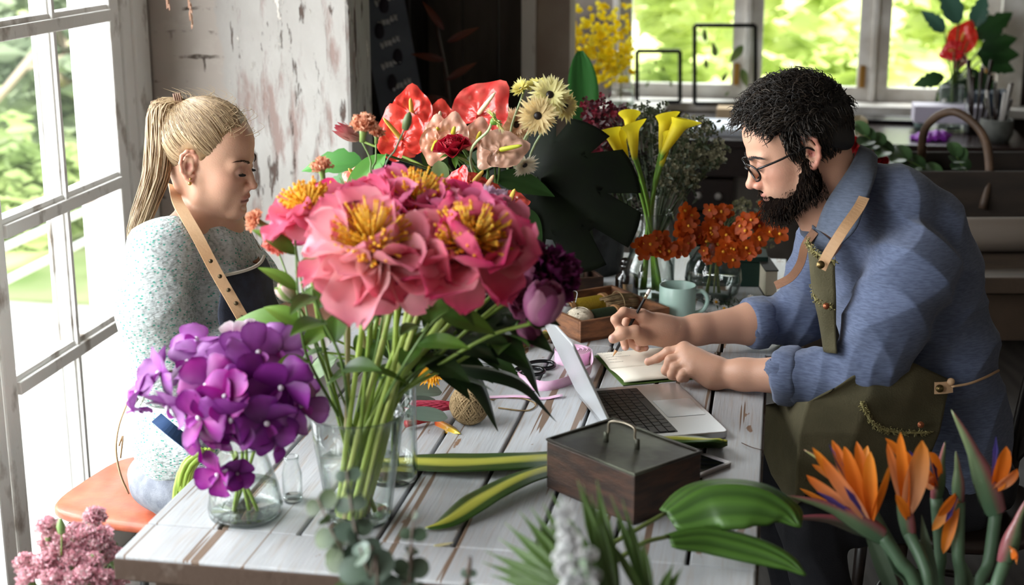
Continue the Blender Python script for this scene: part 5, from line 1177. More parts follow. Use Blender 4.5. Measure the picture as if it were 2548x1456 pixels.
spray('purple orchid stem leaning left with its lilac buds and blooms over the sweater', [FP+V((.02, 0, .01)), FP+V((-.02, 0, .12)), W(540, 1010, 2.28), W(450, 930, 2.28), W(380, 930, 2.28)], [((345, 978, 2.24), (-.8, -.5, .1), .036, OM, OL, OM), ((400, 930, 2.26), (-.5, -.8, .3), .046, OM, OL, OD), ((420, 1010, 2.22), (-.3, -1, -.2), .044, OM, OL, OM), ((470, 905, 2.26), (-.3, -.7, .6), .048, OM, OL, OM), ((490, 850, 2.32), (-.1, -.4, .9), .048, hexc('#b05ab8'), OL, OM), ((345, 1015, 2.26), (-.5, -.6, -.6), .024, OM, OL, OM)], group='purple orchid stems')
spray('magenta orchid stem in the middle of the flask, with the darkest open blooms', [FP+V((-.02, 0, .01)), FP+V((0, 0, .12)), W(575, 1000, 2.26), W(560, 900, 2.26)], [((515, 960, 2.18), (-.2, -1, .2), .052, OD, OX, OD), ((500, 1040, 2.16), (-.2, -1, -.1), .050, OX, OM, OD), ((575, 1040, 2.15), (.0, -1, .0), .052, OD, OM, OD), ((490, 1085, 2.18), (-.3, -.9, -.5), .042, OD, OX, OD), ((560, 1090, 2.19), (.1, -.8, -.6), .044, OD, OX, OD), ((580, 890, 2.26), (0, -.6, .8), .046, OM, OL, OD), ((560, 985, 2.16), (0, -1, .2), .044, OX, OM, OX)], group='purple orchid stems')
spray('purple orchid stem leaning right in the flask, blooms touching the peony stems', [FP+V((-.02, 0.01, .01)), FP+V((.02, 0, .12)), W(650, 1010, 2.26), W(680, 900, 2.26), W(720, 960, 2.26)], [((640, 880, 2.22), (.1, -.9, .5), .050, OM, OL, OD), ((690, 870, 2.25), (.4, -.8, .5), .046, hexc('#93509c'), OL, OD), ((625, 960, 2.19), (.1, -1, .1), .050, OD, OM, OD), ((700, 960, 2.19), (.4, -1, .1), .054, OD, OM, OD), ((660, 1050, 2.17), (.3, -1, -.2), .054, OD, OM, hexc('#5d1770')), ((745, 1010, 2.22), (.8, -.7, .0), .048, OM, OL, OD), ((765, 990, 2.25), (.9, -.3, .4), .034, OM, OL, OM), ((690, 1095, 2.20), (.4, -.8, -.6), .040, OD, OM, OD)], group='purple orchid stems')
spray('single violet orchid bloom hanging down in front of the flask glass', [FP+V((.01, -.02, .02)), FP+V((-.005, -.035, .12)), W(590, 1140, 2.20), W(565, 1160, 2.19)], [((545, 1180, 2.17), (-.3, -.9, .3), .040, OX, OM, OD), ((590, 1178, 2.19), (.5, -.8, -.3), .030, OD, OM, OD)], group='purple orchid stems')
WH = hexc('#f4f0f2')
spray('white and lilac orchid spray behind the purple orchids', [FP+V((0, .02, .01)), FP+V((0, .03, .12)), W(600, 940, 2.36), W(600, 850, 2.38)], [((585, 840, 2.36), (-.1, -.8, .6), .030, hexc('#c24aa0'), WH, WH), ((625, 835, 2.38), (.3, -.7, .5), .028, hexc('#d9a0d0'), WH, WH), ((740, 905, 2.34), (.5, -.7, .3), .032, hexc('#a05ab0'), hexc('#cfa3d6'), OM)], group='purple orchid stems')
bt = V((-.374, 2.36, .75)); vase('small_glass_bottle', 'tiny clear glass bottle between the orchid flask and the peony vase', bt, [(.016, 0), (.017, .003), (.017, .05), (.012, .07), (.013, .08)], .0015)
# ================================================================ bouquets behind: anthuriums, gerberas, rose
BV = W(1240, 790, 3.5); BV.z = .748
vase('wide_glass_vase', 'wide clear glass vase behind the peonies holding the red anthuriums', BV, [(.075, 0), (.078, .006), (.078, .10), (.082, .235)], .0035, .14)
def bst(c, bend=.03): c = V(c); dn = V((c.x-BV.x, c.y-BV.y, 0)); dn = dn.normalized() if dn.length > .01 else V((1, 0, 0)); return [lerp(c, BV+V((0, 0, .235)), .5)+V((0, 0, bend)), BV+dn*.055+V((rnd(-.02, .02), rnd(-.02, .02), .235)), BV-dn*.04+V((rnd(-.02, .02), 0, .02))]
def anthurium(label, q, a, tipd, r, c1, c2, spc=('#f1e3c0', '#e8c85a'), base=None, spx=.55, spd=None, group=None, stp=None):
    c = W(*q); a = V(a).normalized(); t = thing('anthurium', label, 'flower', tuple(c), 0, group); d = V(tipd); d = (d-a*d.dot(a)).normalized(); s = d.cross(a); mb = MB(); nu, nv = 20, 40; vs = []; cs = []; org = c-d*r*.35
    for i in range(nu+1):
        for j in range(nv+1):
            th = -PI+2*PI*j/nv; rho = (i/nu); R_ = 1.0*(1-.42*math.cos(PI-abs(th)) if False else 1); ang = th
            # heart outline: tip at th=0, notch at th=pi
            k = (1.35*math.exp(-(th/.32)**2)*.28+1.0+.10*math.cos(th))*(1-.52*math.exp(-((PI-abs(th))/.33)**2)); rr_ = rho*k*r*.80
            x, y = rr_*math.cos(ang)*.95+r*.0, rr_*math.sin(ang)*.92; z = -.10*r*rho**2+.05*r*math.cos(ang*9)*rho*(1-rho*.5)+.035*r*math.sin(rho*16+3*math.cos(ang*5))*rho+.16*r*rho*math.exp(-((PI-abs(th))/.5)**2)+.22*r*rho*rho*math.sin(th)**2-.05*r*math.sin(rho*7+ang)
            vs.append(org+d*x+s*y+a*z); cs.append(mixc(c1, c2, .5+.5*math.cos(ang*9)*rho))
    m = nv+1; mb.addc(vs, [(i*m+j, (i+1)*m+j, (i+1)*m+j+1, i*m+j+1) for i in range(nu) for j in range(nv)], cs); mb.build('spathe', m_petalw, t)
    sp = V(spd).normalized() if spd else (d*.35+a*.8).normalized(); L = r*spx*1.6; mb = MB(); pts = [org+a*.002+sp*L*u for u in (0, .1, .5, .85, 1)]; vs_ = [hexc(spc[0])]; mb.tube(pts, [.0045, .0058, .0052, .0040, .0015], 9, col=hexc(spc[1])); mb.build('spadix', m_stemv, t)
    st_ = stp or bst(org); stem(([org-a*.004]+st_)[::-1], .0032, .0026, 'stem', t, c='#4f6a2a'); return t
RD1, RD2 = hexc('#d7322a'), hexc('#ee5548'); PK1, PK2 = hexc('#e7a48c'), hexc('#f3c2ac')
ga = 'anthuriums in the wide vase'
anthurium('big glossy red anthurium at the left front of the wide vase, spadix pointing up left', (990, 318, 3.38), (-.15, -.95, .3), (-.35, 0, .9), .080, RD1, RD2, spd=(-.55, -.4, .75), group=ga)
anthurium('lower lobe red anthurium overlapping under the big left one, facing left', (1005, 350, 3.42), (.1, -.9, .1), (.5, 0, -.8), .060, hexc('#e0402f'), RD2, group=ga)
anthurium('red anthurium with its tip straight up, behind the big left one', (1025, 258, 3.5), (.0, -.95, .35), (.0, 0, 1), .066, RD1, RD2, group=ga)
anthurium('salmon red anthurium in the middle behind the pale pink ones', (1095, 285, 3.52), (.05, -.95, .3), (.1, 0, 1), .052, hexc('#e24a3c'), RD2, ('#f1e3c0', '#efe0c0'), group=ga)
anthurium('large coral red anthurium with waxy wrinkles at the top right of the wide vase', (1212, 258, 3.46), (-.2, -.9, .2), (.6, 0, .75), .088, hexc('#dc3a38'), hexc('#f06a62'), ('#f1e3c0', '#efe0b8'), spd=(.5, -.5, .7), group=ga)
anthurium('pale pink anthurium standing upright, left of the middle', (1090, 320, 3.36), (.0, -.9, .2), (-.1, 0, 1), .045, PK1, PK2, ('#e8c85a', '#dccb3c'), group=ga)
anthurium('pale pink anthurium with a yellow spadix right above the red rose', (1128, 318, 3.34), (.1, -.95, .2), (.15, 0, 1), .050, PK1, PK2, ('#e8c85a', '#dccb3c'), group=ga)
anthurium('peach anthurium left of the red rose, hanging low', (1082, 372, 3.32), (-.1, -.95, .1), (-.25, 0, -.9), .052, hexc('#df9a7e'), PK1, ('#e8c85a', '#dccb3c'), group=ga)
anthurium('peach anthurium half hidden behind the green gerbera bud', (1192, 330, 3.40), (.1, -.95, .2), (.2, 0, .9), .050, PK1, PK2, ('#e8c85a', '#dccb3c'), group=ga)
anthurium('flat peach anthurium seen open with a long yellow spadix pointing right', (1268, 368, 3.30), (.1, -.75, .6), (.85, -.1, .45), .066, hexc('#dba88f'), hexc('#e8bba4'), ('#d8d84a', '#c9cf3a'), spd=(.95, -.3, .25), spx=.5, group=ga)
anthurium('small peach anthurium lobe below, left of the flat open one', (1215, 390, 3.33), (-.05, -.8, .5), (-.5, 0, -.8), .046, hexc('#dba88f'), hexc('#e8bba4'), ('#e9e0c8', '#e9e0c8'), spd=(.9, -.3, .3), group=ga)
anthurium('narrow scarlet anthurium held edge on below the rose', (1142, 452, 3.14), (-.75, -.6, .1), (.35, 0, .95), .050, hexc('#c9151b'), hexc('#dd2a26'), group=ga)
anthurium('dull red anthurium seen from the side, right of the scarlet one', (1195, 458, 3.18), (.2, -.4, .9), (.9, -.1, .15), .042, hexc('#b53428'), hexc('#c94436'), group=ga)
anthurium('slim red anthurium lying level above the pale lilac peony', (1225, 472, 3.16), (.1, -.3, .95), (.95, -.1, .12), .042, hexc('#c2382b'), hexc('#d95143'), ('#ecc9a0', '#ecb890'), group=ga)
anthurium('waxy red anthurium lowest on the right, pointing at the monstera leaf', (1285, 500, 3.16), (-.1, -.5, .85), (.97, -.1, .05), .040, hexc('#b53a30'), hexc('#cf5347'), group=ga)
anthurium('salmon anthurium at the left among the green leaves, behind the carnations', (880, 440, 3.34), (-.2, -.7, .6), (-.8, 0, .5), .044, hexc('#dd6a58'), hexc('#e98a74'), group=ga)
anthurium('shaded orange anthurium just below, between the green leaves', (925, 462, 3.30), (.1, -.7, .5), (.3, 0, -.8), .046, hexc('#b04028'), hexc('#c95a3c'), group=ga)
# protea in pink at the far left
c = W(897, 350, 3.62); t = thing('protea', 'pale pink and red pointed flower bud behind the coral carnation', 'flower', tuple(c)); mb = MB()
for i in range(22): R_ = V((math.cos(i*2.4), math.sin(i*2.4), 0)); M = frame((-.7, -.3, .5)); blade(mb, c, M @ (R_*(.2+.02*i)+V((0, 0, 1))), M @ (-R_), .075, .014, LANCE, bend=.5, cols=(hexc('#e9c9b8'), hexc('#c24a5a')), nu=7, nv=4)
mb.build('petals', m_petal, t); stem(([c]+bst(c))[::-1], .004, .003, 'stem', t)
# red rose
c = W(1130, 360, 3.20); t = thing('rose', 'dark red rose in the middle between the pale anthuriums', 'flower', tuple(c)); M = frame((-.1, -.35, .9)); mb = MB()
for i in range(26):
    f = i/25; th = i*2.4; R_ = V((math.cos(th), math.sin(th), 0)); blade(mb, c-V((0, 0, .022))+M @ R_*(.004+.006*f), M @ (R_*(.15+.75*f**2)+V((0, 0, 1))), M @ (-R_+V((0, 0, .3))), .042*(1-.1*f), .024, PET, cup=.8, bend=.7-1.6*f, ruf=.1, cols=(hexc('#7d0a1c'), hexc('#b3152e')), nu=9, nv=8)
mb.build('petals', m_petal, t); sp_ = bst(c); stem(([c-V((0, 0, .02))]+sp_)[::-1], .004, .0034, 'stem', t)
for d in ((-.9, -.3, .1), (.8, -.3, 0), (.1, -.6, -.5)): leafobj(t, c-V((0, 0, .022)), d, (0, -.3, 1), .034, .008, G1, G2, name='sepal')
leafobj(t, W(1098, 460, 3.2), (-.1, -.2, 1), (.2, -1, .1), .058, .020, hexc('#6f8f52'), hexc('#8fa874'), OVAL, bend=.1)
leafobj(t, W(1110, 455, 3.2), (.6, -.2, .6), (.2, -1, .1), .03, .008, G1, G2)
# gerberas
def gerbera(label, q, a, r, c1, c2, eye=hexc('#1c120e'), n=30, name='gerbera', cup=.0, st=None, group=None, lay=3):
    c = W(*q); a = V(a).normalized(); t = thing(name, label, 'flower', tuple(c), 0, group); M = frame(a); mb = MB()
    for L_ in range(lay):
        for i in range(n):
            th = 2*PI*(i+L_*.5)/n+rnd(-.06, .06); R_ = V((math.cos(th), math.sin(th), 0)); el = .08+.16*L_+rnd(-.1, .1)+cup; blade(mb, c+M @ R_*r*.10, M @ (R_*math.cos(el)+V((0, 0, math.sin(el)))), M @ (V((0, 0, 1))*math.cos(el)-R_*math.sin(el)), r*rnd(.82, 1.02)*(1-.17*L_), r*.11, STRIP, cup=.2, bend=rnd(-.5, .1), cols=(c2, c1), nu=6, nv=3)
    mb.build('petals', m_petal, t); mb = MB(); mb.ball(c+a*.002, (r*.19, r*.19, r*.10), 14, 8, M, col=eye); mb.build('flower_eye', m_stemv, t)
    MB().lathe([(0, -r*.34), (r*.12, -r*.30), (r*.26, -r*.10), (r*.22, 0), (0, 0)], c, 14, M, col=G2).build('calyx', m_stemv, t); stem(([c-a*r*.3]+(st or bst(c)))[::-1], .0034, .0028, 'stem', t, c='#a9b98a'); return t
CR, CR2 = hexc('#f2e0a8'), hexc('#e0c078'); gg = 'cream gerberas'
gerbera('cream gerbera with a black centre, topmost of the three open ones', (1368, 236, 3.46), (.1, -.9, .35), .050, hexc('#f3ecb0'), hexc('#efe9a0'), group=gg)
gerbera('cream gerbera with a black centre, lower left of the topmost one and facing the viewer', (1338, 288, 3.40), (0, -.98, .15), .050, CR, hexc('#e5c98a'), group=gg)
gerbera('cream gerbera at the right edge of the cluster, turned to the right', (1406, 262, 3.48), (.6, -.7, .2), .042, hexc('#efe59e'), CR, group=gg)
gerbera('pale yellow gerbera seen from the side above the cluster', (1335, 210, 3.54), (-.2, -.2, 1), .040, hexc('#efe78e'), hexc('#e8de7a'), group=gg)
gerbera('small pale gerbera half open at the left of the cluster', (1298, 222, 3.52), (-.6, -.5, .6), .028, hexc('#f0e890'), hexc('#e8de7a'), cup=.5, group=gg)
gerbera('peach tinted gerbera behind, beside the large coral anthurium', (1285, 310, 3.52), (-.3, -.9, .1), .044, hexc('#ecc9a0'), hexc('#e6b98c'), group=gg)
gerbera('white mum low on the right under the flat peach anthurium', (1305, 410, 3.42), (.4, -.7, -.4), .036, hexc('#f3eedc'), hexc('#efe6c8'), n=26, name='mum', cup=.3)
gerbera('greenish yellow gerbera seen from behind on a thick pale stem, bending right', (1232, 300, 3.12), (.75, .1, .55), .036, hexc('#eef0b0'), hexc('#d5e08a'), st=[W(1215, 325, 3.13), W(1170, 395, 3.2), BV+V((-.02, 0, .235)), BV+V((0, 0, .02))], name='gerbera')
# peach carnations, thin stems
def tall_carn(label, q, r, mid, n=50, st=None): return carnation(label, q, (rnd(-.2, .2), -.3, 1), r, PC, [W(*m) for m in mid] + [AP+V((0, 0, .23)), AP+V((.01, .01, .02))], n=n)
tall_carn('peach carnation, larger one beside the big left red anthurium', (905, 318, 2.62), .026, [(922, 400, 2.62), (925, 470, 2.6)])
tall_carn('small half open peach carnation beside the larger one', (938, 336, 2.64), .016, [(935, 400, 2.63), (928, 470, 2.6)], 24)
tall_carn('peach carnation floating alone above the left peony', (800, 420, 2.60), .021, [(805, 450, 2.6), (830, 600, 2.55)], 30)
c = W(1013, 303, 2.62); t = thing('carnation_bud', 'closed dark green carnation bud on a thin bent stem in front of the red anthurium', 'flower', tuple(c)); MB().lathe([(0, -.017), (.006, -.014), (.0085, 0), (.006, .012), (.002, .018)], c, 12, frame((.3, 0, 1)), col=hexc('#5d6f42')).build('bud', m_stemv, t)
stem([AP+V((.0, 0, .02)), AP+V((.01, 0, .24)), W(955, 460, 2.6), W(985, 370, 2.62), W(1005, 325, 2.62)], .0018, .0015, 'stem', t, c='#5f7a5a'); leafobj(t, W(960, 440, 2.6), (-.1, 0, 1), (1, -.5, 0), .03, .002, G1, G2)
c = W(880, 490, 2.62); t = thing('thistle', 'spiky pale green thistle head between the carnation stems and the peonies', 'flower', tuple(c)); mb = MB()
for i in range(44): d = V((rnd(-1, 1), rnd(-1, .4), rnd(-.1, 1))).normalized(); blade(mb, c, d, (0, -1, .2), rnd(.025, .045), .003, TIP, cols=(G1, hexc('#a9c08a')), nu=4, nv=2)
mb.build('bracts', m_leafv, t); stem([AP+V((0, 0, .02)), AP+V((0, 0, .235)), c], .002, .002, 'stem', t)
def bigleaf(label, q, d, n, L, Wd, c1, c2, st, name='leaf', cat='leaf', prof=LANCE, bend=-.5, **k):
    p = W(*q); t = thing(name, label, cat, tuple(p)); stem(list(st)[::-1]+[p], .0035, .003, 'stalk', t, c='#4f6a2a'); leafobj(t, p, d, n, L, Wd, c1, c2, prof, name='blade', bend=bend, **k); return t
GB = hexc('#4f9a2c')
bigleaf('bright green folded leaf crossing in front, running from the carnation down left', (960, 385, 3.2), (-.75, -.2, -.62), (0, -.8, .6), .15, .030, GB, hexc('#6fb043'), bst(W(960, 385, 3.2)))
bigleaf('bright green pointed leaf under the salmon anthurium', (905, 445, 3.1), (-.5, -.2, -.85), (-.3, -.8, .4), .13, .024, GB, hexc('#7dba52'), bst(W(905, 445, 3.1)))
bigleaf('green lobed leaf against the wall above the single carnation', (905, 410, 3.6), (-.95, 0, .1), (0, -.5, .85), .16, .055, hexc('#3d7a34'), hexc('#5a9a48'), bst(W(905, 410, 3.6)), prof=lambda u: LANCE(u)*(.75+.25*abs(math.sin(u*13))))
bigleaf('green lobed leaf below it, close to the wall', (900, 440, 3.64), (-.8, 0, -.25), (0, -.6, .85), .12, .045, hexc('#2f6a2c'), hexc('#4d8a3c'), bst(W(900, 440, 3.64)), prof=lambda u: LANCE(u)*(.75+.25*abs(math.sin(u*13))))
for i, (x, y, dx, dz, L) in enumerate([(985, 430, -.5, -.5, .13), (1050, 430, .2, -.9, .12), (1150, 420, .6, .3, .14), (1230, 440, .8, -.1, .15), (1280, 520, .6, -.6, .11), (1000, 480, -.6, -.3, .12), (1300, 560, .3, -.9, .1), (1100, 440, -.3, .7, .10)]):
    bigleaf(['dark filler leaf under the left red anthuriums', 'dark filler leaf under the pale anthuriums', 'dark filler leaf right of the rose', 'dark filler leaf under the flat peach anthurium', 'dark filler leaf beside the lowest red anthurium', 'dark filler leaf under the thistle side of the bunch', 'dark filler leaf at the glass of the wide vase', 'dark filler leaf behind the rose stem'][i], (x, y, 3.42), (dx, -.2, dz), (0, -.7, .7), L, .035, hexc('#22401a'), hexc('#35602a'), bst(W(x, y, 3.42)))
# monstera leaf: broad dark leaf with holes and splits
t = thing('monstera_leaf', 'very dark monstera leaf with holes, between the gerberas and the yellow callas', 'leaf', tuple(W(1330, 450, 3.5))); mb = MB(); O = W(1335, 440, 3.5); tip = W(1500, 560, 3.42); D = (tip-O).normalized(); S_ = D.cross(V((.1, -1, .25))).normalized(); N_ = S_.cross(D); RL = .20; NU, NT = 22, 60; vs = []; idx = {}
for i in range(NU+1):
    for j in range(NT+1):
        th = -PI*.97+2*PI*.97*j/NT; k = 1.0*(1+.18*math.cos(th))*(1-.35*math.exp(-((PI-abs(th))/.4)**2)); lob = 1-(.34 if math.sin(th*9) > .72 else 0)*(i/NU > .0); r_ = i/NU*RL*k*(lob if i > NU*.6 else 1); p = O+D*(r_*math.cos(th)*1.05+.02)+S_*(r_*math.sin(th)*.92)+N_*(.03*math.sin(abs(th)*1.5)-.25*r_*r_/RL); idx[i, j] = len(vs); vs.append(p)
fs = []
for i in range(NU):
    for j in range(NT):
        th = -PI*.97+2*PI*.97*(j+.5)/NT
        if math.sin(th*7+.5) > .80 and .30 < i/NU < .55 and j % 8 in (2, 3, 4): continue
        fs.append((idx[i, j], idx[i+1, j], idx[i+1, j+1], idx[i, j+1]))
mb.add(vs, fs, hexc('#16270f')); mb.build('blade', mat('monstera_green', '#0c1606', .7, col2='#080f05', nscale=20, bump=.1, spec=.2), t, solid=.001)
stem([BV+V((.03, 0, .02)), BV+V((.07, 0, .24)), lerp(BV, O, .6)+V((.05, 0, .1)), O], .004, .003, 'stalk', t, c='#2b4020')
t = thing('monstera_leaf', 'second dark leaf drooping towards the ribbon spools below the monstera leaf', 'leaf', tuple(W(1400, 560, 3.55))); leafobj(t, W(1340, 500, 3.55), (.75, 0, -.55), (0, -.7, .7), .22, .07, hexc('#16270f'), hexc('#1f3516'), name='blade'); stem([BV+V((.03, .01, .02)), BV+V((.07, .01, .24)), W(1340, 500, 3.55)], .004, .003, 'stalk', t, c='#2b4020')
# ---- callas in the carafe
CV = Zp(1612, 742, .748); CV = V((CV.x, CV.y, .748))
vase('glass_carafe', 'round bellied glass carafe with a narrow neck holding the yellow callas', CV, [(.045, 0), (.058, .006), (.066, .05), (.062, .09), (.040, .135), (.022, .175), (.019, .24), (.024, .262)], .0025, .12)
YL, YL2 = hexc('#f4e22e'), hexc('#d6c21c')
def calla(label, q, h, lean, face, r=.020):
    rimc = W(*q); ax = V(lean).normalized(); base = rimc-ax*h; t = thing('calla_lily', label, 'flower', tuple(base), 0, 'yellow callas in the carafe'); M = frame(ax, V((0, 1, 0))); f = V(face); fl = M.inverted() @ f; a0 = math.atan2(fl.y, fl.x); mb = MB(); nu, nv = 16, 24; vs = []; cs = []
    for i in range(nu+1):
        u = i/nu
        for j in range(nv+1):
            th = a0+PI+.25+(2*PI-.5)*j/nv if False else a0-PI+(2*PI+.7)*j/nv; w_ = math.cos((j/nv-.5)*PI*1.05)
            rr_ = (.0055+r*.55*u**.8+r*1.5*max(0, u-.72)**1.3*3.0*max(0, w_)**1.0)*(1+.06*(j/nv)); z = h*u*(1-.10*(1-w_)*u)+ (.022*max(0, w_)**3*u**6)-.012*max(0, u-.8)*5*(max(0, w_)**.5)
            vs.append(base+M @ V((rr_*math.cos(th), rr_*math.sin(th), z))); cs.append(mixc(hexc('#9ab23a'), mixc(YL2, YL, u), u*7))
    m = nv+1; mb.addc(vs, [(i*m+j, (i+1)*m+j, (i+1)*m+j+1, i*m+j+1) for i in range(nu) for j in range(nv)], cs); mb.build('spathe', m_petal, t)
    b = MB(); b.tube([base+ax*h*.15, base+ax*h*.8], [.003, .0022], 7, col=hexc('#e8a51c')); b.build('spadix', m_stemv, t)
    dn = V((base.x-CV.x, base.y-CV.y, 0)); dn = dn.normalized() if dn.length > .005 else V((1, 0, 0)); stem([CV-dn*.035+V((0, 0, .015)), CV+dn*.006+V((rnd(-.006, .006), rnd(-.006, .006), .2)), lerp(CV+V((0, 0, .25)), base, .5), base+ax*.006], .0055, .0052, 'stem', t, c='#6f9a34', n=8); return t
calla('yellow calla leaning furthest left of the six', (1515, 320, 3.62), .085, (-.42, 0, .9), (-.8, -.5, 0), .022)
calla('slim yellow calla just right of the leftmost one', (1540, 330, 3.66), .090, (-.25, .1, .95), (-.3, -.9, 0), .016)
calla('yellow calla with a flared rim, third from the left', (1572, 305, 3.60), .092, (-.10, 0, 1), (.3, -.8, .2), .022)
calla('yellow calla behind with a curled tip, above the third one', (1566, 280, 3.68), .080, (-.05, .1, 1), (-.4, -.8, 0), .018)
calla('tall upright yellow calla right of the middle', (1657, 282, 3.64), .098, (.10, .05, 1), (.3, -.8, 0), .020)
calla('slim yellow calla tucked between the two right ones', (1668, 325, 3.60), .090, (.22, 0, .95), (.3, -.8, 0), .013)
calla('large yellow calla leaning right towards the man', (1702, 292, 3.58), .105, (.48, -.05, .88), (.7, -.5, .2), .027)
# filler shrubs behind the callas
def filler(label, cx, cy, Y, rx, rz, n, cols, name, cat, blob=.006, base=None, upstem='#3c4a2c', leaf=None, part='blossoms'):
    c = W(cx, cy, Y); t = thing(name, label, cat, tuple(c)); mb = MB(); sb = MB(); base = base or (CV+V((-.02, .12, .1)))
    for i in range(n):
        p = c+V((rnd(-1, 1)*rx, rnd(-.5, .5)*rx, rnd(-1, 1)*rz))
        if ((p.x-c.x)/rx)**2+((p.z-c.z)/rz)**2 > 1: continue
        if i % 4 == 0: sb.tube([base, lerp(base, p, .6)+V((0, 0, .02)), p], [.0018, .0013, .0008], 4, col=hexc(upstem))
        for k in range(4):
            q = p+V((rnd(-1, 1), rnd(-1, 1), rnd(-1, 1)))*blob*1.6; cc = random.choice(cols)
            for a in range(3): blade(mb, q, (math.cos(a*2.1+k), -.4, math.sin(a*2.1+k)), (0, -1, .2), blob, blob*.5, OVAL, cols=(cc, cc), nu=2, nv=2)
    mb.build(part, m_petal, t); sb.build('twigs', m_stemv, t)
    if leaf:
        lb = MB()
        for i in range(n//2):
            p = c+V((rnd(-1, 1)*rx, rnd(-.5, .5)*rx, rnd(-1, 1)*rz)); blade(lb, p, (rnd(-1, 1), rnd(-1, 0), rnd(-1, 1)), (0, -1, .3), .022, .004, LANCE, cols=(leaf, mixc(leaf, (1, 1, 1), .1)), nu=4, nv=2)
        lb.build('leaves', m_leafv, t)
    return t
FB = CV+V((.02, .12, 0)); vase('dark_glass_jar', 'dark glass jar behind the carafe holding the wax flowers', FB, [(.055, 0), (.06, .01), (.06, .16), (.05, .2)], .003)
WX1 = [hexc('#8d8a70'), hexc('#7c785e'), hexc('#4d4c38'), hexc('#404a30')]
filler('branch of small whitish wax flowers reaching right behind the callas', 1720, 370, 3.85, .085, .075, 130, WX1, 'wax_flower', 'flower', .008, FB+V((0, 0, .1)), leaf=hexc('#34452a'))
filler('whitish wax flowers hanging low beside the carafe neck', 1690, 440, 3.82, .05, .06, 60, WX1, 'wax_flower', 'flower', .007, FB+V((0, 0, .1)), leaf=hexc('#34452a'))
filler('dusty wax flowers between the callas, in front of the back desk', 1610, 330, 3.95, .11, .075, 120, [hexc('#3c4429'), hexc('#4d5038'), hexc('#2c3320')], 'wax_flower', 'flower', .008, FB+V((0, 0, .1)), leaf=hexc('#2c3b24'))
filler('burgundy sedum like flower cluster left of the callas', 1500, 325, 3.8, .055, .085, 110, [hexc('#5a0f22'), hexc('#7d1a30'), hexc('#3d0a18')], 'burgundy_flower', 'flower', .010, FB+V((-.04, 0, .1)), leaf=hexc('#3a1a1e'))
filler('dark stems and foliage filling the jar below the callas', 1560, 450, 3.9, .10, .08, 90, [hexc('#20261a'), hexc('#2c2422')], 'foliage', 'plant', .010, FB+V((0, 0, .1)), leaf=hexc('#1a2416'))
# tall dark green leaf and yellow oncidium near the window
p = W(1460, 430, 4.3); t = thing('upright_leaf', 'tall upright dark green leaf in front of the beige post', 'leaf', tuple(p)); leafobj(t, W(1455, 400, 4.3), (-.02, .1, 1), (.25, -1, 0), .32, .058, hexc('#1f4a1c'), hexc('#2f6a2c'), lambda u: LANCE(1-u*.98)*.9 if u > .3 else LANCE(1-.3*.98)*.9*(.6+.4*u/.3), name='blade', bend=-.2, vein=.05); b_ = V((W(1455, 400, 4.3).x, 4.1, .748)); stem([b_+V((0, -.02, .01)), b_+V((0, -.0, .15)), W(1455, 400, 4.3)], .006, .005, 'stalk', t)
vase('dark_glass_jar', 'dark glass jar by the far table edge holding the tall upright leaf', b_, [(.04, 0), (.045, .01), (.045, .12)], .003)
# ---- orange orchids in the round bowl
OV = Zp(1773, 748, .748)
vase('round_glass_vase', 'round bubble vase a third full of water holding the orange orchids', OV, [(.030, 0), (.045, .004), (.064, .025), (.073, .06), (.068, .095), (.045, .130), (.030, .148), (.033, .156)], .0022, .068)
O1, O2, O3 = hexc('#dd6c20'), hexc('#c04e12'), hexc('#a03a0a')
def mokara(parent, c, a, r, c1, c2, c3):
    a = (V(a).normalized()+V((rnd(-.4, .4), rnd(-.2, .2), rnd(-.4, .4)))).normalized(); M = frame(a) @ Matrix.Rotation(rnd(0, 6), 3, 'Z'); mb = MB(); g = random.random(); c1 = mixc(c1, c3, g*.6); c2 = mixc(c2, c3, g*.6)
    for i in range(5):
        th = i*2*PI/5; R_ = V((math.cos(th), math.sin(th), 0)); blade(mb, c, M @ (R_+V((0, 0, .25))), M @ (V((0, 0, 1))-R_*.2), r, r*.42, OVAL if i % 2 else PET, cup=.15, bend=rnd(-.3, .5), cols=(c1, c2), nu=5, nv=4)
    o = mb.build('blossom', m_petal, parent); mb = MB(); mb.ball(c+M @ V((0, 0, r*.2)), r*.16, 6, 5, col=hexc('#f0b030')); mb.build('lip', m_stemv, o)
def mspray(label, pts, n, wd, rad=.026):
    n = int(n*1.45)
    P = [W(*p) for p in pts]; b = bez(P, 10); bl = []
    for i in range(n):
        f = (i+.5)/n*(len(b)-1); j = int(f); p = b[j]+V((rnd(-wd, wd), rnd(-wd, .3*wd), rnd(-wd, wd))); bl.append((p, (rnd(-.5, .5), -1, rnd(-.1, .7)), rad*rnd(.8, 1.05), O1, O2, O3))
    spray(label, [OV+V((rnd(-.02, .02), 0, .02)), OV+V((0, 0, .15)), P[0], P[len(P)//2], P[-1]], bl, 'orange_orchid', 'orange orchid sprays', .0022, mokara, '#5d6a2c', '#8a6a2c')
mspray('orange orchid spray stretching left over the carafe', [(1720, 610, 3.66), (1660, 610, 3.60), (1620, 612, 3.58), (1590, 620, 3.56)], 15, .018)
mspray('orange orchid spray rising at the left, beside the callas', [(1740, 600, 3.66), (1715, 570, 3.66), (1700, 535, 3.66)], 11, .024)
mspray('tall orange orchid spray in the middle, highest of them all', [(1765, 610, 3.66), (1775, 560, 3.66), (1800, 510, 3.68)], 14, .022)
mspray('orange orchid spray leaning right under the bearded chin', [(1790, 610, 3.66), (1845, 570, 3.62), (1912, 520, 3.62)], 16, .022)
mspray('orange orchid spray spilling low to the right over the green box', [(1790, 625, 3.62), (1850, 615, 3.58), (1925, 590, 3.58)], 13, .020)
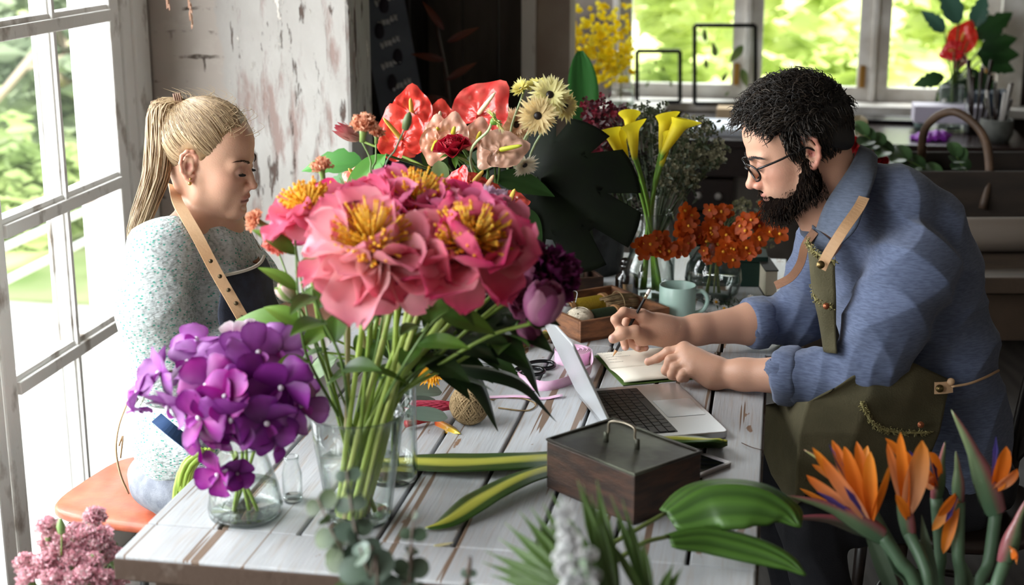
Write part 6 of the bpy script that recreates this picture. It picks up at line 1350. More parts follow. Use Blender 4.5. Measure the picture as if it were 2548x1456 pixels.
mspray('orange orchid blooms hanging down inside the bubble vase neck', [(1755, 620, 3.62), (1760, 640, 3.66)], 4, .012, .018)
filler('pale green filler leaves behind the orange orchids', 1860, 560, 3.8, .09, .06, 70, [hexc('#7d7a5c'), hexc('#9a9678')], 'foliage', 'plant', .008, OV+V((.02, .04, .15)), leaf=hexc('#2f3d22'))
# ================================================================ things on the table
TZ = .7502
def rectobj(mb, o, a, b, z0, z1, col=None):      # prism on a parallelogram
    o, a, b = V(o), V(a), V(b); return mb.poly([(*(o.xy), z0), (*((o+a).xy), z0), (*((o+a+b).xy), z0), (*((o+b).xy), z0)], z1-z0, col=col)
m_alu = mat('aluminium', '#c3c4c6', .32, metal=.75, bump=.0); m_alub = mat('aluminium_lid', '#d5d8dc', .35, metal=.35); m_key = mat('black_keys', '#17181a', .45)
F_, N_ = Zp(1686, 951, .765), Zp(1814, 1073, .765); wv_ = N_-F_; wl = wv_.length; wd_ = wv_.normalized(); dp_ = V((wd_.y, -wd_.x, 0)); dp_ = dp_ if dp_.x < 0 else -dp_; DL = wl*.72
lt = thing('laptop', 'open silver laptop with black keys, screen facing the man', 'laptop', tuple(F_+wv_/2+dp_*DL/2))
def rrect(o, a, b, r, n=5):
    la, lb = a.length, b.length; ah, bh = a.normalized(), b.normalized(); out = []
    for cx, cy, s0 in ((r, r, PI), (la-r, r, 1.5*PI), (la-r, lb-r, 0), (r, lb-r, .5*PI)):
        for i in range(n+1): an = s0+.5*PI*i/n; out.append(o+ah*(cx+r*math.cos(an))+bh*(cy+r*math.sin(an)))
    return out
bo = V((F_.x, F_.y, TZ+.001)); MB().poly(rrect(bo, wv_, dp_*DL, .012), .0135).build('base', m_alu, lt, smooth=False, bevel=.002)
ztop = TZ+.0147
MB().poly(rrect(V((F_.x, F_.y, ztop))+wd_*wl*.34+dp_*.010, wd_*wl*.33, dp_*.078, .003), .0004).build('trackpad', mat('trackpad_glass', '#b9bbbd', .25, metal=.5), lt, smooth=False)
k0 = V((F_.x, F_.y, ztop))+dp_*.098+wd_*wl*.07; KW, KD = wl*.86, DL-.098-.018
MB().poly(rrect(k0-wd_*.003-dp_*.003, wd_*(KW+.006), dp_*(KD+.006), .003), .0003).build('keyboard_well', mat('dark_well', '#2a2b2d', .5, metal=.4), lt, smooth=False)
rows = [(14, 1), (14, 1), (14, 1), (13, 1), (12, 1), (8, 0)]
for r_, (n_k, _) in enumerate(rows[::-1]):
    y0 = KD/6*r_; ws = [1.0]*n_k
    if n_k == 8: ws = [1, 1, 1, 5.2, 1.2, 1, 1, 1.2]
    elif r_ in (1, 2): ws[0] = ws[-1] = 1.9
    elif r_ in (3, 4): ws[-1] = 1.6
    tot = sum(ws); x = 0
    for w_ in ws:
        kw = KW*w_/tot; MB().poly(rrect(k0+wd_*(x+.0010)+dp_*(y0+.001)+V((0, 0, .0003)), wd_*(kw-.0022), dp_*(KD/6-.0025), .0015, 2), .0012).build('key', m_key, lt, smooth=False); x += kw
ph_ = math.radians(115); hv = (dp_*(-math.cos(ph_))+V((0, 0, math.sin(ph_)))); h0 = V((F_.x, F_.y, ztop+.002))+dp_*DL
nrm_ = wd_.cross(hv).normalized(); MB().poly(rrect(h0, wv_, hv*DL*.98, .010), .005, axis=nrm_).build('lid', m_alub, lt, smooth=False, bevel=.0015)
so_ = -.0006 if nrm_.dot(dp_) > 0 else .0056
MB().poly(rrect(h0+wd_*.006+hv*.012+nrm_*so_, wd_*(wl-.012), hv*(DL*.98-.018), .004), .0004, axis=nrm_).build('screen', mat('dark_screen', '#0c0d10', .1), lt, smooth=False)
# notebook
nb_ = thing('notebook', 'open notebook with cream pages and green cover under the man\'s hands', 'notebook', tuple(Zp(1600, 915, TZ)))
q1, q2, q3, q4 = [Zp(x, y, TZ+.006) for x, y in ((1484, 882), (1548, 953), (1742, 946), (1668, 866))]
e1, e2 = q2-q1, q4-q1; e2 = e2.normalized()*.19; e1 = (e1-e2.normalized()*e1.dot(e2.normalized())*.35)
MB().poly([V((*(q1-e1*.02-e2*.02).xy, TZ+.0005)), V((*(q1+e1*1.02-e2*.02).xy, TZ+.0005)), V((*(q1+e1*1.02+e2*1.02).xy, TZ+.0005)), V((*(q1-e1*.02+e2*1.02).xy, TZ+.0005))], .002).build('cover', mat('green_cloth_cover', '#4f6a2c', .7, bump=.2, bscale=400), nb_, smooth=False, bevel=.0008)
mp_ = mat('cream_paper', '#ece4d4', .8, bump=.05)
for s_, nm in ((0, 'page_block'), (1, 'page_block')):
    def pgf(u, v, s_=s_):
        a = .5*s_+.5*u; x = abs(a-.5)*2; return V((*(q1+e1*a+e2*v).xy, TZ+.0026+.0085*(1-(1-x)**3*.75)*(1 if x < .98 else .6)))
    MB().grid(pgf, 14, 4).build(nm, mp_, nb_, solid=.002, solid_off=-1)
MB().tube([q1+e1*.5+e2*v+V((0, 0, -.0035)) for v in (-.02, .3, .7, 1.02)], .0018, 6).build('spine', MATS['green_cloth_cover'], nb_)
rr = random.Random(9); wm = mat('pencil_writing', '#4c4c50', .8); mb = MB()
for ln in range(5):
    n_c = [9, 8, 11, 4, 6][ln]; 
    for k in range(n_c):
        u = .06+.075*ln; v = .05+.028*k; p = q1+e1*u+e2*v; x = abs(u-.5)*2; z = TZ+.0026+.0085*(1-(1-x)**3*.75)+.0008; pts = []
        for i in range(6): pts.append(V((*(p+e2.normalized()*(.0008*i)+e1.normalized()*(.0018*math.sin(i*2.3+k*1.7+ln))).xy, z)))
        mb.tube(pts, .00018, 3)
mb.build('writing', wm, nb_)
# pencil
p0, p1 = W(1524, 889, 3.133), W(1617, 720, 3.115); d_ = (p1-p0).normalized(); M = frame(d_); L = (p1-p0).length
pc = thing('pencil', 'black pencil with a white eraser held in the man\'s right hand', 'pencil', tuple(p0))
MB().lathe([(.0036, .018), (.0036, L-.022)], p0, 6, M).build('barrel', m_black, pc, smooth=False); MB().lathe([(.0009, .004), (.0037, .019)], p0, 12, M).build('wood_tip', mat('pencil_wood', '#d2a070', .7), pc); MB().lathe([(.0, 0), (.0010, .0045)], p0, 8, M).build('lead', mat('graphite', '#26262a', .4), pc)
MB().lathe([(.0038, L-.023), (.0038, L-.012)], p0, 12, M).build('ferrule', mat('brushed_ferrule', '#b9a98a', .3, metal=.9), pc); MB().lathe([(.0036, L-.012), (.0036, L-.002), (.002, L)], p0, 12, M).build('eraser', mat('eraser', '#e6ddd6', .8), pc)
# ribbon roll
m_rib = mat('pink_satin', '#e3a9cf', .32, col2='#efc4de', nscale=30, sheen=.4)
rc = Zp(1425, 900, TZ); rc.z = TZ; rb = thing('ribbon_roll', 'roll of pink satin ribbon standing behind the laptop lid', 'ribbon', tuple(rc)); mb = MB()
for k in range(9):
    r_ = .014+.0031*k; mb.lathe([(r_, .0005), (r_, .030-.0008*(k % 3)), (r_+.0016, .030-.0008*(k % 3)), (r_+.0016, .0005)], rc, 36, close=True)
mb.build('coil', m_rib, rb, smooth='auto')
tail_ = bez([rc+V((.040, -.012, .015)), Zp(1470, 925, TZ+.012), Zp(1420, 950, TZ+.008), Zp(1350, 965, TZ+.006), Zp(1285, 940, TZ+.010), Zp(1300, 925, TZ+.008)], 6)
MB().grid(lambda u, v: tail_[int(u*(len(tail_)-1)+.5)]+V((.15, .3*u, 1-u)).normalized()*(v-.5)*.024+V((0, 0, .006*(1-u))), len(tail_)-1, 2).build('loose_end', m_rib, rb, solid=.0005)
tl2 = bez([Zp(1130, 1000, TZ+.004), Zp(1230, 985, TZ+.004), Zp(1330, 990, TZ+.003), Zp(1400, 985, TZ+.004)], 6); MB().grid(lambda u, v: tl2[int(u*(len(tl2)-1)+.5)]+V((0, (v-.5)*.016, .002*math.sin(u*14))), len(tl2)-1, 2).build('loose_end', m_rib, rb, solid=.0005)
# scissors
sc = thing('scissors', 'scissors with black loop handles by the pink ribbon', 'scissors', tuple(Zp(1340, 910, TZ)))
m_blk = mat('black_enamel', '#101114', .2)
for k, (x, y, ro) in enumerate(((1345, 908, .1), (1318, 926, -.2))):
    c = Zp(x, y, TZ+.006); M = Matrix.Rotation(ro, 3, 'Z'); MB().tube([c+M @ V((.031*math.cos(a), .020*math.sin(a)*(1+.2*math.cos(a)), .002*math.sin(a)+.003*k)) for a in [2*PI*i/30 for i in range(31)]], .0042, 8, caps=False).build('handle_loop', m_blk, sc); MB().tube([c+M @ V((-.026, 0, 0)), Zp(1275, 925-6*k, TZ+.006)], [.0045, .004], 8).build('shank', m_blk, sc)
a_, b_2 = Zp(1275, 922, TZ+.004), Zp(1175, 900, TZ+.004); sd_ = (b_2-a_).normalized().cross(V((0, 0, 1)))
for k in (0, 1): MB().poly([a_-sd_*.006, a_+sd_*.006, b_2+sd_*(.002 if k else -.002)], .0015).build('blade', mat('steel', '#a9adb0', .25, metal=.9), sc, smooth=False)
MB().lathe([(.004, 0), (.004, .007)], a_, 10).build('pivot_screw', MATS['steel'], sc)
# thread spools
m_thg = mat('green_thread', '#7c7a22', .5, bump=.6, bscale=200, bstretch=(30, 1, 1)); m_spw = mat('spool_wood', '#b98a5c', .6, col2='#8a5f3a', nscale=20)
def spool(label, c, axis, L, r, rt, mt, group=None, flr=None, standing=False):
    t = thing('thread_spool', label, 'thread spool', tuple(c), 0, group); M = frame(axis); c = V(c); n = 26
    prof = [(rt, -L*.40)]+[(rt+.0012*(i % 2), -L*.40+L*.80*i/(n*2)) for i in range(n*2)]+[(rt, L*.40)]; MB().lathe(prof, c, 24, M).build('thread', mt, t)
    for s_ in (-1, 1): MB().lathe([(.003, s_*L*.40), (r, s_*L*.40), (r, s_*L*.5), (.0035, s_*L*.5), (.003, s_*L*.46)], c, 24, M).build('wooden_end', flr or m_spw, t, smooth='auto')
    return t
c0_, c1_ = Zp(1290, 872, TZ), Zp(1362, 846, TZ); ax_ = (c1_-c0_); c_ = (c0_+c1_)/2; spool('olive green thread spool lying on its side by the scissors', V((c_.x, c_.y, TZ+.0125)), ax_, ax_.length+.01, .0125, .0095, m_thg)
# twine ball
m_tw = mat('jute_twine', '#a08863', .9, col2='#7d6747', nscale=60, bump=.5, bscale=300)
tb = Zp(1168, 1058, TZ); R0 = .038; tc_ = V((tb.x, tb.y+.012, TZ+R0)); tw = thing('twine_ball', 'ball of brown jute twine standing in the middle of the table', 'twine', tuple(tb)); core = MB(); core.ball(tc_, (R0*.88, R0*.88, R0*.93), 20, 14); core.build('core', mat('jute_dark', '#4f3f2a', .95), tw); mb = MB()
for k in range(8):
    th = k*PI/8*1.0; tilt = 1.0 if k % 2 else -1.0; M = Matrix.Rotation(th*2, 3, 'Z') @ Matrix.Rotation(tilt+rnd(-.12, .12), 3, 'X')
    for o in (-3, -2, -1, 0, 1, 2, 3):
        off = o*.0052; rr_ = math.sqrt(max(0, R0*R0-off*off))*rnd(.96, 1.03); mb.tube([tc_+M @ V((rr_*math.cos(a), rr_*math.sin(a), off)) for a in [2*PI*i/24 for i in range(25)]], .0017, 5, caps=False)
mb.build('wound_twine', m_tw, tw)
MB().tube(bez([tc_+V((-.01, 0, .037)), tc_+V((.0, -.0, .042)), tc_+V((.03, .0, .02)), Zp(1225, 995, TZ+.002), Zp(1290, 990, TZ+.002), Zp(1333, 1005, TZ+.002), Zp(1310, 1022, TZ+.002), Zp(1240, 1015, TZ+.002)], 6), .0016, 5).build('loose_twine', m_tw, tw)
# lying protea and heliconia
t = thing('protea', 'pink protea with grey green leaves lying on the table behind the vase', 'flower', tuple(Zp(1060, 1020, TZ))); c = Zp(1000, 1010, TZ+.03); mb = MB()
for i in range(60): an = i*2.4; R_ = V((0, math.cos(an), math.sin(an))); f = i/60; blade(mb, c+V((.055*f, 0, 0)), V((1, .05, 0))*.9+R_*.42, R_*-1+V((.3, 0, 0)), .052, .010, LANCE, bend=.5, cols=(hexc('#d9607a'), hexc('#b01f3a')), nu=6, nv=4)
mb.build('bracts', m_petal, t)
for (x, y, dx, dy) in ((1000, 975, 1, .25), (1005, 1030, 1, -.02), (1000, 1010, .9, .5)): leafobj(t, Zp(x, y, TZ+.035), (dx, dy, 0), (0, -.6, .8), .085, .017, hexc('#4d5f52'), hexc('#7a8a7c'), OVAL, bend=-.3)
t = thing('heliconia', 'red heliconia bract with a yellow tip lying beside the twine ball', 'flower', tuple(Zp(1120, 1060, TZ)))
mb = MB(); pts = bez([Zp(1010, 1055, TZ+.012), Zp(1050, 1048, TZ+.010), Zp(1090, 1040, TZ+.010)], 5); mb.tube(pts, [.008, .007, .0065, .006, .006, .005, .005, .005, .005, .005, .006], 8, col=hexc('#b3202a')); mb.build('stalk', m_petalw, t)
mb = MB(); blade(mb, Zp(1082, 1040, TZ+.010), Zp(1172, 1086, TZ)-Zp(1082, 1040, TZ), (0, -.4, .9), .088, .016, LANCE, fold=-.8, bend=-.15, cols=(hexc('#c0202c'), hexc('#d9c93a')), nu=12, nv=6); mb.build('bract', m_petalw, t, solid=.001)
gerbera('bright yellow and orange gerbera head lying behind the peony stems', (1075, 925, 2.86), (-.2, -.5, .8), .040, hexc('#f0a81c'), hexc('#f4c430'), st=[Zp(1000, 960, TZ+.01), Zp(980, 990, TZ+.006)])
gerbera('small yellow flower seen between the peony stems', (1030, 860, 2.98), (-.3, -.7, .5), .030, hexc('#f3c220'), hexc('#f4d440'), st=[Zp(1010, 900, TZ+.02), Zp(1000, 950, TZ+.006)])
# striped leaves
m_str = mat('striped_leaf', (.8, .8, .8), .35, vcol='Col', bump=.15, bscale=30, bstretch=(1, 8, 1))
LG, LY = hexc('#2f4a1c'), hexc('#b9b84c')
def striped(label, P, wd, name='striped_leaf', parent=None, group=None, sh=.0):
    t = thing(name, label, 'leaf', tuple(P[0]), 0, group); b = bez(P, 8); k = len(b); vs = []; cs = []; m = 13
    for i, p in enumerate(b):
        u = i/(k-1); d = (b[min(i+1, k-1)]-b[max(0, i-1)]).normalized(); s = d.cross(V((0, 0, 1))).normalized(); w_ = wd*(min(1, (1-u)*2.2+.0)**.7)*(.75+.25*min(1, u*3))
        for j in range(m): v = 2*j/(m-1)-1; vs.append(p+s*w_*v+V((0, 0, .004*(1-abs(v))+.0015*math.sin(u*9+v*2)))); cs.append(LY if abs(v) < .42 and j % 4 else (mixc(LY, LG, .35) if abs(v) < .42 else LG))
    MB().addc(vs, [(i*m+j, (i+1)*m+j, (i+1)*m+j+1, i*m+j+1) for i in range(k-1) for j in range(m-1)], cs).build('blade', m_str, t, solid=.0006); return t
striped('broad green leaf with a yellow stripe lying between the vase and the wooden box', [Zp(1400, 1140, TZ+.006), Zp(1300, 1146, TZ+.012), Zp(1150, 1152, TZ+.010), Zp(1000, 1150, TZ+.006), Zp(900, 1150, TZ+.004)], .046)
striped('narrower yellow striped leaf tapering to a point towards the front of the table', [Zp(1400, 1160, TZ+.016), Zp(1300, 1190, TZ+.022), Zp(1200, 1240, TZ+.018), Zp(1120, 1295, TZ+.010), Zp(1058, 1320, TZ+.004)], .030)
for i in range(7): z = TZ+.002+.0052*i; striped('green and yellow striped leaf in the flat stack between laptop and phone', [Zp(1560-i*4, 1100, z), Zp(1680, 1102-i*1.5, z), Zp(1770+4*(i % 3), 1108-i*2, z), Zp(1800+5*(i % 3), 1112-i*2, z)], .022-.001*i, group='stacked striped leaves')
# wooden box with a metal lid
WB = V((.199, 2.255, TZ)); va, vb = V((-.139, .163, 0)), V((.114, .112, 0)); vb = (vb-va*(vb.dot(va)/va.dot(va))); BH = .086
bx = thing('wooden_box', 'dark wooden box with a tarnished metal lid and wire handle', 'box', tuple(WB)); m_wal = mat('walnut', '#4a3022', .5, col2='#2a1a12', nscale=6, nstretch=(3, 3, 14), bump=.2, bscale=30); m_tin = mat('tarnished_tin', '#3a3530', .42, metal=.55, col2='#66685a', nscale=9, namt=(.42, .62), bump=.1)
mb = MB(); rectobj(mb, WB, va, vb, TZ, TZ+BH); mb.build('case', m_wal, bx, smooth=False, bevel=.002)
mb = MB(); e = .001; ao, bo2 = va.normalized(), vb.normalized(); rectobj(mb, WB-ao*e-bo2*e, va+ao*2*e, vb+bo2*2*e, TZ+BH, TZ+BH+.003)
for o_, a1, b1 in ((WB-ao*e-bo2*e, va+ao*2*e, bo2*.005), (WB-ao*e-bo2*e, ao*.005, vb+bo2*2*e), (WB+vb+bo2*e-bo2*.005, va+ao*e, bo2*.005), (WB+va+ao*e-ao*.005, ao*.005, vb+bo2*e)): rectobj(mb, o_, a1, b1, TZ+BH+.003, TZ+BH+.0055)
mb.build('lid', m_tin, bx, smooth=False, bevel=.0012)
hc_ = WB+va*.52+vb*.5; zt = TZ+BH+.003; hd = (V((.048, -.034, 0))).normalized()*1.0
m_wire = mat('nickel_wire', '#9c9282', .3, metal=.95)
MB().tube(bez([hc_-hd*.030+V((0, 0, zt-TZ+.012-0)), hc_-hd*.026+V((0, 0, zt-TZ+.020)), hc_-hd*.024+V((0, 0, zt-TZ+.036)), hc_+V((0, 0, zt-TZ+.041)), hc_+hd*.024+V((0, 0, zt-TZ+.036)), hc_+hd*.026+V((0, 0, zt-TZ+.020)), hc_+hd*.030+V((0, 0, zt-TZ+.012))], 5), .0026, 8).build('handle', m_wire, bx)
for s_ in (-1, 1): MB().lathe([(.0048, -.001), (.0045, .016), (.003, .018), (0, .018)], hc_+hd*s_*.031+V((0, 0, zt-TZ)), 12).build('handle_post', m_tin, bx)
# phone
C1 = Zp(1824, 1150, TZ+.007); aa = (Zp(1742, 1122, TZ+.007)-C1).normalized()*.067; bb = V((aa.y, -aa.x, 0)); bb = bb if bb.x < 0 and bb.y < .0 else -bb; bb = (Zp(1736, 1188, TZ+.007)-C1).normalized()*.112; bb = (bb-aa*(bb.dot(aa)/aa.dot(aa)))
phn = thing('phone', 'smartphone lying face up between the wooden box and the table edge', 'phone', tuple(C1)); C1.z = TZ+.0005
MB().poly(rrect(C1, aa, bb, .009), .0065).build('body', mat('phone_metal', '#8f8884', .3, metal=.6), phn, smooth=False, bevel=.001); MB().poly(rrect(C1+aa*.06+bb*.02+V((0, 0, .0066)), aa*.88, bb*.96, .006), .0004).build('front_frame', mat('white_bezel', '#b3aeb0', .3), phn, smooth=False); MB().poly(rrect(C1+aa*.10+bb*.14+V((0, 0, .0071)), aa*.80, bb*.72, .001), .0003).build('screen', mat('dark_screen', '#0c0d10', .1), phn, smooth=False)
# wooden tray with twine and thread
TN = V((.158, 3.286, TZ-.001)); ta, tb_ = V((.218, .127, 0)), V((-.127, .218, 0))*.97; m_crate = mat('crate_wood', '#8a5a38', .7, col2='#5d3a24', nscale=7, nstretch=(3, 3, 12), bump=.3, bscale=40)
tr_ = thing('wooden_tray', 'square open wooden tray of twine and thread behind the laptop', 'tray', tuple(TN)); an_, bn_ = ta.normalized(), tb_.normalized(); th_ = .010; zb, zt_ = TZ-.001, TZ+.049
mb = MB(); rectobj(mb, TN, ta, tb_, zb, zb+.006); mb.build('bottom', m_crate, tr_, smooth=False)
for o_, a1, b1 in ((TN, ta, bn_*th_), (TN+tb_-bn_*th_, ta, bn_*th_), (TN+bn_*th_, an_*th_, tb_-bn_*2*th_), (TN+ta-an_*th_+bn_*th_, an_*th_, tb_-bn_*2*th_)): mb = MB(); rectobj(mb, o_, a1, b1, zb, zt_); mb.build('side', m_crate, tr_, smooth=False, bevel=.0012)
zi = zb+.006
def tp(u, v, z=0): q = TN+ta*u+tb_*v; return V((q.x, q.y, zi+z))
def yarnball(label, c, r, m, name='string_ball', sq=(1, 1, .8), n=14):
    t = thing(name, label, 'string', (c.x, c.y, c.z-r*sq[2])); core = MB(); core.ball(c, (r*.9*sq[0], r*.9*sq[1], r*.9*sq[2]), 18, 12); core.build('core', m, t); mb = MB()
    for k in range(n):
        M = Matrix.Rotation(rnd(0, PI), 3, 'Z') @ Matrix.Rotation(rnd(-1.2, 1.2), 3, 'X')
        for o in (-1.5, -.5, .5, 1.5):
            q = [];
            for i in range(21): p = M @ V((r*math.cos(2*PI*i/20), r*math.sin(2*PI*i/20), o*.0022)); q.append(c+V((p.x*sq[0], p.y*sq[1], p.z*sq[2])))
            mb.tube(q, .0009, 4, caps=False)
    mb.build('windings', m, t); return t
m_cream = mat('cream_string', '#d9cdb8', .9, bump=.4, bscale=200)
yb = yarnball('cream string ball in the tray, nearest corner by the laptop', tp(.18, .30, .028), .033, m_cream)
yarnball('white cotton string bundle behind the cream ball in the tray', tp(.17, .62, .028), .030, mat('white_string', '#dfe2e6', .8, bump=.4, bscale=200), sq=(1, 1, .75))
MB().tube(bez([W(1432, 752, 3.42), W(1436, 728, 3.42), W(1420, 722, 3.42), W(1405, 735, 3.40), W(1425, 752, 3.38)], 5), .0011, 5).build('loose_string', MATS['white_string'], yb)
m_thy = mat('ochre_thread', '#b79a2e', .5, bump=.6, bscale=200); m_thd = mat('dark_green_thread', '#2c3a26', .6, bump=.5, bscale=200)
spool('ochre yellow thread spool at the back of the tray', tp(.45, .62, .030), ta, .11, .026, .021, m_thy); spool('dark green thread spool in front of the yellow one in the tray', tp(.42, .30, .024), ta, .09, .024, .019, m_thd)
hk = thing('twine_hank', 'brown jute twine hank tied round the middle in the tray', 'twine', tuple(tp(.72, .55))); mb = MB(); c = tp(.74, .50, .032); M = frame(ta)
for k in range(90):
    an = rnd(0, 2*PI); r_ = rnd(.75, 1); pts = [c+M @ V((.029*r_*math.cos(an+.1*i/6)*(1-.35*abs(i/6-.5)*2*.6), .026*r_*math.sin(an+.1*i/6)*(1-.35*abs(i/6-.5)*2*.6), -.045+.09*i/6)) for i in range(7)]; mb.tube(pts, .0016, 4)
mb.build('strands', m_tw, hk); MB().lathe([(.031+.0015*math.cos(a), .0015*math.sin(a)) for a in [i*PI/3 for i in range(6)]], c, 24, M, close=True).build('tie', m_tw, hk)
bc_ = thing('binder_clip', 'small black binder clip in the tray near the writing hand', 'clip', tuple(tp(.55, .12))); c = tp(.60, .14, .022); M = frame((.3, .2, .9)); mb = MB(); mb.poly([c+M @ V(p) for p in ((-.012, -.008, -.01), (.012, -.008, -.01), (.012, 0, .012), (-.012, 0, .012))], .006, axis=M @ V((0, 1, 0))); mb.build('clamp', m_blk, bc_, smooth=False); MB().tube([c+M @ V(p) for p in ((-.006, 0, .012), (-.007, -.008, .028), (.007, -.008, .028), (.006, 0, .012))], .0009, 5).build('wire_arm', MATS['steel'], bc_)
# second tray with ribbon spools
T2 = Zp(1392, 742, TZ-.001); ta2, tb2 = V((.115, .035, 0)), V((-.04, .13, 0)); t2 = thing('small_wooden_tray', 'small dark wooden tray behind the larger tray holding two ribbon spools', 'tray', tuple(T2)); an_, bn_ = ta2.normalized(), tb2.normalized()
mb = MB(); rectobj(mb, T2, ta2, tb2, zb, zb+.005); mb.build('bottom', m_wal, t2, smooth=False)
for o_, a1, b1 in ((T2, ta2, bn_*.008), (T2+tb2-bn_*.008, ta2, bn_*.008), (T2+bn_*.008, an_*.008, tb2-bn_*.016), (T2+ta2-an_*.008+bn_*.008, an_*.008, tb2-bn_*.016)): mb = MB(); rectobj(mb, o_, a1, b1, zb, zb+.048); mb.build('side', m_wal, t2, smooth=False, bevel=.001)
def rspool(label, c, m, r=.034): 
    t = thing('ribbon_spool', label, 'ribbon spool', (c.x, c.y, c.z-r)); M = frame((.93, -.30, .1))
    for s_ in (-1, 1): MB().lathe([(.0, s_*.007-.0006), (r, s_*.007-.0006), (r, s_*.007+.0006), (0, s_*.007+.0006)], c, 32, M).build('disc', m if s_ == 1 else mat('white_card', '#d5d3cf', .6), t, smooth='auto')
    MB().lathe([(.022, -.0062), (.022, .0062)], c, 24, M).build('ribbon', mat('pale_ribbon', '#b9b9b0', .5), t, smooth='auto'); return t
c = T2+ta2*.40+tb2*.5; c.z = zb+.042; rspool('ribbon spool with a pale blue card disc, left of the two', c, mat('blue_card', '#8fb3dc', .5)); c = T2+ta2*.62+tb2*.55; c.z = zb+.042; rspool('ribbon spool with a white card disc, right of the two', c, MATS['white_card'] if 'white_card' in MATS else m_cream)
# mug
mc = Zp(1684, 797, .748); mg = thing('mug', 'pale mint ceramic mug beside the wooden tray', 'mug', tuple(mc)); m_mint = mat('mint_glaze', '#a9c6bb', .3, spec=.5)
MB().lathe([(0, 0), (.036, 0), (.041, .004), (.044, .016), (.0445, .088), (.0435, .0895), (.0415, .088), (.041, .018), (.036, .008), (0, .007)], mc, 48).build('cup', m_mint, mg); MB().lathe([(0, .060), (.0408, .060)], mc, 32).build('drink', mat('dark_drink', '#2e3a36', .1), mg)
MB().tube(bez([mc+V((.041, -.004, .074)), mc+V((.060, -.006, .074)), mc+V((.072, -.008, .055)), mc+V((.064, -.007, .030)), mc+V((.042, -.004, .018))], 6), .0055, 10, flat=((0, 1, 0), 1)).build('handle', m_mint, mg)
# apothecary bottle
bc = Zp(1559, 738, .748); bt_ = thing('apothecary_bottle', 'dark brown glass apothecary bottle with a paper label, beside the carafe', 'bottle', tuple(bc)); m_brn = mat('brown_glass', '#120a06', .06, spec=.8)
MB().lathe([(0, 0), (.027, 0), (.030, .003), (.030, .050), (.026, .060), (.016, .066), (.0155, .078), (.020, .081), (.020, .086), (.012, .087)], bc, 36).build('body', m_brn, bt_); MB().lathe([(.012, .086), (.017, .090), (.018, .098), (.012, .101), (0, .101)], bc, 28).build('stopper', m_brn, bt_)
MB().grid(lambda u, v: bc+V((.0305*math.cos(-PI/2-.42+.84*u), .0305*math.sin(-PI/2-.42+.84*u), .020+.020*v)), 8, 2).build('label', mat('kraft_label', '#8d6d49', .8), bt_)
# books / boxes behind
gb = thing('storage_box', 'dark green cloth box behind the bubble vase', 'box', tuple(Zp(1800, 720, .748))); m_gb = mat('dark_green_cloth', '#17352c', .8, bump=.2, bscale=400)
g0 = Zp(1716, 712, .748); mb = MB(); rectobj(mb, g0, V((.20, -.012, 0)), V((.012, .11, 0)), .748, .815); mb.build('case', m_gb, gb, smooth=False, bevel=.002); mb = MB(); rectobj(mb, g0+V((-.002, -.002, 0)), V((.204, -.012, 0)), V((.012, .114, 0)), .8155, .830); mb.build('lid', m_gb, gb, smooth=False, bevel=.002)
bk_ = thing('book', 'thick dark book with pale pages lying right of the green box', 'book', tuple(Zp(1880, 735, .748))); g0 = V((.652, 3.70, 0)); mb = MB(); rectobj(mb, g0, V((.03, .002, 0)), V((.0, .14, 0)), .751, .815); mb.build('page_block', mat('aged_paper', '#c9bfa9', .9, bump=.5, bscale=200, bstretch=(1, 1, 30)), bk_, smooth=False); mb = MB(); rectobj(mb, g0+V((-.002, -.003, 0)), V((.034, .002, 0)), V((0, .146, 0)), .748, .751); rectobj(mb, g0+V((-.002, -.003, 0)), V((.034, .002, 0)), V((0, .146, 0)), .815, .818); mb.build('cover', mat('dark_book_cloth', '#2a2622', .8), bk_, smooth=False)
# daisies on the table
dsm = []
for i, (x, y, hx) in enumerate([(1868, 742, .03), (1880, 757, .02), (1782, 752, .02), (1802, 768, .02), (1760, 742, .02), (1838, 772, .015), (1745, 790, .01), (1772, 785, .012)]):
    c = Zp(x, y, .748+hx); t = thing('daisy', ['small white daisy highest of the cut daisies, by the rolled blue sleeve', 'white daisy just below the highest one, near the sleeve', 'white daisy inside the curve of the mug handle', 'white daisy low between the mug and the forearm', 'white daisy tucked behind the mug handle', 'white daisy half hidden by the forearm', 'white daisy close to the foot of the mug', 'tiny white daisy under the mug handle'][i], 'flower', (c.x, c.y, .748), 0, 'cut daisies'); mb = MB(); M = frame((rnd(-.4, .4), -.8, .7))
    for k in range(9): a = k*.7; blade(mb, c, M @ V((math.cos(a), math.sin(a), .1)), M @ V((0, 0, 1)), .011, .0030, OVAL, cols=((.85, .84, .8), (.85, .84, .8)), nu=4, nv=2)
    mb.build('petals', m_petal, t); MB().ball(c+M @ V((0, 0, .001)), (.004, .004, .0025), 8, 6, M).build('flower_eye', mat('daisy_yellow', '#e8a81a', .7), t); stem([V((c.x+.06, c.y+.01, .752)), V((c.x+.03, c.y, .753)), c], .0011, .001, 'stem', t, c='#3f5a2a')
mb = MB()
for i in range(150): p = Zp(rnd(1735, 1905), rnd(745, 800), .750); blade(mb, p, (rnd(-1, 1), rnd(-1, 1), rnd(0, .5)), (0, 0, 1), rnd(.015, .035), .002, LANCE, cols=(G3, hexc('#41572c')), nu=3, nv=2)
o = mb.build('cut_greens', m_leafv); tag(o, 'tangle of thin dark green cuttings under the daisies by the mug', 'cuttings', kind='stuff')
o = MB(); blade(o, Zp(1078, 1358, TZ+.001), (1, .15, 0), (0, 0, 1), .034, .006, LANCE, cols=(hexc('#c9c090'), hexc('#e0d8b0')), bend=.2); tag(o.build('fallen_petal', m_petal, solid=.0005), 'small pale yellow petal fallen near the front edge of the table', 'petal')
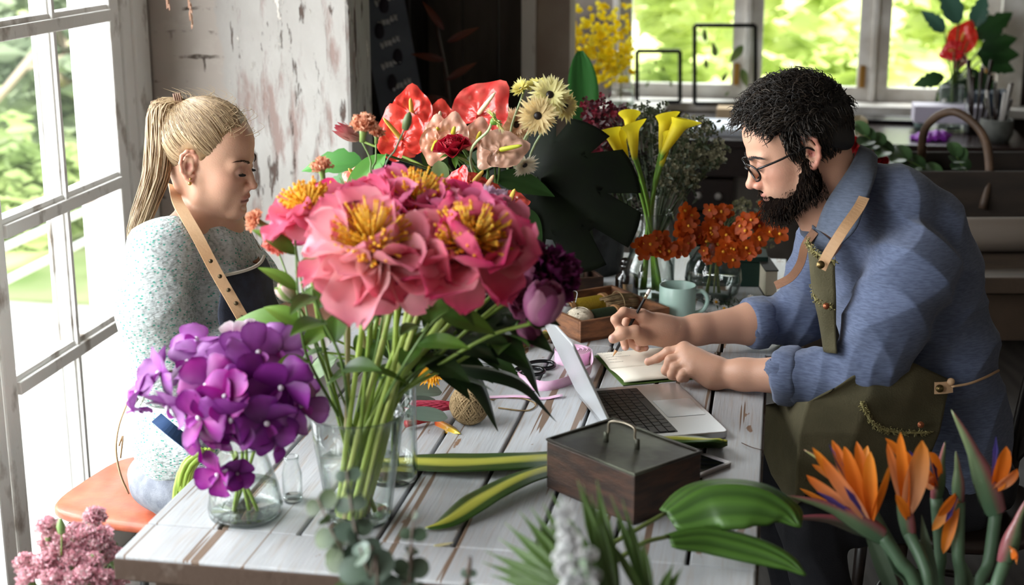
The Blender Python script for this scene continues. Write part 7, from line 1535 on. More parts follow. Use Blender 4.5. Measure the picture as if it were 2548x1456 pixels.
tag(MB().tube(bez([Zp(1845, 1102, TZ+.002), Zp(1870, 1113, TZ+.003), Zp(1895, 1120, TZ+.003)], 4), [.0008]*9, 5).build('twig', mat('twig_brown', '#5a4030', .9)), 'thin brown twig at the right edge of the table', 'twig')
# ================================================================ plants in the foreground
m_zinc = mat('zinc', '#8d9194', .4, metal=.7, col2='#6f7376', nscale=12)
def bucket(label, c, r, h, name='bucket'):
    t = thing(name, label, name, tuple(c)); MB().lathe([(0, 0), (r*.8, 0), (r, h), (r-.003, h), (r*.8-.003, .004), (0, .004)], c, 36).build('body', m_zinc, t); MB().lathe([(r+.003*math.cos(a), h+.003*math.sin(a)) for a in [i*PI/3 for i in range(6)]], c, 36, close=True).build('rim', m_zinc, t); return t
# pink and white carnations standing left of the table
KB = V((-.76, 2.22, 0)); bucket('tall zinc bucket on the floor left of the table holding the pink carnations', KB, .085, .42)
CP = (hexc('#fcecea'), hexc('#fdf4f2'), hexc('#f59ab2'), hexc('#fdf0ee'))
CPOS = [(120, 1318, 0), (187, 1333, .05), (233, 1293, .1), (215, 1340, .04), (264, 1340, .06), (125, 1358, .02), (152, 1372, 0), (200, 1382, .02), (66, 1408, .0), (112, 1408, -.03), (150, 1428, -.03), (182, 1400, -.02), (226, 1408, -.02), (212, 1440, -.05), (252, 1448, -.04), (128, 1450, -.06), (276, 1392, .04), (74, 1446, -.05), (182, 1456, -.06), (262, 1374, .05), (238, 1365, .03), (292, 1452, -.02), (160, 1345, .06)]
CLB = ['top left, standing alone beside the window', 'left of the tallest ones', 'highest of the bunch', 'just under the highest one', 'right shoulder of the bunch, near the table corner', 'left side, second from the top', 'left of the middle', 'in the middle of the bunch', 'furthest left of the bunch', 'lower left, second from the edge', 'low in front, left of the middle', 'in the middle, in front', 'right of the middle', 'low in front, right of the middle', 'bottom right, beside the table edge', 'bottom left, cut by the frame', 'furthest right, against the table corner', 'bottom far left', 'bottom middle, cut by the frame', 'right side behind, below the stool', 'behind the middle, right', 'bottom right corner below the table edge', 'behind, between the two left heads']
for (x, y, dy), lb in zip(CPOS, CLB):
    c = W(x, y, 2.22+dy); carnation('pink edged white carnation, '+lb, c, (rnd(-.5, .5), rnd(-.6, .1), rnd(.6, 1)), .0225, CP, [lerp(c, KB+V((0, 0, .42)), .5)+V((0, 0, .02)), KB+V((rnd(-.05, .05), rnd(-.05, .05), .40)), KB+V((rnd(-.04, .04), rnd(-.04, .04), .02))], 'carnation', 'pink edged carnations', n=44, calyx='#8aa86a')
for (x, y), lb in (((152, 1312), 'closed green carnation bud between the two left heads'), ((232, 1400), 'closed green carnation bud low on the right')):
    c = W(x, y, 2.2); t = thing('carnation_bud', lb, 'flower', tuple(c)); MB().lathe([(0, -.014), (.006, -.010), (.0075, .002), (.003, .014), (0, .016)], c, 12, col=hexc('#8fae6a')).build('bud', m_stemv, t); stem([KB+V((0, 0, .02)), KB+V((0, 0, .41)), c-V((0, 0, .014))], .0014, .0013, 'stem', t)
# bundle of long pale stalks leaning on the left table edge
for i in range(9):
    a = W(508+rnd(-22, 24), 1118, 2.60+rnd(-.03, .03)); b = V((a.x-.045+rnd(-.02, .02), a.y-.02, 0)); b.z = .03; m_ = W(438+i*4, 1215, 2.56); t = thing('flower_stalk', 'long pale green stalk in the bundle leaning on the left table edge', 'stalk', tuple(b), 0, 'pale stalks leaning on the table'); stem([b, V((m_.x-.02, m_.y, .35)), m_, a], .0062, .0052, 'stalk', t, c=random.choice(['#a9c24e', '#bdd062', '#94b040']))
bucket('low zinc bucket on the floor under the leaning green stalks', V((-.665, 2.56, 0)), .08, .20)
# eucalyptus
EB = V((-.20, 1.70, .0)); bucket('zinc bucket on the floor in front of the table with eucalyptus', EB, .13, .35)
E1, E2, E3 = hexc('#2f3f26'), hexc('#526650'), hexc('#6c8076')
def euca(label, P, n, r, extra=(), cols=(E1, E2)):
    t = thing('eucalyptus_branch', label, 'branch', (EB.x, EB.y, .35), 0, 'eucalyptus branches'); st_ = [EB+V((rnd(-.05, .05), rnd(-.05, .05), .02))]+[W(*p) for p in P]; stem(st_, .0028, .0014, 'stem', t, c='#6a5a50'); b = bez([W(*p) for p in P], 8)
    for i in range(n):
        f = (i+.5)/n*(len(b)-1); j = min(int(f), len(b)-2); p = lerp(b[j], b[j+1], f-j); d = (b[j+1]-b[j]).normalized(); q = Quaternion(d, i*1.57+rnd(-.3, .3)); s0 = q @ d.cross(V((0, -1, .2))).normalized()
        for sg in (-1, 1):
            R_ = r*rnd(.75, 1.1)*(1-.55*i/n); g = random.random(); nn = (V((0, -1.2, .5))+d*.3+V((rnd(-.4, .4), 0, rnd(-.4, .4)))); R_ *= 1.25; mb = MB(); blade(mb, p, s0*sg+d*.3, nn, R_*2, R_, lambda u: OVAL(.03+u*.94), cup=.12, bend=rnd(-.6, .1), cols=(mixc(cols[0], E3, g*.4), mixc(cols[0], cols[1], .3+.7*g)), nu=7, nv=6, seed=i+1); mb.build('leaf', m_leafv, t)
    return t
euca('eucalyptus branch at the left with the largest round leaves, in front of the peony vase', [(905, 1500, 1.72), (870, 1400, 1.72), (830, 1330, 1.72), (790, 1240, 1.74)], 7, .0175, cols=(hexc('#33441f'), hexc('#55683a')))
euca('eucalyptus branch in the middle, reaching highest in front of the vase', [(935, 1500, 1.70), (905, 1400, 1.70), (880, 1300, 1.72), (862, 1170, 1.75)], 11, .0150, cols=(hexc('#3a4a34'), hexc('#62766a')))
euca('eucalyptus branch low in front with grey blue leaves', [(940, 1520, 1.66), (920, 1440, 1.66), (895, 1360, 1.66)], 4, .0180, cols=(hexc('#43543f'), hexc('#6a7e72')))
euca('thin eucalyptus branch standing right of the vase', [(1015, 1500, 1.70), (1018, 1400, 1.70), (1032, 1265, 1.72)], 6, .0130)
euca('short eucalyptus tip in the middle of the bottom edge', [(1150, 1520, 1.70), (1165, 1460, 1.70), (1168, 1415, 1.70)], 3, .0080, cols=(hexc('#5d7058'), hexc('#93a59c')))
# white flower spike
SB = V((.14, 1.50, .0)); bucket('zinc bucket on the floor in front of the table with palm leaves', V((.17, 1.66, 0)), .14, .35)
t = thing('white_flower_spike', 'blurred white flower spike at the front, before the palm leaves', 'flower', (SB.x, SB.y, .5)); PW = [(1470, 1560, 1.42), (1440, 1456, 1.42), (1415, 1350, 1.42), (1403, 1245, 1.42)]; stem([V((.15, 1.62, .03))]+[W(*p) for p in PW], .004, .002, 'stem', t, c='#8fa58a'); b = bez([W(*p) for p in PW[1:]], 8); mb = MB()
for i in range(16):
    f = i/15*(len(b)-1); j = min(int(f), len(b)-2); p = lerp(b[j], b[j+1], f-j); sg = 1 if i % 2 else -1; sz = .0105*(1.25-.55*i/15); c = p+V((sg*rnd(.004, .012)*(1.4-i/15), -.006, rnd(-.003, .003)))
    mb = MB()
    for k in range(7): a = rnd(0, 6.28); blade(mb, c, (math.cos(a), -.35, math.sin(a)), (0, -1, 0), sz*1.25, sz*.85, OVAL, cup=.5, bend=.9, ruf=.1, cols=(hexc('#eef1f0'), hexc('#f6f7f7')), nu=5, nv=4)
    mb.build('floret', m_petal, t)
for (x, y) in ((1478, 1425), (1452, 1402), (1470, 1372)):
    mb = MB(); c = W(x, y, 1.42)
    for k in range(7): a = k*.9; blade(mb, c, (math.cos(a), -.35, math.sin(a)), (0, -1, 0), .012, .008, OVAL, cup=.5, bend=.9, cols=(hexc('#eef1f0'), hexc('#f6f7f7')), nu=5, nv=4)
    mb.build('floret', m_petal, t)
# palm leaves
PG1, PG2 = hexc('#2f4416'), hexc('#50702a')
def palm(label, o, tips, wd=.0085, Y=1.72):
    O = W(*o); t = thing('palm_leaf', label, 'leaf', tuple(V((.17, 1.66, .35))), 0, 'palm leaves'); stem([V((.17+rnd(-.04, .04), 1.66, .03)), lerp(V((.17, 1.66, .35)), O, .5), O], .004, .003, 'stalk', t, c='#5d7a34')
    for (x, y, yy) in tips:
        e = W(x, y, yy); d = e-O; mb = MB(); blade(mb, O, d, V((0, -1, .4)), d.length, wd, lambda u: (.35+.65*math.sin(PI*min(u*1.1, 1)))*min(1, (1-u)*3.2)**.8, fold=.5, bend=rnd(-.15, .15), cols=(PG1, mixc(PG2, hexc('#6b3a20'), .0)), nu=12, nv=4); mb.build('leaflet', m_leafv, t, solid=.0004)
    return t
palm('palm leaf fanning out to the left below the wooden box', (1480, 1500, 1.66), [(1207, 1400, 1.74), (1210, 1372, 1.74), (1232, 1335, 1.74), (1255, 1300, 1.74), (1290, 1270, 1.72), (1318, 1258, 1.72), (1350, 1250, 1.72), (1392, 1235, 1.72), (1215, 1430, 1.72)])
palm('palm leaf standing upright behind the white flower spike', (1540, 1520, 1.68), [(1436, 1195, 1.76), (1449, 1208, 1.76), (1484, 1195, 1.76), (1368, 1222, 1.76), (1470, 1228, 1.74)], .0095)
palm('thin palm leaf with narrow blades at the right, crossing the box corner', (1625, 1520, 1.70), [(1519, 1232, 1.78), (1548, 1240, 1.78), (1562, 1290, 1.76), (1596, 1330, 1.74), (1510, 1330, 1.72), (1677, 1400, 1.72), (1700, 1412, 1.72)], .0060)
# two big ribbed leaves lying over the near right corner
def bigrib(label, st_, P, wd, arch):
    t = thing('ribbed_leaf', label, 'leaf', tuple(Zp(1560, 1400, TZ)), 0); b = bez([W(*p) for p in P], 8); k = len(b); s_ = [W(*p) for p in st_]; stem(s_+[b[0]], .0042, .0034, 'stalk', t, c='#5d6a34'); vs = []; cs = []; m = 19
    for i, p in enumerate(b):
        u = i/(k-1); d = (b[min(i+1, k-1)]-b[max(0, i-1)]).normalized(); up = V((.0, -.25, 1)); s = d.cross(up).normalized(); nn = s.cross(d); w_ = wd*max(.02, math.sin(PI*min(1, u*.95+.05)**.72)**.85)
        for j in range(m):
            v = 2*j/(m-1)-1; rib = math.cos(v*15); vs.append(p+s*(w_*v*.92)*(-1)+nn*(-abs(v)**1.4*w_*arch+.0016*rib)); cs.append(mixc(hexc('#2c4a18'), hexc('#4f762a'), .5+.4*rib))  # rib crests coloured lighter than the furrows, highlights put into the leaf colour
    MB().addc(vs, [(i*m+j, (i+1)*m+j, (i+1)*m+j+1, i*m+j+1) for i in range(k-1) for j in range(m-1)], cs).build('blade', m_leafv, t, solid=.0008); return t
bigrib('large ribbed green leaf over the near right corner, upper of the pair', [(1440, 1440, 2.02), (1500, 1370, 2.06), (1590, 1315, 2.10)], [(1655, 1278, 2.13), (1760, 1215, 2.15), (1880, 1215, 2.14), (1960, 1258, 2.12), (1992, 1312, 2.10)], .070, .50)
bigrib('ribbed green leaf over the near right corner, lower of the pair', [(1480, 1456, 2.0), (1530, 1400, 2.02), (1600, 1352, 2.05)], [(1662, 1335, 2.07), (1760, 1318, 2.09), (1880, 1345, 2.08), (1960, 1385, 2.06), (2005, 1432, 2.04)], .036, .6)
# birds of paradise
BB = V((.70, 2.05, 0)); bucket('zinc bucket on the floor at the right holding the birds of paradise', BB, .14, .38)
BO1, BO2, BBL = hexc('#e8761a'), hexc('#f29a2c'), hexc('#4a4290')
def strel(label, base, tip, sep, blue, stm, r=.011, col=('#4d6a50', '#7d8a62')):
    Bp, T = W(*base), W(*tip); t = thing('bird_of_paradise', label, 'flower', tuple(V((BB.x, BB.y, .38))), 0, 'birds of paradise'); d = T-Bp
    mb = MB(); n = 14; pts = [lerp(Bp, T, i/n)+V((0, 0, .012*math.sin(PI*i/n))) for i in range(n+1)]; vs = []; cs = []
    for i, p in enumerate(pts):
        u = i/n; dd = d.normalized(); s = dd.cross(V((0, 0, 1))).normalized(); up = s.cross(dd); w_ = r*(1-u)**.7*(1+.4*math.sin(PI*min(1, u*2)))
        for j in range(9): a = -PI*.12-PI*.76*2*j/8+PI*.0; vs.append(p+s*w_*math.sin(2*PI*j/8)*.7+up*w_*(-math.cos(2*PI*j/8))); cs.append(mixc(mixc(hexc(col[0]), hexc(col[1]), u), hexc('#9a4a5a'), .8 if j in (3, 4, 5) else 0))
    mb.addc(vs, [(i*9+j, (i+1)*9+j, (i+1)*9+j+1, i*9+j+1) for i in range(n) for j in range(8)], cs); mb.build('bract', m_petalw, t)
    o0 = lerp(Bp, T, .12)+V((0, 0, r*.8))
    for k, (x, y, yy, w_) in enumerate(sep):
        e = W(x, y, yy); dd = e-o0; mb = MB(); blade(mb, o0+V((rnd(-1, 1), rnd(-1, 1), 0))*.003, dd, V((rnd(-.6, .6), -1, .2)), dd.length, w_, lambda u: (u**.8)*(1-u)**.6*2.1, fold=.55, bend=rnd(-.25, .25), twist=rnd(-.4, .4), cols=(hexc('#f0b890') if k % 2 else BO1, mixc(BO1, BO2, random.random())), nu=12, nv=4); mb.build('sepal', m_petal, t)
    for (x, y, yy) in blue:
        e = W(x, y, yy); dd = e-o0; mb = MB(); blade(mb, o0, dd, V((0, -1, .3)), dd.length, .0045, lambda u: (.35+.65*u) if u < .75 else (1-u)*4, fold=.8, cols=(hexc('#6a5aa8'), BBL), nu=8, nv=4); mb.build('blue_petal', m_petal, t)
    stem([BB+V((rnd(-.07, .07), rnd(-.05, .05), .02)), V((BB.x+rnd(-.05, .05), BB.y, .38))]+[W(*p) for p in stm]+[Bp], .0085, .0105, 'stem', t, c='#4f6a50', n=10); return t
strel('bird of paradise with a wide spray of orange sepals, furthest left, bract pointing left', (2195, 1335, 2.16), (1952, 1233, 2.16), [(2018, 1110, 2.18, .011), (2072, 1098, 2.18, .014), (2108, 1128, 2.14, .015), (2075, 1095, 2.18, .010), (2135, 1100, 2.18, .013), (2010, 1182, 2.16, .012), (2160, 1130, 2.14, .014), (2050, 1150, 2.12, .014), (2195, 1150, 2.14, .012)], [(2062, 1105, 2.18), (2030, 1222, 2.15), (2100, 1210, 2.13)], [(2290, 1500, 2.12), (2240, 1400, 2.14)], .015)
strel('bird of paradise behind, its pale green bract pointing up left over the apron', (2160, 1260, 2.24), (1998, 1118, 2.24), [(2100, 1110, 2.24, .010), (2010, 1150, 2.22, .008), (2155, 1110, 2.26, .010)], [(2120, 1150, 2.24)], [(2300, 1500, 2.2), (2230, 1380, 2.22)], .010, ('#6d8a50', '#c9c98a'))
strel('bird of paradise in the middle with one broad upright orange sepal', (2262, 1330, 2.18), (2218, 1170, 2.2), [(2244, 1068, 2.18, .012), (2302, 1105, 2.16, .022), (2235, 1240, 2.14, .010), (2205, 1100, 2.2, .010)], [(2235, 1130, 2.18)], [(2318, 1500, 2.12), (2300, 1410, 2.14)], .012)
strel('bird of paradise behind the middle one, tips spreading left and right', (2330, 1240, 2.26), (2352, 1098, 2.26), [(2200, 1085, 2.28, .010), (2215, 1110, 2.28, .010), (2310, 1125, 2.24, .016), (2290, 1190, 2.22, .014), (2260, 1150, 2.24, .012)], [(2320, 1150, 2.24), (2260, 1120, 2.26)], [(2345, 1500, 2.22), (2340, 1380, 2.24)], .010)
strel('bird of paradise with a long closed bract, tallest at the right', (2478, 1275, 2.22), (2366, 1018, 2.24), [(2500, 1112, 2.2, .016), (2530, 1165, 2.18, .014), (2512, 1200, 2.2, .008)], [(2478, 1085, 2.2)], [(2430, 1510, 2.16), (2460, 1400, 2.2)], .017)
strel('bird of paradise hanging its orange sepals down beside the thin upright bract', (2385, 1250, 2.20), (2378, 1122, 2.20), [(2348, 1380, 2.16, .012), (2322, 1320, 2.16, .011), (2330, 1285, 2.16, .010)], [(2352, 1300, 2.17)], [(2385, 1500, 2.16), (2384, 1380, 2.18)], .009)
strel('bird of paradise bract low at the left, dark and pointing left behind the first', (2170, 1325, 2.24), (1950, 1292, 2.26), [(1990, 1215, 2.26, .006)], [], [(2280, 1500, 2.2), (2220, 1400, 2.2)], .013, ('#3f5040', '#6a4a48'))
strel('bird of paradise at the right edge, cut by the frame', (2500, 1400, 2.12), (2560, 1235, 2.12), [(2528, 1380, 2.06, .012), (2540, 1400, 2.06, .010)], [], [(2455, 1520, 2.1), (2478, 1460, 2.1)], .013)
for i, (x0, y0, x1, y1) in enumerate([(2140, 1180, 2240, 1456), (2290, 1180, 2325, 1456), (2400, 1300, 2420, 1456)]):
    a = W(x0, y0+100, 2.2); t = thing('bird_of_paradise_leaf', ['narrow grey green leaf left among the bird of paradise stems', 'narrow grey green leaf in the middle of the bird of paradise stems', 'narrow grey green leaf right among the bird of paradise stems'][i], 'leaf', (BB.x, BB.y, .38)); b_ = W(x1, y1+60, 2.15); leafobj(t, b_, a-b_, (0, -1, .1), (a-b_).length, .014, hexc('#3a4d3c'), hexc('#5d7058'), bend=.1, name='blade'); stem([BB+V((0, 0, .03)), b_], .005, .005, 'stalk', t, c='#4f6a50')
# brown paper bag beside the table
pb = thing('paper_wrap', 'brown paper wrapping standing at the near right table corner', 'paper', tuple(V((.50, 2.03, 0)))); m_kr = mat('kraft_paper', '#6b4a33', .85, bump=.2, bscale=12)
c = V((.485, 1.98, 0)); MB().lathe([(.07, 0), (.085, .35), (.090, .60), (.094, .665), (.091, .665), (.082, .35), (.067, .004)], c, 14).build('sheet', m_kr, pb, solid=.001)
# ================================================================ chair of the man
m_bw = mat('dark_bentwood', '#2e211a', .4, col2='#1c130f', nscale=8, spec=.5)
ch_ = thing('chair', 'dark bentwood cross back chair under the man', 'chair', (.98, 3.04, 0)); cc = V((.97, 3.04, 0))
MB().lathe([(0, .425), (.20, .425), (.215, .435), (.215, .452), (.20, .458), (0, .455)], cc, 40).build('seat', m_bw, ch_)
bt1 = [V((1.14, 2.87, .0)), V((1.15, 2.87, .45)), V((1.20, 2.86, .80)), V((1.225, 2.90, .93)), V((1.235, 3.04, .97)), V((1.225, 3.18, .93)), V((1.20, 3.22, .80)), V((1.15, 3.21, .45)), V((1.14, 3.21, 0))]
MB().tube(bez(bt1, 6), .017, 10).build('back_frame', m_bw, ch_)
for a, b in ((V((1.16, 2.87, .50)), V((1.215, 3.19, .88))), (V((1.16, 3.21, .50)), V((1.215, 2.89, .88)))): cloth_strap([a, lerp(a, b, .5)+V((.012, 0, 0)), b], .030, .008, V((1, 0, .1))).build('cross_slat', m_bw, ch_, smooth=False)
cloth_strap([V((1.20, 2.86, .84)), V((1.235, 3.04, .87)), V((1.20, 3.22, .84))], .06, .010, V((1, 0, .1))).build('top_rail', m_bw, ch_, smooth=False)
for y in (2.89, 3.19): MB().tube([V((.82, y, .43)), V((.80, y+(.0), .0))], [.016, .012], 8).build('leg', m_bw, ch_)
MB().tube([cc+V((.15*math.cos(a), .15*math.sin(a), .22)) for a in [2*PI*i/24 for i in range(25)]], .009, 8, caps=False).build('ring_stretcher', m_bw, ch_)
# ================================================================ the back of the room
m_dk = mat('dark_desk_wood', '#2a1c18', .25, col2='#1c1210', nscale=5, spec=.6); m_knob = mat('white_knob', '#b9b4b0', .3)
dk = thing('desk', 'dark polished desk with white knobs under the back window', 'desk', tuple(R(.3, 6.35, 0)), RZ)
mb = MB(); rbox(mb, -.42, .98, 5.97, 6.72, .765, .80); mb.build('top', m_dk, dk, smooth=False, bevel=.004)
mb = MB(); rbox(mb, -.38, .94, 6.02, 6.68, .64, .765); mb.build('apron_rail', m_dk, dk, smooth=False)
for x0 in (-.36, .72):
    for k in range(4):
        mb = MB(); rbox(mb, x0, x0+.2, 6.0, 6.66, .08+.14*k, .21+.14*k); dr = mb.build('drawer', m_dk, dk, smooth=False, bevel=.004)
        for q in (.06, .14): MB().ball(R(x0+q, 5.985, .145+.14*k), .014).build('knob', m_knob, dr)
    mb = MB(); rbox(mb, x0-.01, x0+.21, 6.01, 6.66, 0, .08); mb.build('plinth', m_dk, dk, smooth=False)
DZ = .80
def onsill(px, py0, Y): return W(px, py0, Y)
def pframe(label, x0, x1, y0, y1, Y, leaves):
    a, b, c_, d_ = W(x0, y1, Y), W(x1, y1, Y-.0), W(x1, y0, Y+.02), W(x0, y0, Y+.02); zb_ = .842; a.z = b.z = zb_; t = thing('picture_frame', label, 'frame', tuple((a+b)/2)); mb = MB()
    for p, q in ((a, b), (b, c_), (c_, d_), (d_, a)): mb.tube([p, q], .0125, 4)
    mb.build('black_edge', m_black, t, smooth=False); MB().grid(lambda u, v: lerp(lerp(a, b, u), lerp(d_, c_, u), v), 1, 1).build('glass', glass('clear_glass'), t)
    for (x, y, s_) in leaves:
        p = lerp(lerp(a, b, x), lerp(d_, c_, x), y); leafobj(t, p, (rnd(-.5, .5), 0, rnd(.3, 1)*(1 if rnd(0, 1) > .4 else -1)), (0, -1, 0), s_, s_*.22, hexc('#4f6a34'), hexc('#7d8a4c'), name='pressed_leaf', bend=.1)
pframe('small black edged glass frame of pressed flowers on the sill', 1585, 1692, 127, 250, 6.72, [(.2, .3, .03), (.6, .7, .03), (.8, .3, .03), (.4, .8, .02), (.3, .55, .02)])
pframe('large black edged glass frame of pressed leaves on the sill', 1728, 1879, 63, 262, 6.66, [(.2, .45, .05), (.18, .80, .06), (.35, .6, .07), (.45, .28, .05), (.8, .75, .10), (.78, .45, .09), (.5, .1, .03)])
# curved dry trees etc: objects on sill and desk
def deskbox(name, label, cat, x0, x1, y0, y1, z0, z1, m, rz=0): o = MB(); rbox(o, x0, x1, y0, y1, z0, z1); return tag(o.build(name, m, smooth=False, bevel=.003, origin=R((x0+x1)/2, (y0+y1)/2, z0)), label, cat)
deskbox('book', 'pale beige book standing at the foot of the large glass frame', 'book', -.26, -.12, 6.50, 6.62, DZ, DZ+.05, mat('beige_cover', '#c9b090', .8)); deskbox('paper_stack', 'stack of white paper on the left end of the desk', 'paper', -.34, -.05, 6.05, 6.35, DZ, DZ+.03, mat('white_paper', '#cfd6e2', .7))
deskbox('tray', 'flat black tray on the desk, under the middle window', 'tray', .28, .62, 6.50, 6.66, DZ, DZ+.02, m_blk); deskbox('paper_stack', 'loose white paper sheets behind the man\'s head on the desk', 'paper', .02, .27, 6.2, 6.6, DZ, DZ+.045, MATS['white_paper'])
wb = MB(); rbox(wb, .56, .86, 6.36, 6.50, DZ+.03, DZ+.10); o = wb.build('long_white_box', mat('white_card_box', '#c5bfd0', .6), smooth=False, bevel=.003); tag(o, 'long white cardboard box tilted on a pot, at the right of the desk', 'box'); 
p_ = R(.60, 6.43, DZ); jar = thing('glass_jar', 'small glass jar holding up the white box', 'jar', tuple(p_)); MB().lathe([(0, 0), (.03, 0), (.034, .026), (.02, .03), (0, .03)], p_, 16).build('body', mat('grey_glass', '#5d706e', .2), jar)
deskbox('box', 'dark blue box at the right back of the desk', 'box', .80, .96, 6.52, 6.68, DZ, DZ+.14, mat('dark_blue_card', '#2c3a4a', .6))
p_ = R(.60, 6.10, DZ); t = thing('cloth', 'crumpled purple cloth at the front of the desk', 'cloth', tuple(p_)); S2 = SDF(); S2.ell(p_+V((0, 0, .01)), (.07, .05, .02)); S2.ell(p_+V((.04, .01, .015)), (.05, .04, .022)); f2 = folds(.016, [((1, .2, .3), 90, 1), ((.2, 1, .5), 110, 1)]); S2.post = lambda p, d: d+f2(p); S2.cut(p_+V((0, 0, .001)), (0, 0, -1), k=.001); S2.mesh('fabric', .006, mat('purple_satin', '#8a2fa8', .4), t)
p_ = R(.86, 6.12, DZ); t = thing('brush_pot', 'grey stone pot of white and dark brushes at the right end of the desk', 'pot', tuple(p_)); MB().lathe([(0, 0), (.05, 0), (.065, .03), (.065, .085), (.057, .09), (.055, .02), (0, .01)], p_, 28).build('pot', mat('grey_stone', '#5d5f5a', .7, col2='#3f403c', nscale=20), t)
for i in range(9): a = rnd(0, 6.28); MB().tube([p_+V((.02*math.cos(a), .02*math.sin(a), .03)), p_+V((.05*math.cos(a), .05*math.sin(a), .17+.03*(i % 3)))], [.004, .006], 6).build('brush', m_knob if i % 2 else m_dk, t)
t = thing('brush_jar', 'glass jar of tall dark brushes behind the stone pot', 'jar', tuple(R(.80, 6.30, DZ))); p_ = R(.80, 6.30, DZ); MB().lathe([(0, 0), (.045, 0), (.045, .12)], p_, 24).build('glass_body', m_vase, t)
for i in range(10): a = rnd(0, 6.28); MB().tube([p_+V((.02*math.cos(a), .02*math.sin(a), .01)), p_+V((.05*math.cos(a), .04*math.sin(a), .24+.03*(i % 3)))], [.003, .008], 6).build('brush', m_dk, t)
t = thing('terracotta_pot', 'brown terracotta pot beyond the desk end, at the right edge', 'pot', tuple(R(1.03, 6.1, 0))); 
MB().lathe([(0, .60), (.06, .60), (.09, .78), (.10, .78), (.10, .82), (.085, .82), (.06, .62), (0, .61)], R(1.12, 6.0, 0), 24).build('pot', mat('terracotta', '#5a3224', .8), t); MB().lathe([(.02, 0), (.10, 0), (.02, .05), (.02, .58), (.12, .60), (0, .60)], R(1.12, 6.0, 0), 20).build('stand', m_dk, t)
# red anthurium arrangement on the desk
BV = R(.72, 6.5, DZ)
vase('glass_vase', 'clear glass vase on the desk holding the far red anthuriums', BV, [(.045, 0), (.05, .01), (.055, .17)], .003, .1)
def bst(c, bend=.02): return [lerp(c, BV+V((0, 0, .17)), .5), BV+V((0, 0, .17)), BV+V((.01, 0, .02))]
anthurium('bright red anthurium highest in the far bunch, before the back window', (2400, 85, 6.40), (-.3, -.9, .2), (.35, 0, .9), .085, hexc('#e8261e'), hexc('#f04a38'))
anthurium('crimson red anthurium lower left in the far bunch', (2362, 130, 6.35), (-.3, -.9, .2), (-.9, 0, -.3), .060, hexc('#c9141e'), hexc('#dd2a2c'))
anthurium('pink anthurium lowest in the far bunch', (2386, 155, 6.35), (.2, -.9, .2), (-.3, 0, -.9), .045, hexc('#d9707a'), hexc('#e8949a'), ('#f1e3c0', '#e8c8b0'))
for i, (x, y, dx, dz, L, nm) in enumerate([(2425, 95, .8, .6, .20, 'dark leaf spreading right behind the top red anthurium'), (2430, 135, 1, .05, .20, 'dark leaf level at the right of the far bunch'), (2410, 170, .4, -.8, .20, 'wide dark leaf in the heart of the far bunch'), (2385, 175, -.1, -1, .18, 'wide dark leaf under the pink anthurium'), (2385, 60, -.45, .9, .20, 'blue green leaf standing highest left of the far anthuriums'), (2420, 70, .3, .95, .16, 'blue green leaf behind the top red anthurium'), (2350, 80, -.6, .6, .14, 'leaf at the upper left of the far bunch'), (2440, 120, .9, .3, .17, 'dark jagged leaf at the right of the far bunch'), (2440, 150, .9, -.2, .17, 'dark jagged leaf low at the right of the far bunch'), (2400, 190, -.2, -.9, .16, 'dark leaf hanging down towards the white box'), (2350, 190, -.8, -.2, .14, 'leaf spreading left above the white box'), (2430, 180, .6, -.7, .16, 'dark leaf drooping over the brushes'), (2370, 200, -.5, -.7, .12, 'small leaf low left in the far bunch')]):
    bigleaf(nm, (x, y, 6.42), (dx, -.1, dz), (0, -.9, .3), L, L*.30, hexc('#16351b') if i not in (4, 5, 6) else hexc('#2f5248'), hexc('#2c5424') if i not in (4, 5, 6) else hexc('#4a7364'), bst(W(x, y, 6.42)), prof=lambda u: LANCE(u)*(.7+.3*abs(math.sin(u*16))))
# yellow sprays in a clear bottle, near the white window jamb
YB = W(1545, 262, 5.9); ys = thing('side_table', 'low white painted stand behind the burgundy flowers', 'stand', (YB.x, YB.y, 0)); mb = MB(); mb.box((YB.x, YB.y, YB.z-.013), (.34, .30, .024), RZ); mb.build('top', m_frame2, ys, smooth=False, bevel=.003)
for sx in (-1, 1):
    for sy in (-1, 1): mb = MB(); q = R(sx*.14, sy*.12, 0); mb.box((YB.x+q.x, YB.y+q.y, (YB.z-.026)/2), (.025, .025, YB.z-.026), RZ); mb.build('leg', m_frame2, ys, smooth=False)
vase('glass_bottle', 'tall clear glass bottle holding the yellow blossom sprays', YB, [(.05, 0), (.055, .01), (.05, .07), (.022, .13), (.018, .20), (.024, .21)], .003, .06)
def yspray(label, P, n, wd):
    t = thing('yellow_blossom_spray', label, 'flower', tuple(YB), 0, 'yellow blossom sprays'); P = [W(*p) for p in P]; stem([YB+V((0, 0, .02)), YB+V((0, 0, .2))]+P, .002, .001, 'stem', t, c='#8a8a3a'); b = bez(P, 10); mb = MB()
    for i in range(n):
        p = random.choice(b)+V((rnd(-1, 1), rnd(-1, 1), rnd(-1, 1)))*wd; cc = random.choice([hexc('#f4dc1c'), hexc('#e8c814'), hexc('#f8ea4a')])
        for a in range(4): blade(mb, p, (math.cos(a*1.6+i), -.3, math.sin(a*1.6+i)), (0, -1, .2), .012, .0065, OVAL, cols=(cc, cc), nu=2, nv=2)
    mb.build('blossoms', m_petal, t)
yspray('yellow blossom spray upright before the white jamb', [(1540, 170, 5.9), (1530, 110, 5.9), (1525, 40, 5.9)], 150, .065)
yspray('yellow blossom spray in the middle, leaning left', [(1535, 180, 5.9), (1490, 130, 5.85), (1450, 95, 5.8), (1470, 45, 5.8)], 170, .07)
yspray('yellow blossom spray arching furthest left over the tall leaf', [(1530, 170, 5.9), (1470, 125, 5.8), (1425, 110, 5.75), (1395, 120, 5.75)], 80, .04)
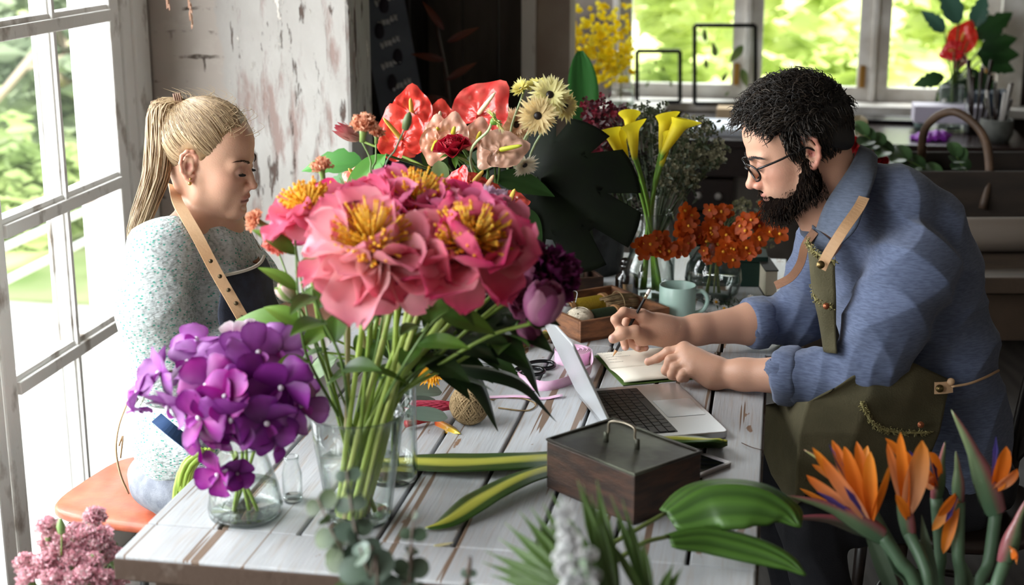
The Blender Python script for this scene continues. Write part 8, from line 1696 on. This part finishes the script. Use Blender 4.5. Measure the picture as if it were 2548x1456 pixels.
# leaning chalk sign
b0, b1 = W(955, 330, 4.86), W(1065, 330, 4.86); t0, t1 = W(880, -60, 5.02), W(995, -60, 5.02); dn_ = (b0-t0).normalized(); k_ = b0.z/(-dn_.z) if dn_.z else 1; f0, f1 = b0+dn_*k_, b1+dn_*k_
cs_ = thing('chalk_sign', 'tall dark chalkboard sign leaning by the wall, with white handwriting', 'sign', tuple((f0+f1)/2)); nb2 = (t0-f0).cross(f1-f0).normalized(); nb2 = nb2 if nb2.y < 0 else -nb2
MB().poly([f0, f1, t1, t0], .018, axis=-nb2).build('board', mat('chalkboard', '#5a616d', .8, col2='#6a717d', nscale=6), cs_, smooth=False)
rr = random.Random(21); m_chalk = mat('chalk', '#e6e8ea', .9)
for ln in range(11):
    mb = MB(); y = .985-.045*ln; x = .25+.3*(ln % 3)*.6; x0 = .18+rr.uniform(0, .25)
    for k in range(5):
        for s_ in range(2):
            q = []
            for i in range(4): u = x0+.09*k+.02*i; v = y+.007*math.sin(i*2.1+k*1.3+s_*2)+.004*k; q.append(lerp(lerp(f0, f1, u), lerp(t0, t1, u), v)+nb2*.002)
            mb.tube(q, .0026, 4)
    mb.build('chalk_writing', m_chalk, cs_)
for i in range(7):
    u, v = rr.uniform(.3, .7), .99-.055*i; p = lerp(lerp(f0, f1, u), lerp(t0, t1, u), v)+nb2*.004; MB().ball(p, (.016, .006, .030)).build('painted_fruit', mat('dark_painted_shape', '#201a26', .7), cs_)
# heliconia stems in the dark corner
hb = W(1115, 420, 4.9); hs = thing('heliconia', 'dark red hanging heliconia in the shadow by the grey boards', 'flower', (hb.x, hb.y, 0)); stem([V((hb.x, hb.y, .02)), hb, W(1115, 230, 4.9), W(1085, 60, 4.9)], .009, .006, 'stem', hs, c='#3a2418')
for i, (x, y, dx, dz) in enumerate([(1110, 200, .8, .5), (1108, 150, -.9, .2), (1112, 105, .9, .45), (1105, 75, -.5, .7), (1118, 250, -.8, .1)]): leafobj(hs, W(x, y, 4.88), (dx, -.1, dz), (0, -1, .2), .12, .014, hexc('#4a120c'), hexc('#6a3414'), name='bract')
bucket('dark metal bucket in the corner holding the heliconia', V((hb.x, hb.y, 0)), .12, .35)
# dried sprigs hanging at the top of the pier
for i, (x, y0, y1) in enumerate([(470, -60, 62), (412, -60, 14)]):
    a, b = W(x-6, y0, 3.85), W(x+8, y1, 3.85); t = thing('dried_sprig', ['pinkish dried sprig hanging before the brick pier, longer one', 'short dried sprig hanging beside the longer one, at the top'][i], 'dried flower', tuple(a)); top = V((a.x, a.y, 3.0)); MB().tube([top, a, b], .0012, 4, col=hexc('#a98a72')).build('stem', m_stemv, t); mb = MB()
    for k in range(40): p = lerp(a, b, rnd(.1, 1)); blade(mb, p, (rnd(-.4, .4), rnd(-.4, .4), -1), (0, -1, 0), .016, .003, LANCE, cols=(hexc('#c9a58c'), hexc('#b58a74')), nu=3, nv=2)
    mb.build('dry_petals', m_petal, t)
# work bench behind the man with trug, paper roll
m_bench = mat('worn_bench_wood', '#33281f', .6, col2='#4d3d30', nscale=5, nstretch=(1, 8, 1), bump=.3); be = thing('work_bench', 'worn brown wooden bench behind the man', 'bench', (1.9, 4.5, 0))
mb = MB(); mb.box((1.85, 4.48, .735), (1.7, 1.25, .045)); mb.build('top', m_bench, be, smooth=False, bevel=.004)
for x in (1.06, 2.64):
    for y in (3.92, 5.04): mb = MB(); mb.box((x, y, .356), (.07, .07, .712)); mb.build('leg', m_bench, be, smooth=False)
mb = MB(); mb.box((1.85, 3.93, .63), (1.5, .03, .13)); mb.build('rail', m_bench, be, smooth=False)
pr = thing('paper_roll', 'thick roll of grey brown wrapping paper on the bench', 'paper roll', (1.7, 4.2, .758)); MB().lathe([(.018, -.55), (.050, -.55), (.050, .55), (.018, .55), (.018, -.55)], (1.62, 4.16, .8085), 40, frame((1, .02, 0))).build('paper', mat('wrapping_paper', '#54493f', .8, bump=.05), pr)
tg = thing('trug', 'dark wooden trug with a hooped handle behind the man', 'basket', (1.45, 4.75, .758)); m_trug = mat('weathered_trug', '#221a14', .85, col2='#33281f', nscale=6, nstretch=(1, 4, 4), bump=.3)
X0, X1, Ya, Yb, zA, zB = 1.0, 1.98, 4.58, 4.94, .758, .915
mb = MB(); mb.box(((X0+X1)/2, (Ya+Yb)/2, zA+.008), (X1-X0, Yb-Ya, .016)); mb.build('bottom', m_trug, tg, smooth=False)
for y in (Ya, Yb): mb = MB(); mb.box(((X0+X1)/2, y, (zA+zB)/2), (X1-X0, .014, zB-zA)); mb.build('side', m_trug, tg, smooth=False, bevel=.003)
for x in (X0, X1): mb = MB(); mb.box((x, (Ya+Yb)/2, (zA+zB)/2+.02), (.014, Yb-Ya, zB-zA+.04)); mb.build('end', m_trug, tg, smooth=False, bevel=.003)
MB().tube(bez([W(2445, 520, 4.57), W(2462, 420, 4.6), W(2442, 330, 4.68), W(2372, 278, 4.74), W(2305, 315, 4.82), W(2293, 400, 4.90), W(2297, 470, 4.955)], 6), .0135, 10).build('hoop_handle', mat('bark_hoop', '#5d4532', .6, col2='#3a2a1e', nscale=10, bump=.3), tg)
for i, (x, y) in enumerate([(2150, 385), (2190, 405), (2120, 360)]):
    c = W(x, y, 4.72); t = thing('rose', ['red rose behind the blue collar, middle of the three', 'red rose behind the blue collar, lowest of the three', 'red rose behind the blue collar, closest to the neck'][i], 'flower', tuple(c)); ruffle_ball(t, c, (-.6, -.6, .5), .032, (hexc('#8a0f18'), hexc('#c9242a'), hexc('#a81820')), 26, wid=.6, ruf=.1); stem([V((1.4, 4.75, .79)), lerp(V((1.4, 4.75, .82)), c, .5), c], .003, .003, 'stem', t)
for i, (P, n, lb) in enumerate([([(2420, 480), (2300, 420), (2200, 370), (2150, 335)], 12, 'rose stem with round dark leaves rising over the trug, topmost'), ([(2440, 470), (2340, 440), (2240, 410), (2180, 380)], 11, 'rose stem with dark leaves lying in the middle of the trug'), ([(2460, 480), (2400, 420), (2380, 390)], 6, 'leafy rose stem beside the hoop handle of the trug'), ([(2400, 500), (2330, 450), (2260, 440)], 9, 'leafy rose stem low in the trug over its front side')]):
    leaf_sprig(lb, [W(x, y, 4.74) for x, y in P], n, .075, .026, (hexc('#1c3018'), hexc('#3a5a30'), hexc('#6a8a5a')), group='leafy rose stems in the trug', prof=OVAL, bend=-.3)
leaf_sprig('pale dried husk leaves beside the back of the man\'s head', [W(2180, 400, 4.8), W(2140, 350, 4.8), W(2120, 300, 4.8)], 5, .09, .035, (hexc('#8a7a60'), hexc('#b5a584'), hexc('#c9b998')))
MB().tube(bez([W(2195, 372, 5.6), W(2260, 375, 5.6), W(2330, 370, 5.6), W(2375, 352, 5.6)], 6), .006, 6)

tb_ = W(1452, 650, 3.99); tb_.z = .748; t = thing('metal_tub', 'dark mottled metal tub at the back of the far table, behind the ribbon spools', 'tub', tuple(tb_)); MB().lathe([(0, 0), (.105, 0), (.128, .20), (.131, .205), (.126, .205), (.102, .006), (0, .006)], tb_, 40).build('body', mat('mottled_zinc', '#4a4c4c', .5, metal=.5, col2='#23211f', nscale=16, namt=(.42, .6)), t); MB().tube([tb_+V((.13*math.cos(a), .13*math.sin(a), .205)) for a in [2*PI*i/32 for i in range(33)]], .004, 6, caps=False).build('rim', m_zinc, t)
for k in range(6): leafobj(t, tb_+V((rnd(-.06, .08), rnd(-.05, .05), .16)), (rnd(-.5, 1), -.3, rnd(.2, 1)), (0, -1, .3), .16, .03, hexc('#141f10'), hexc('#1f3016'))
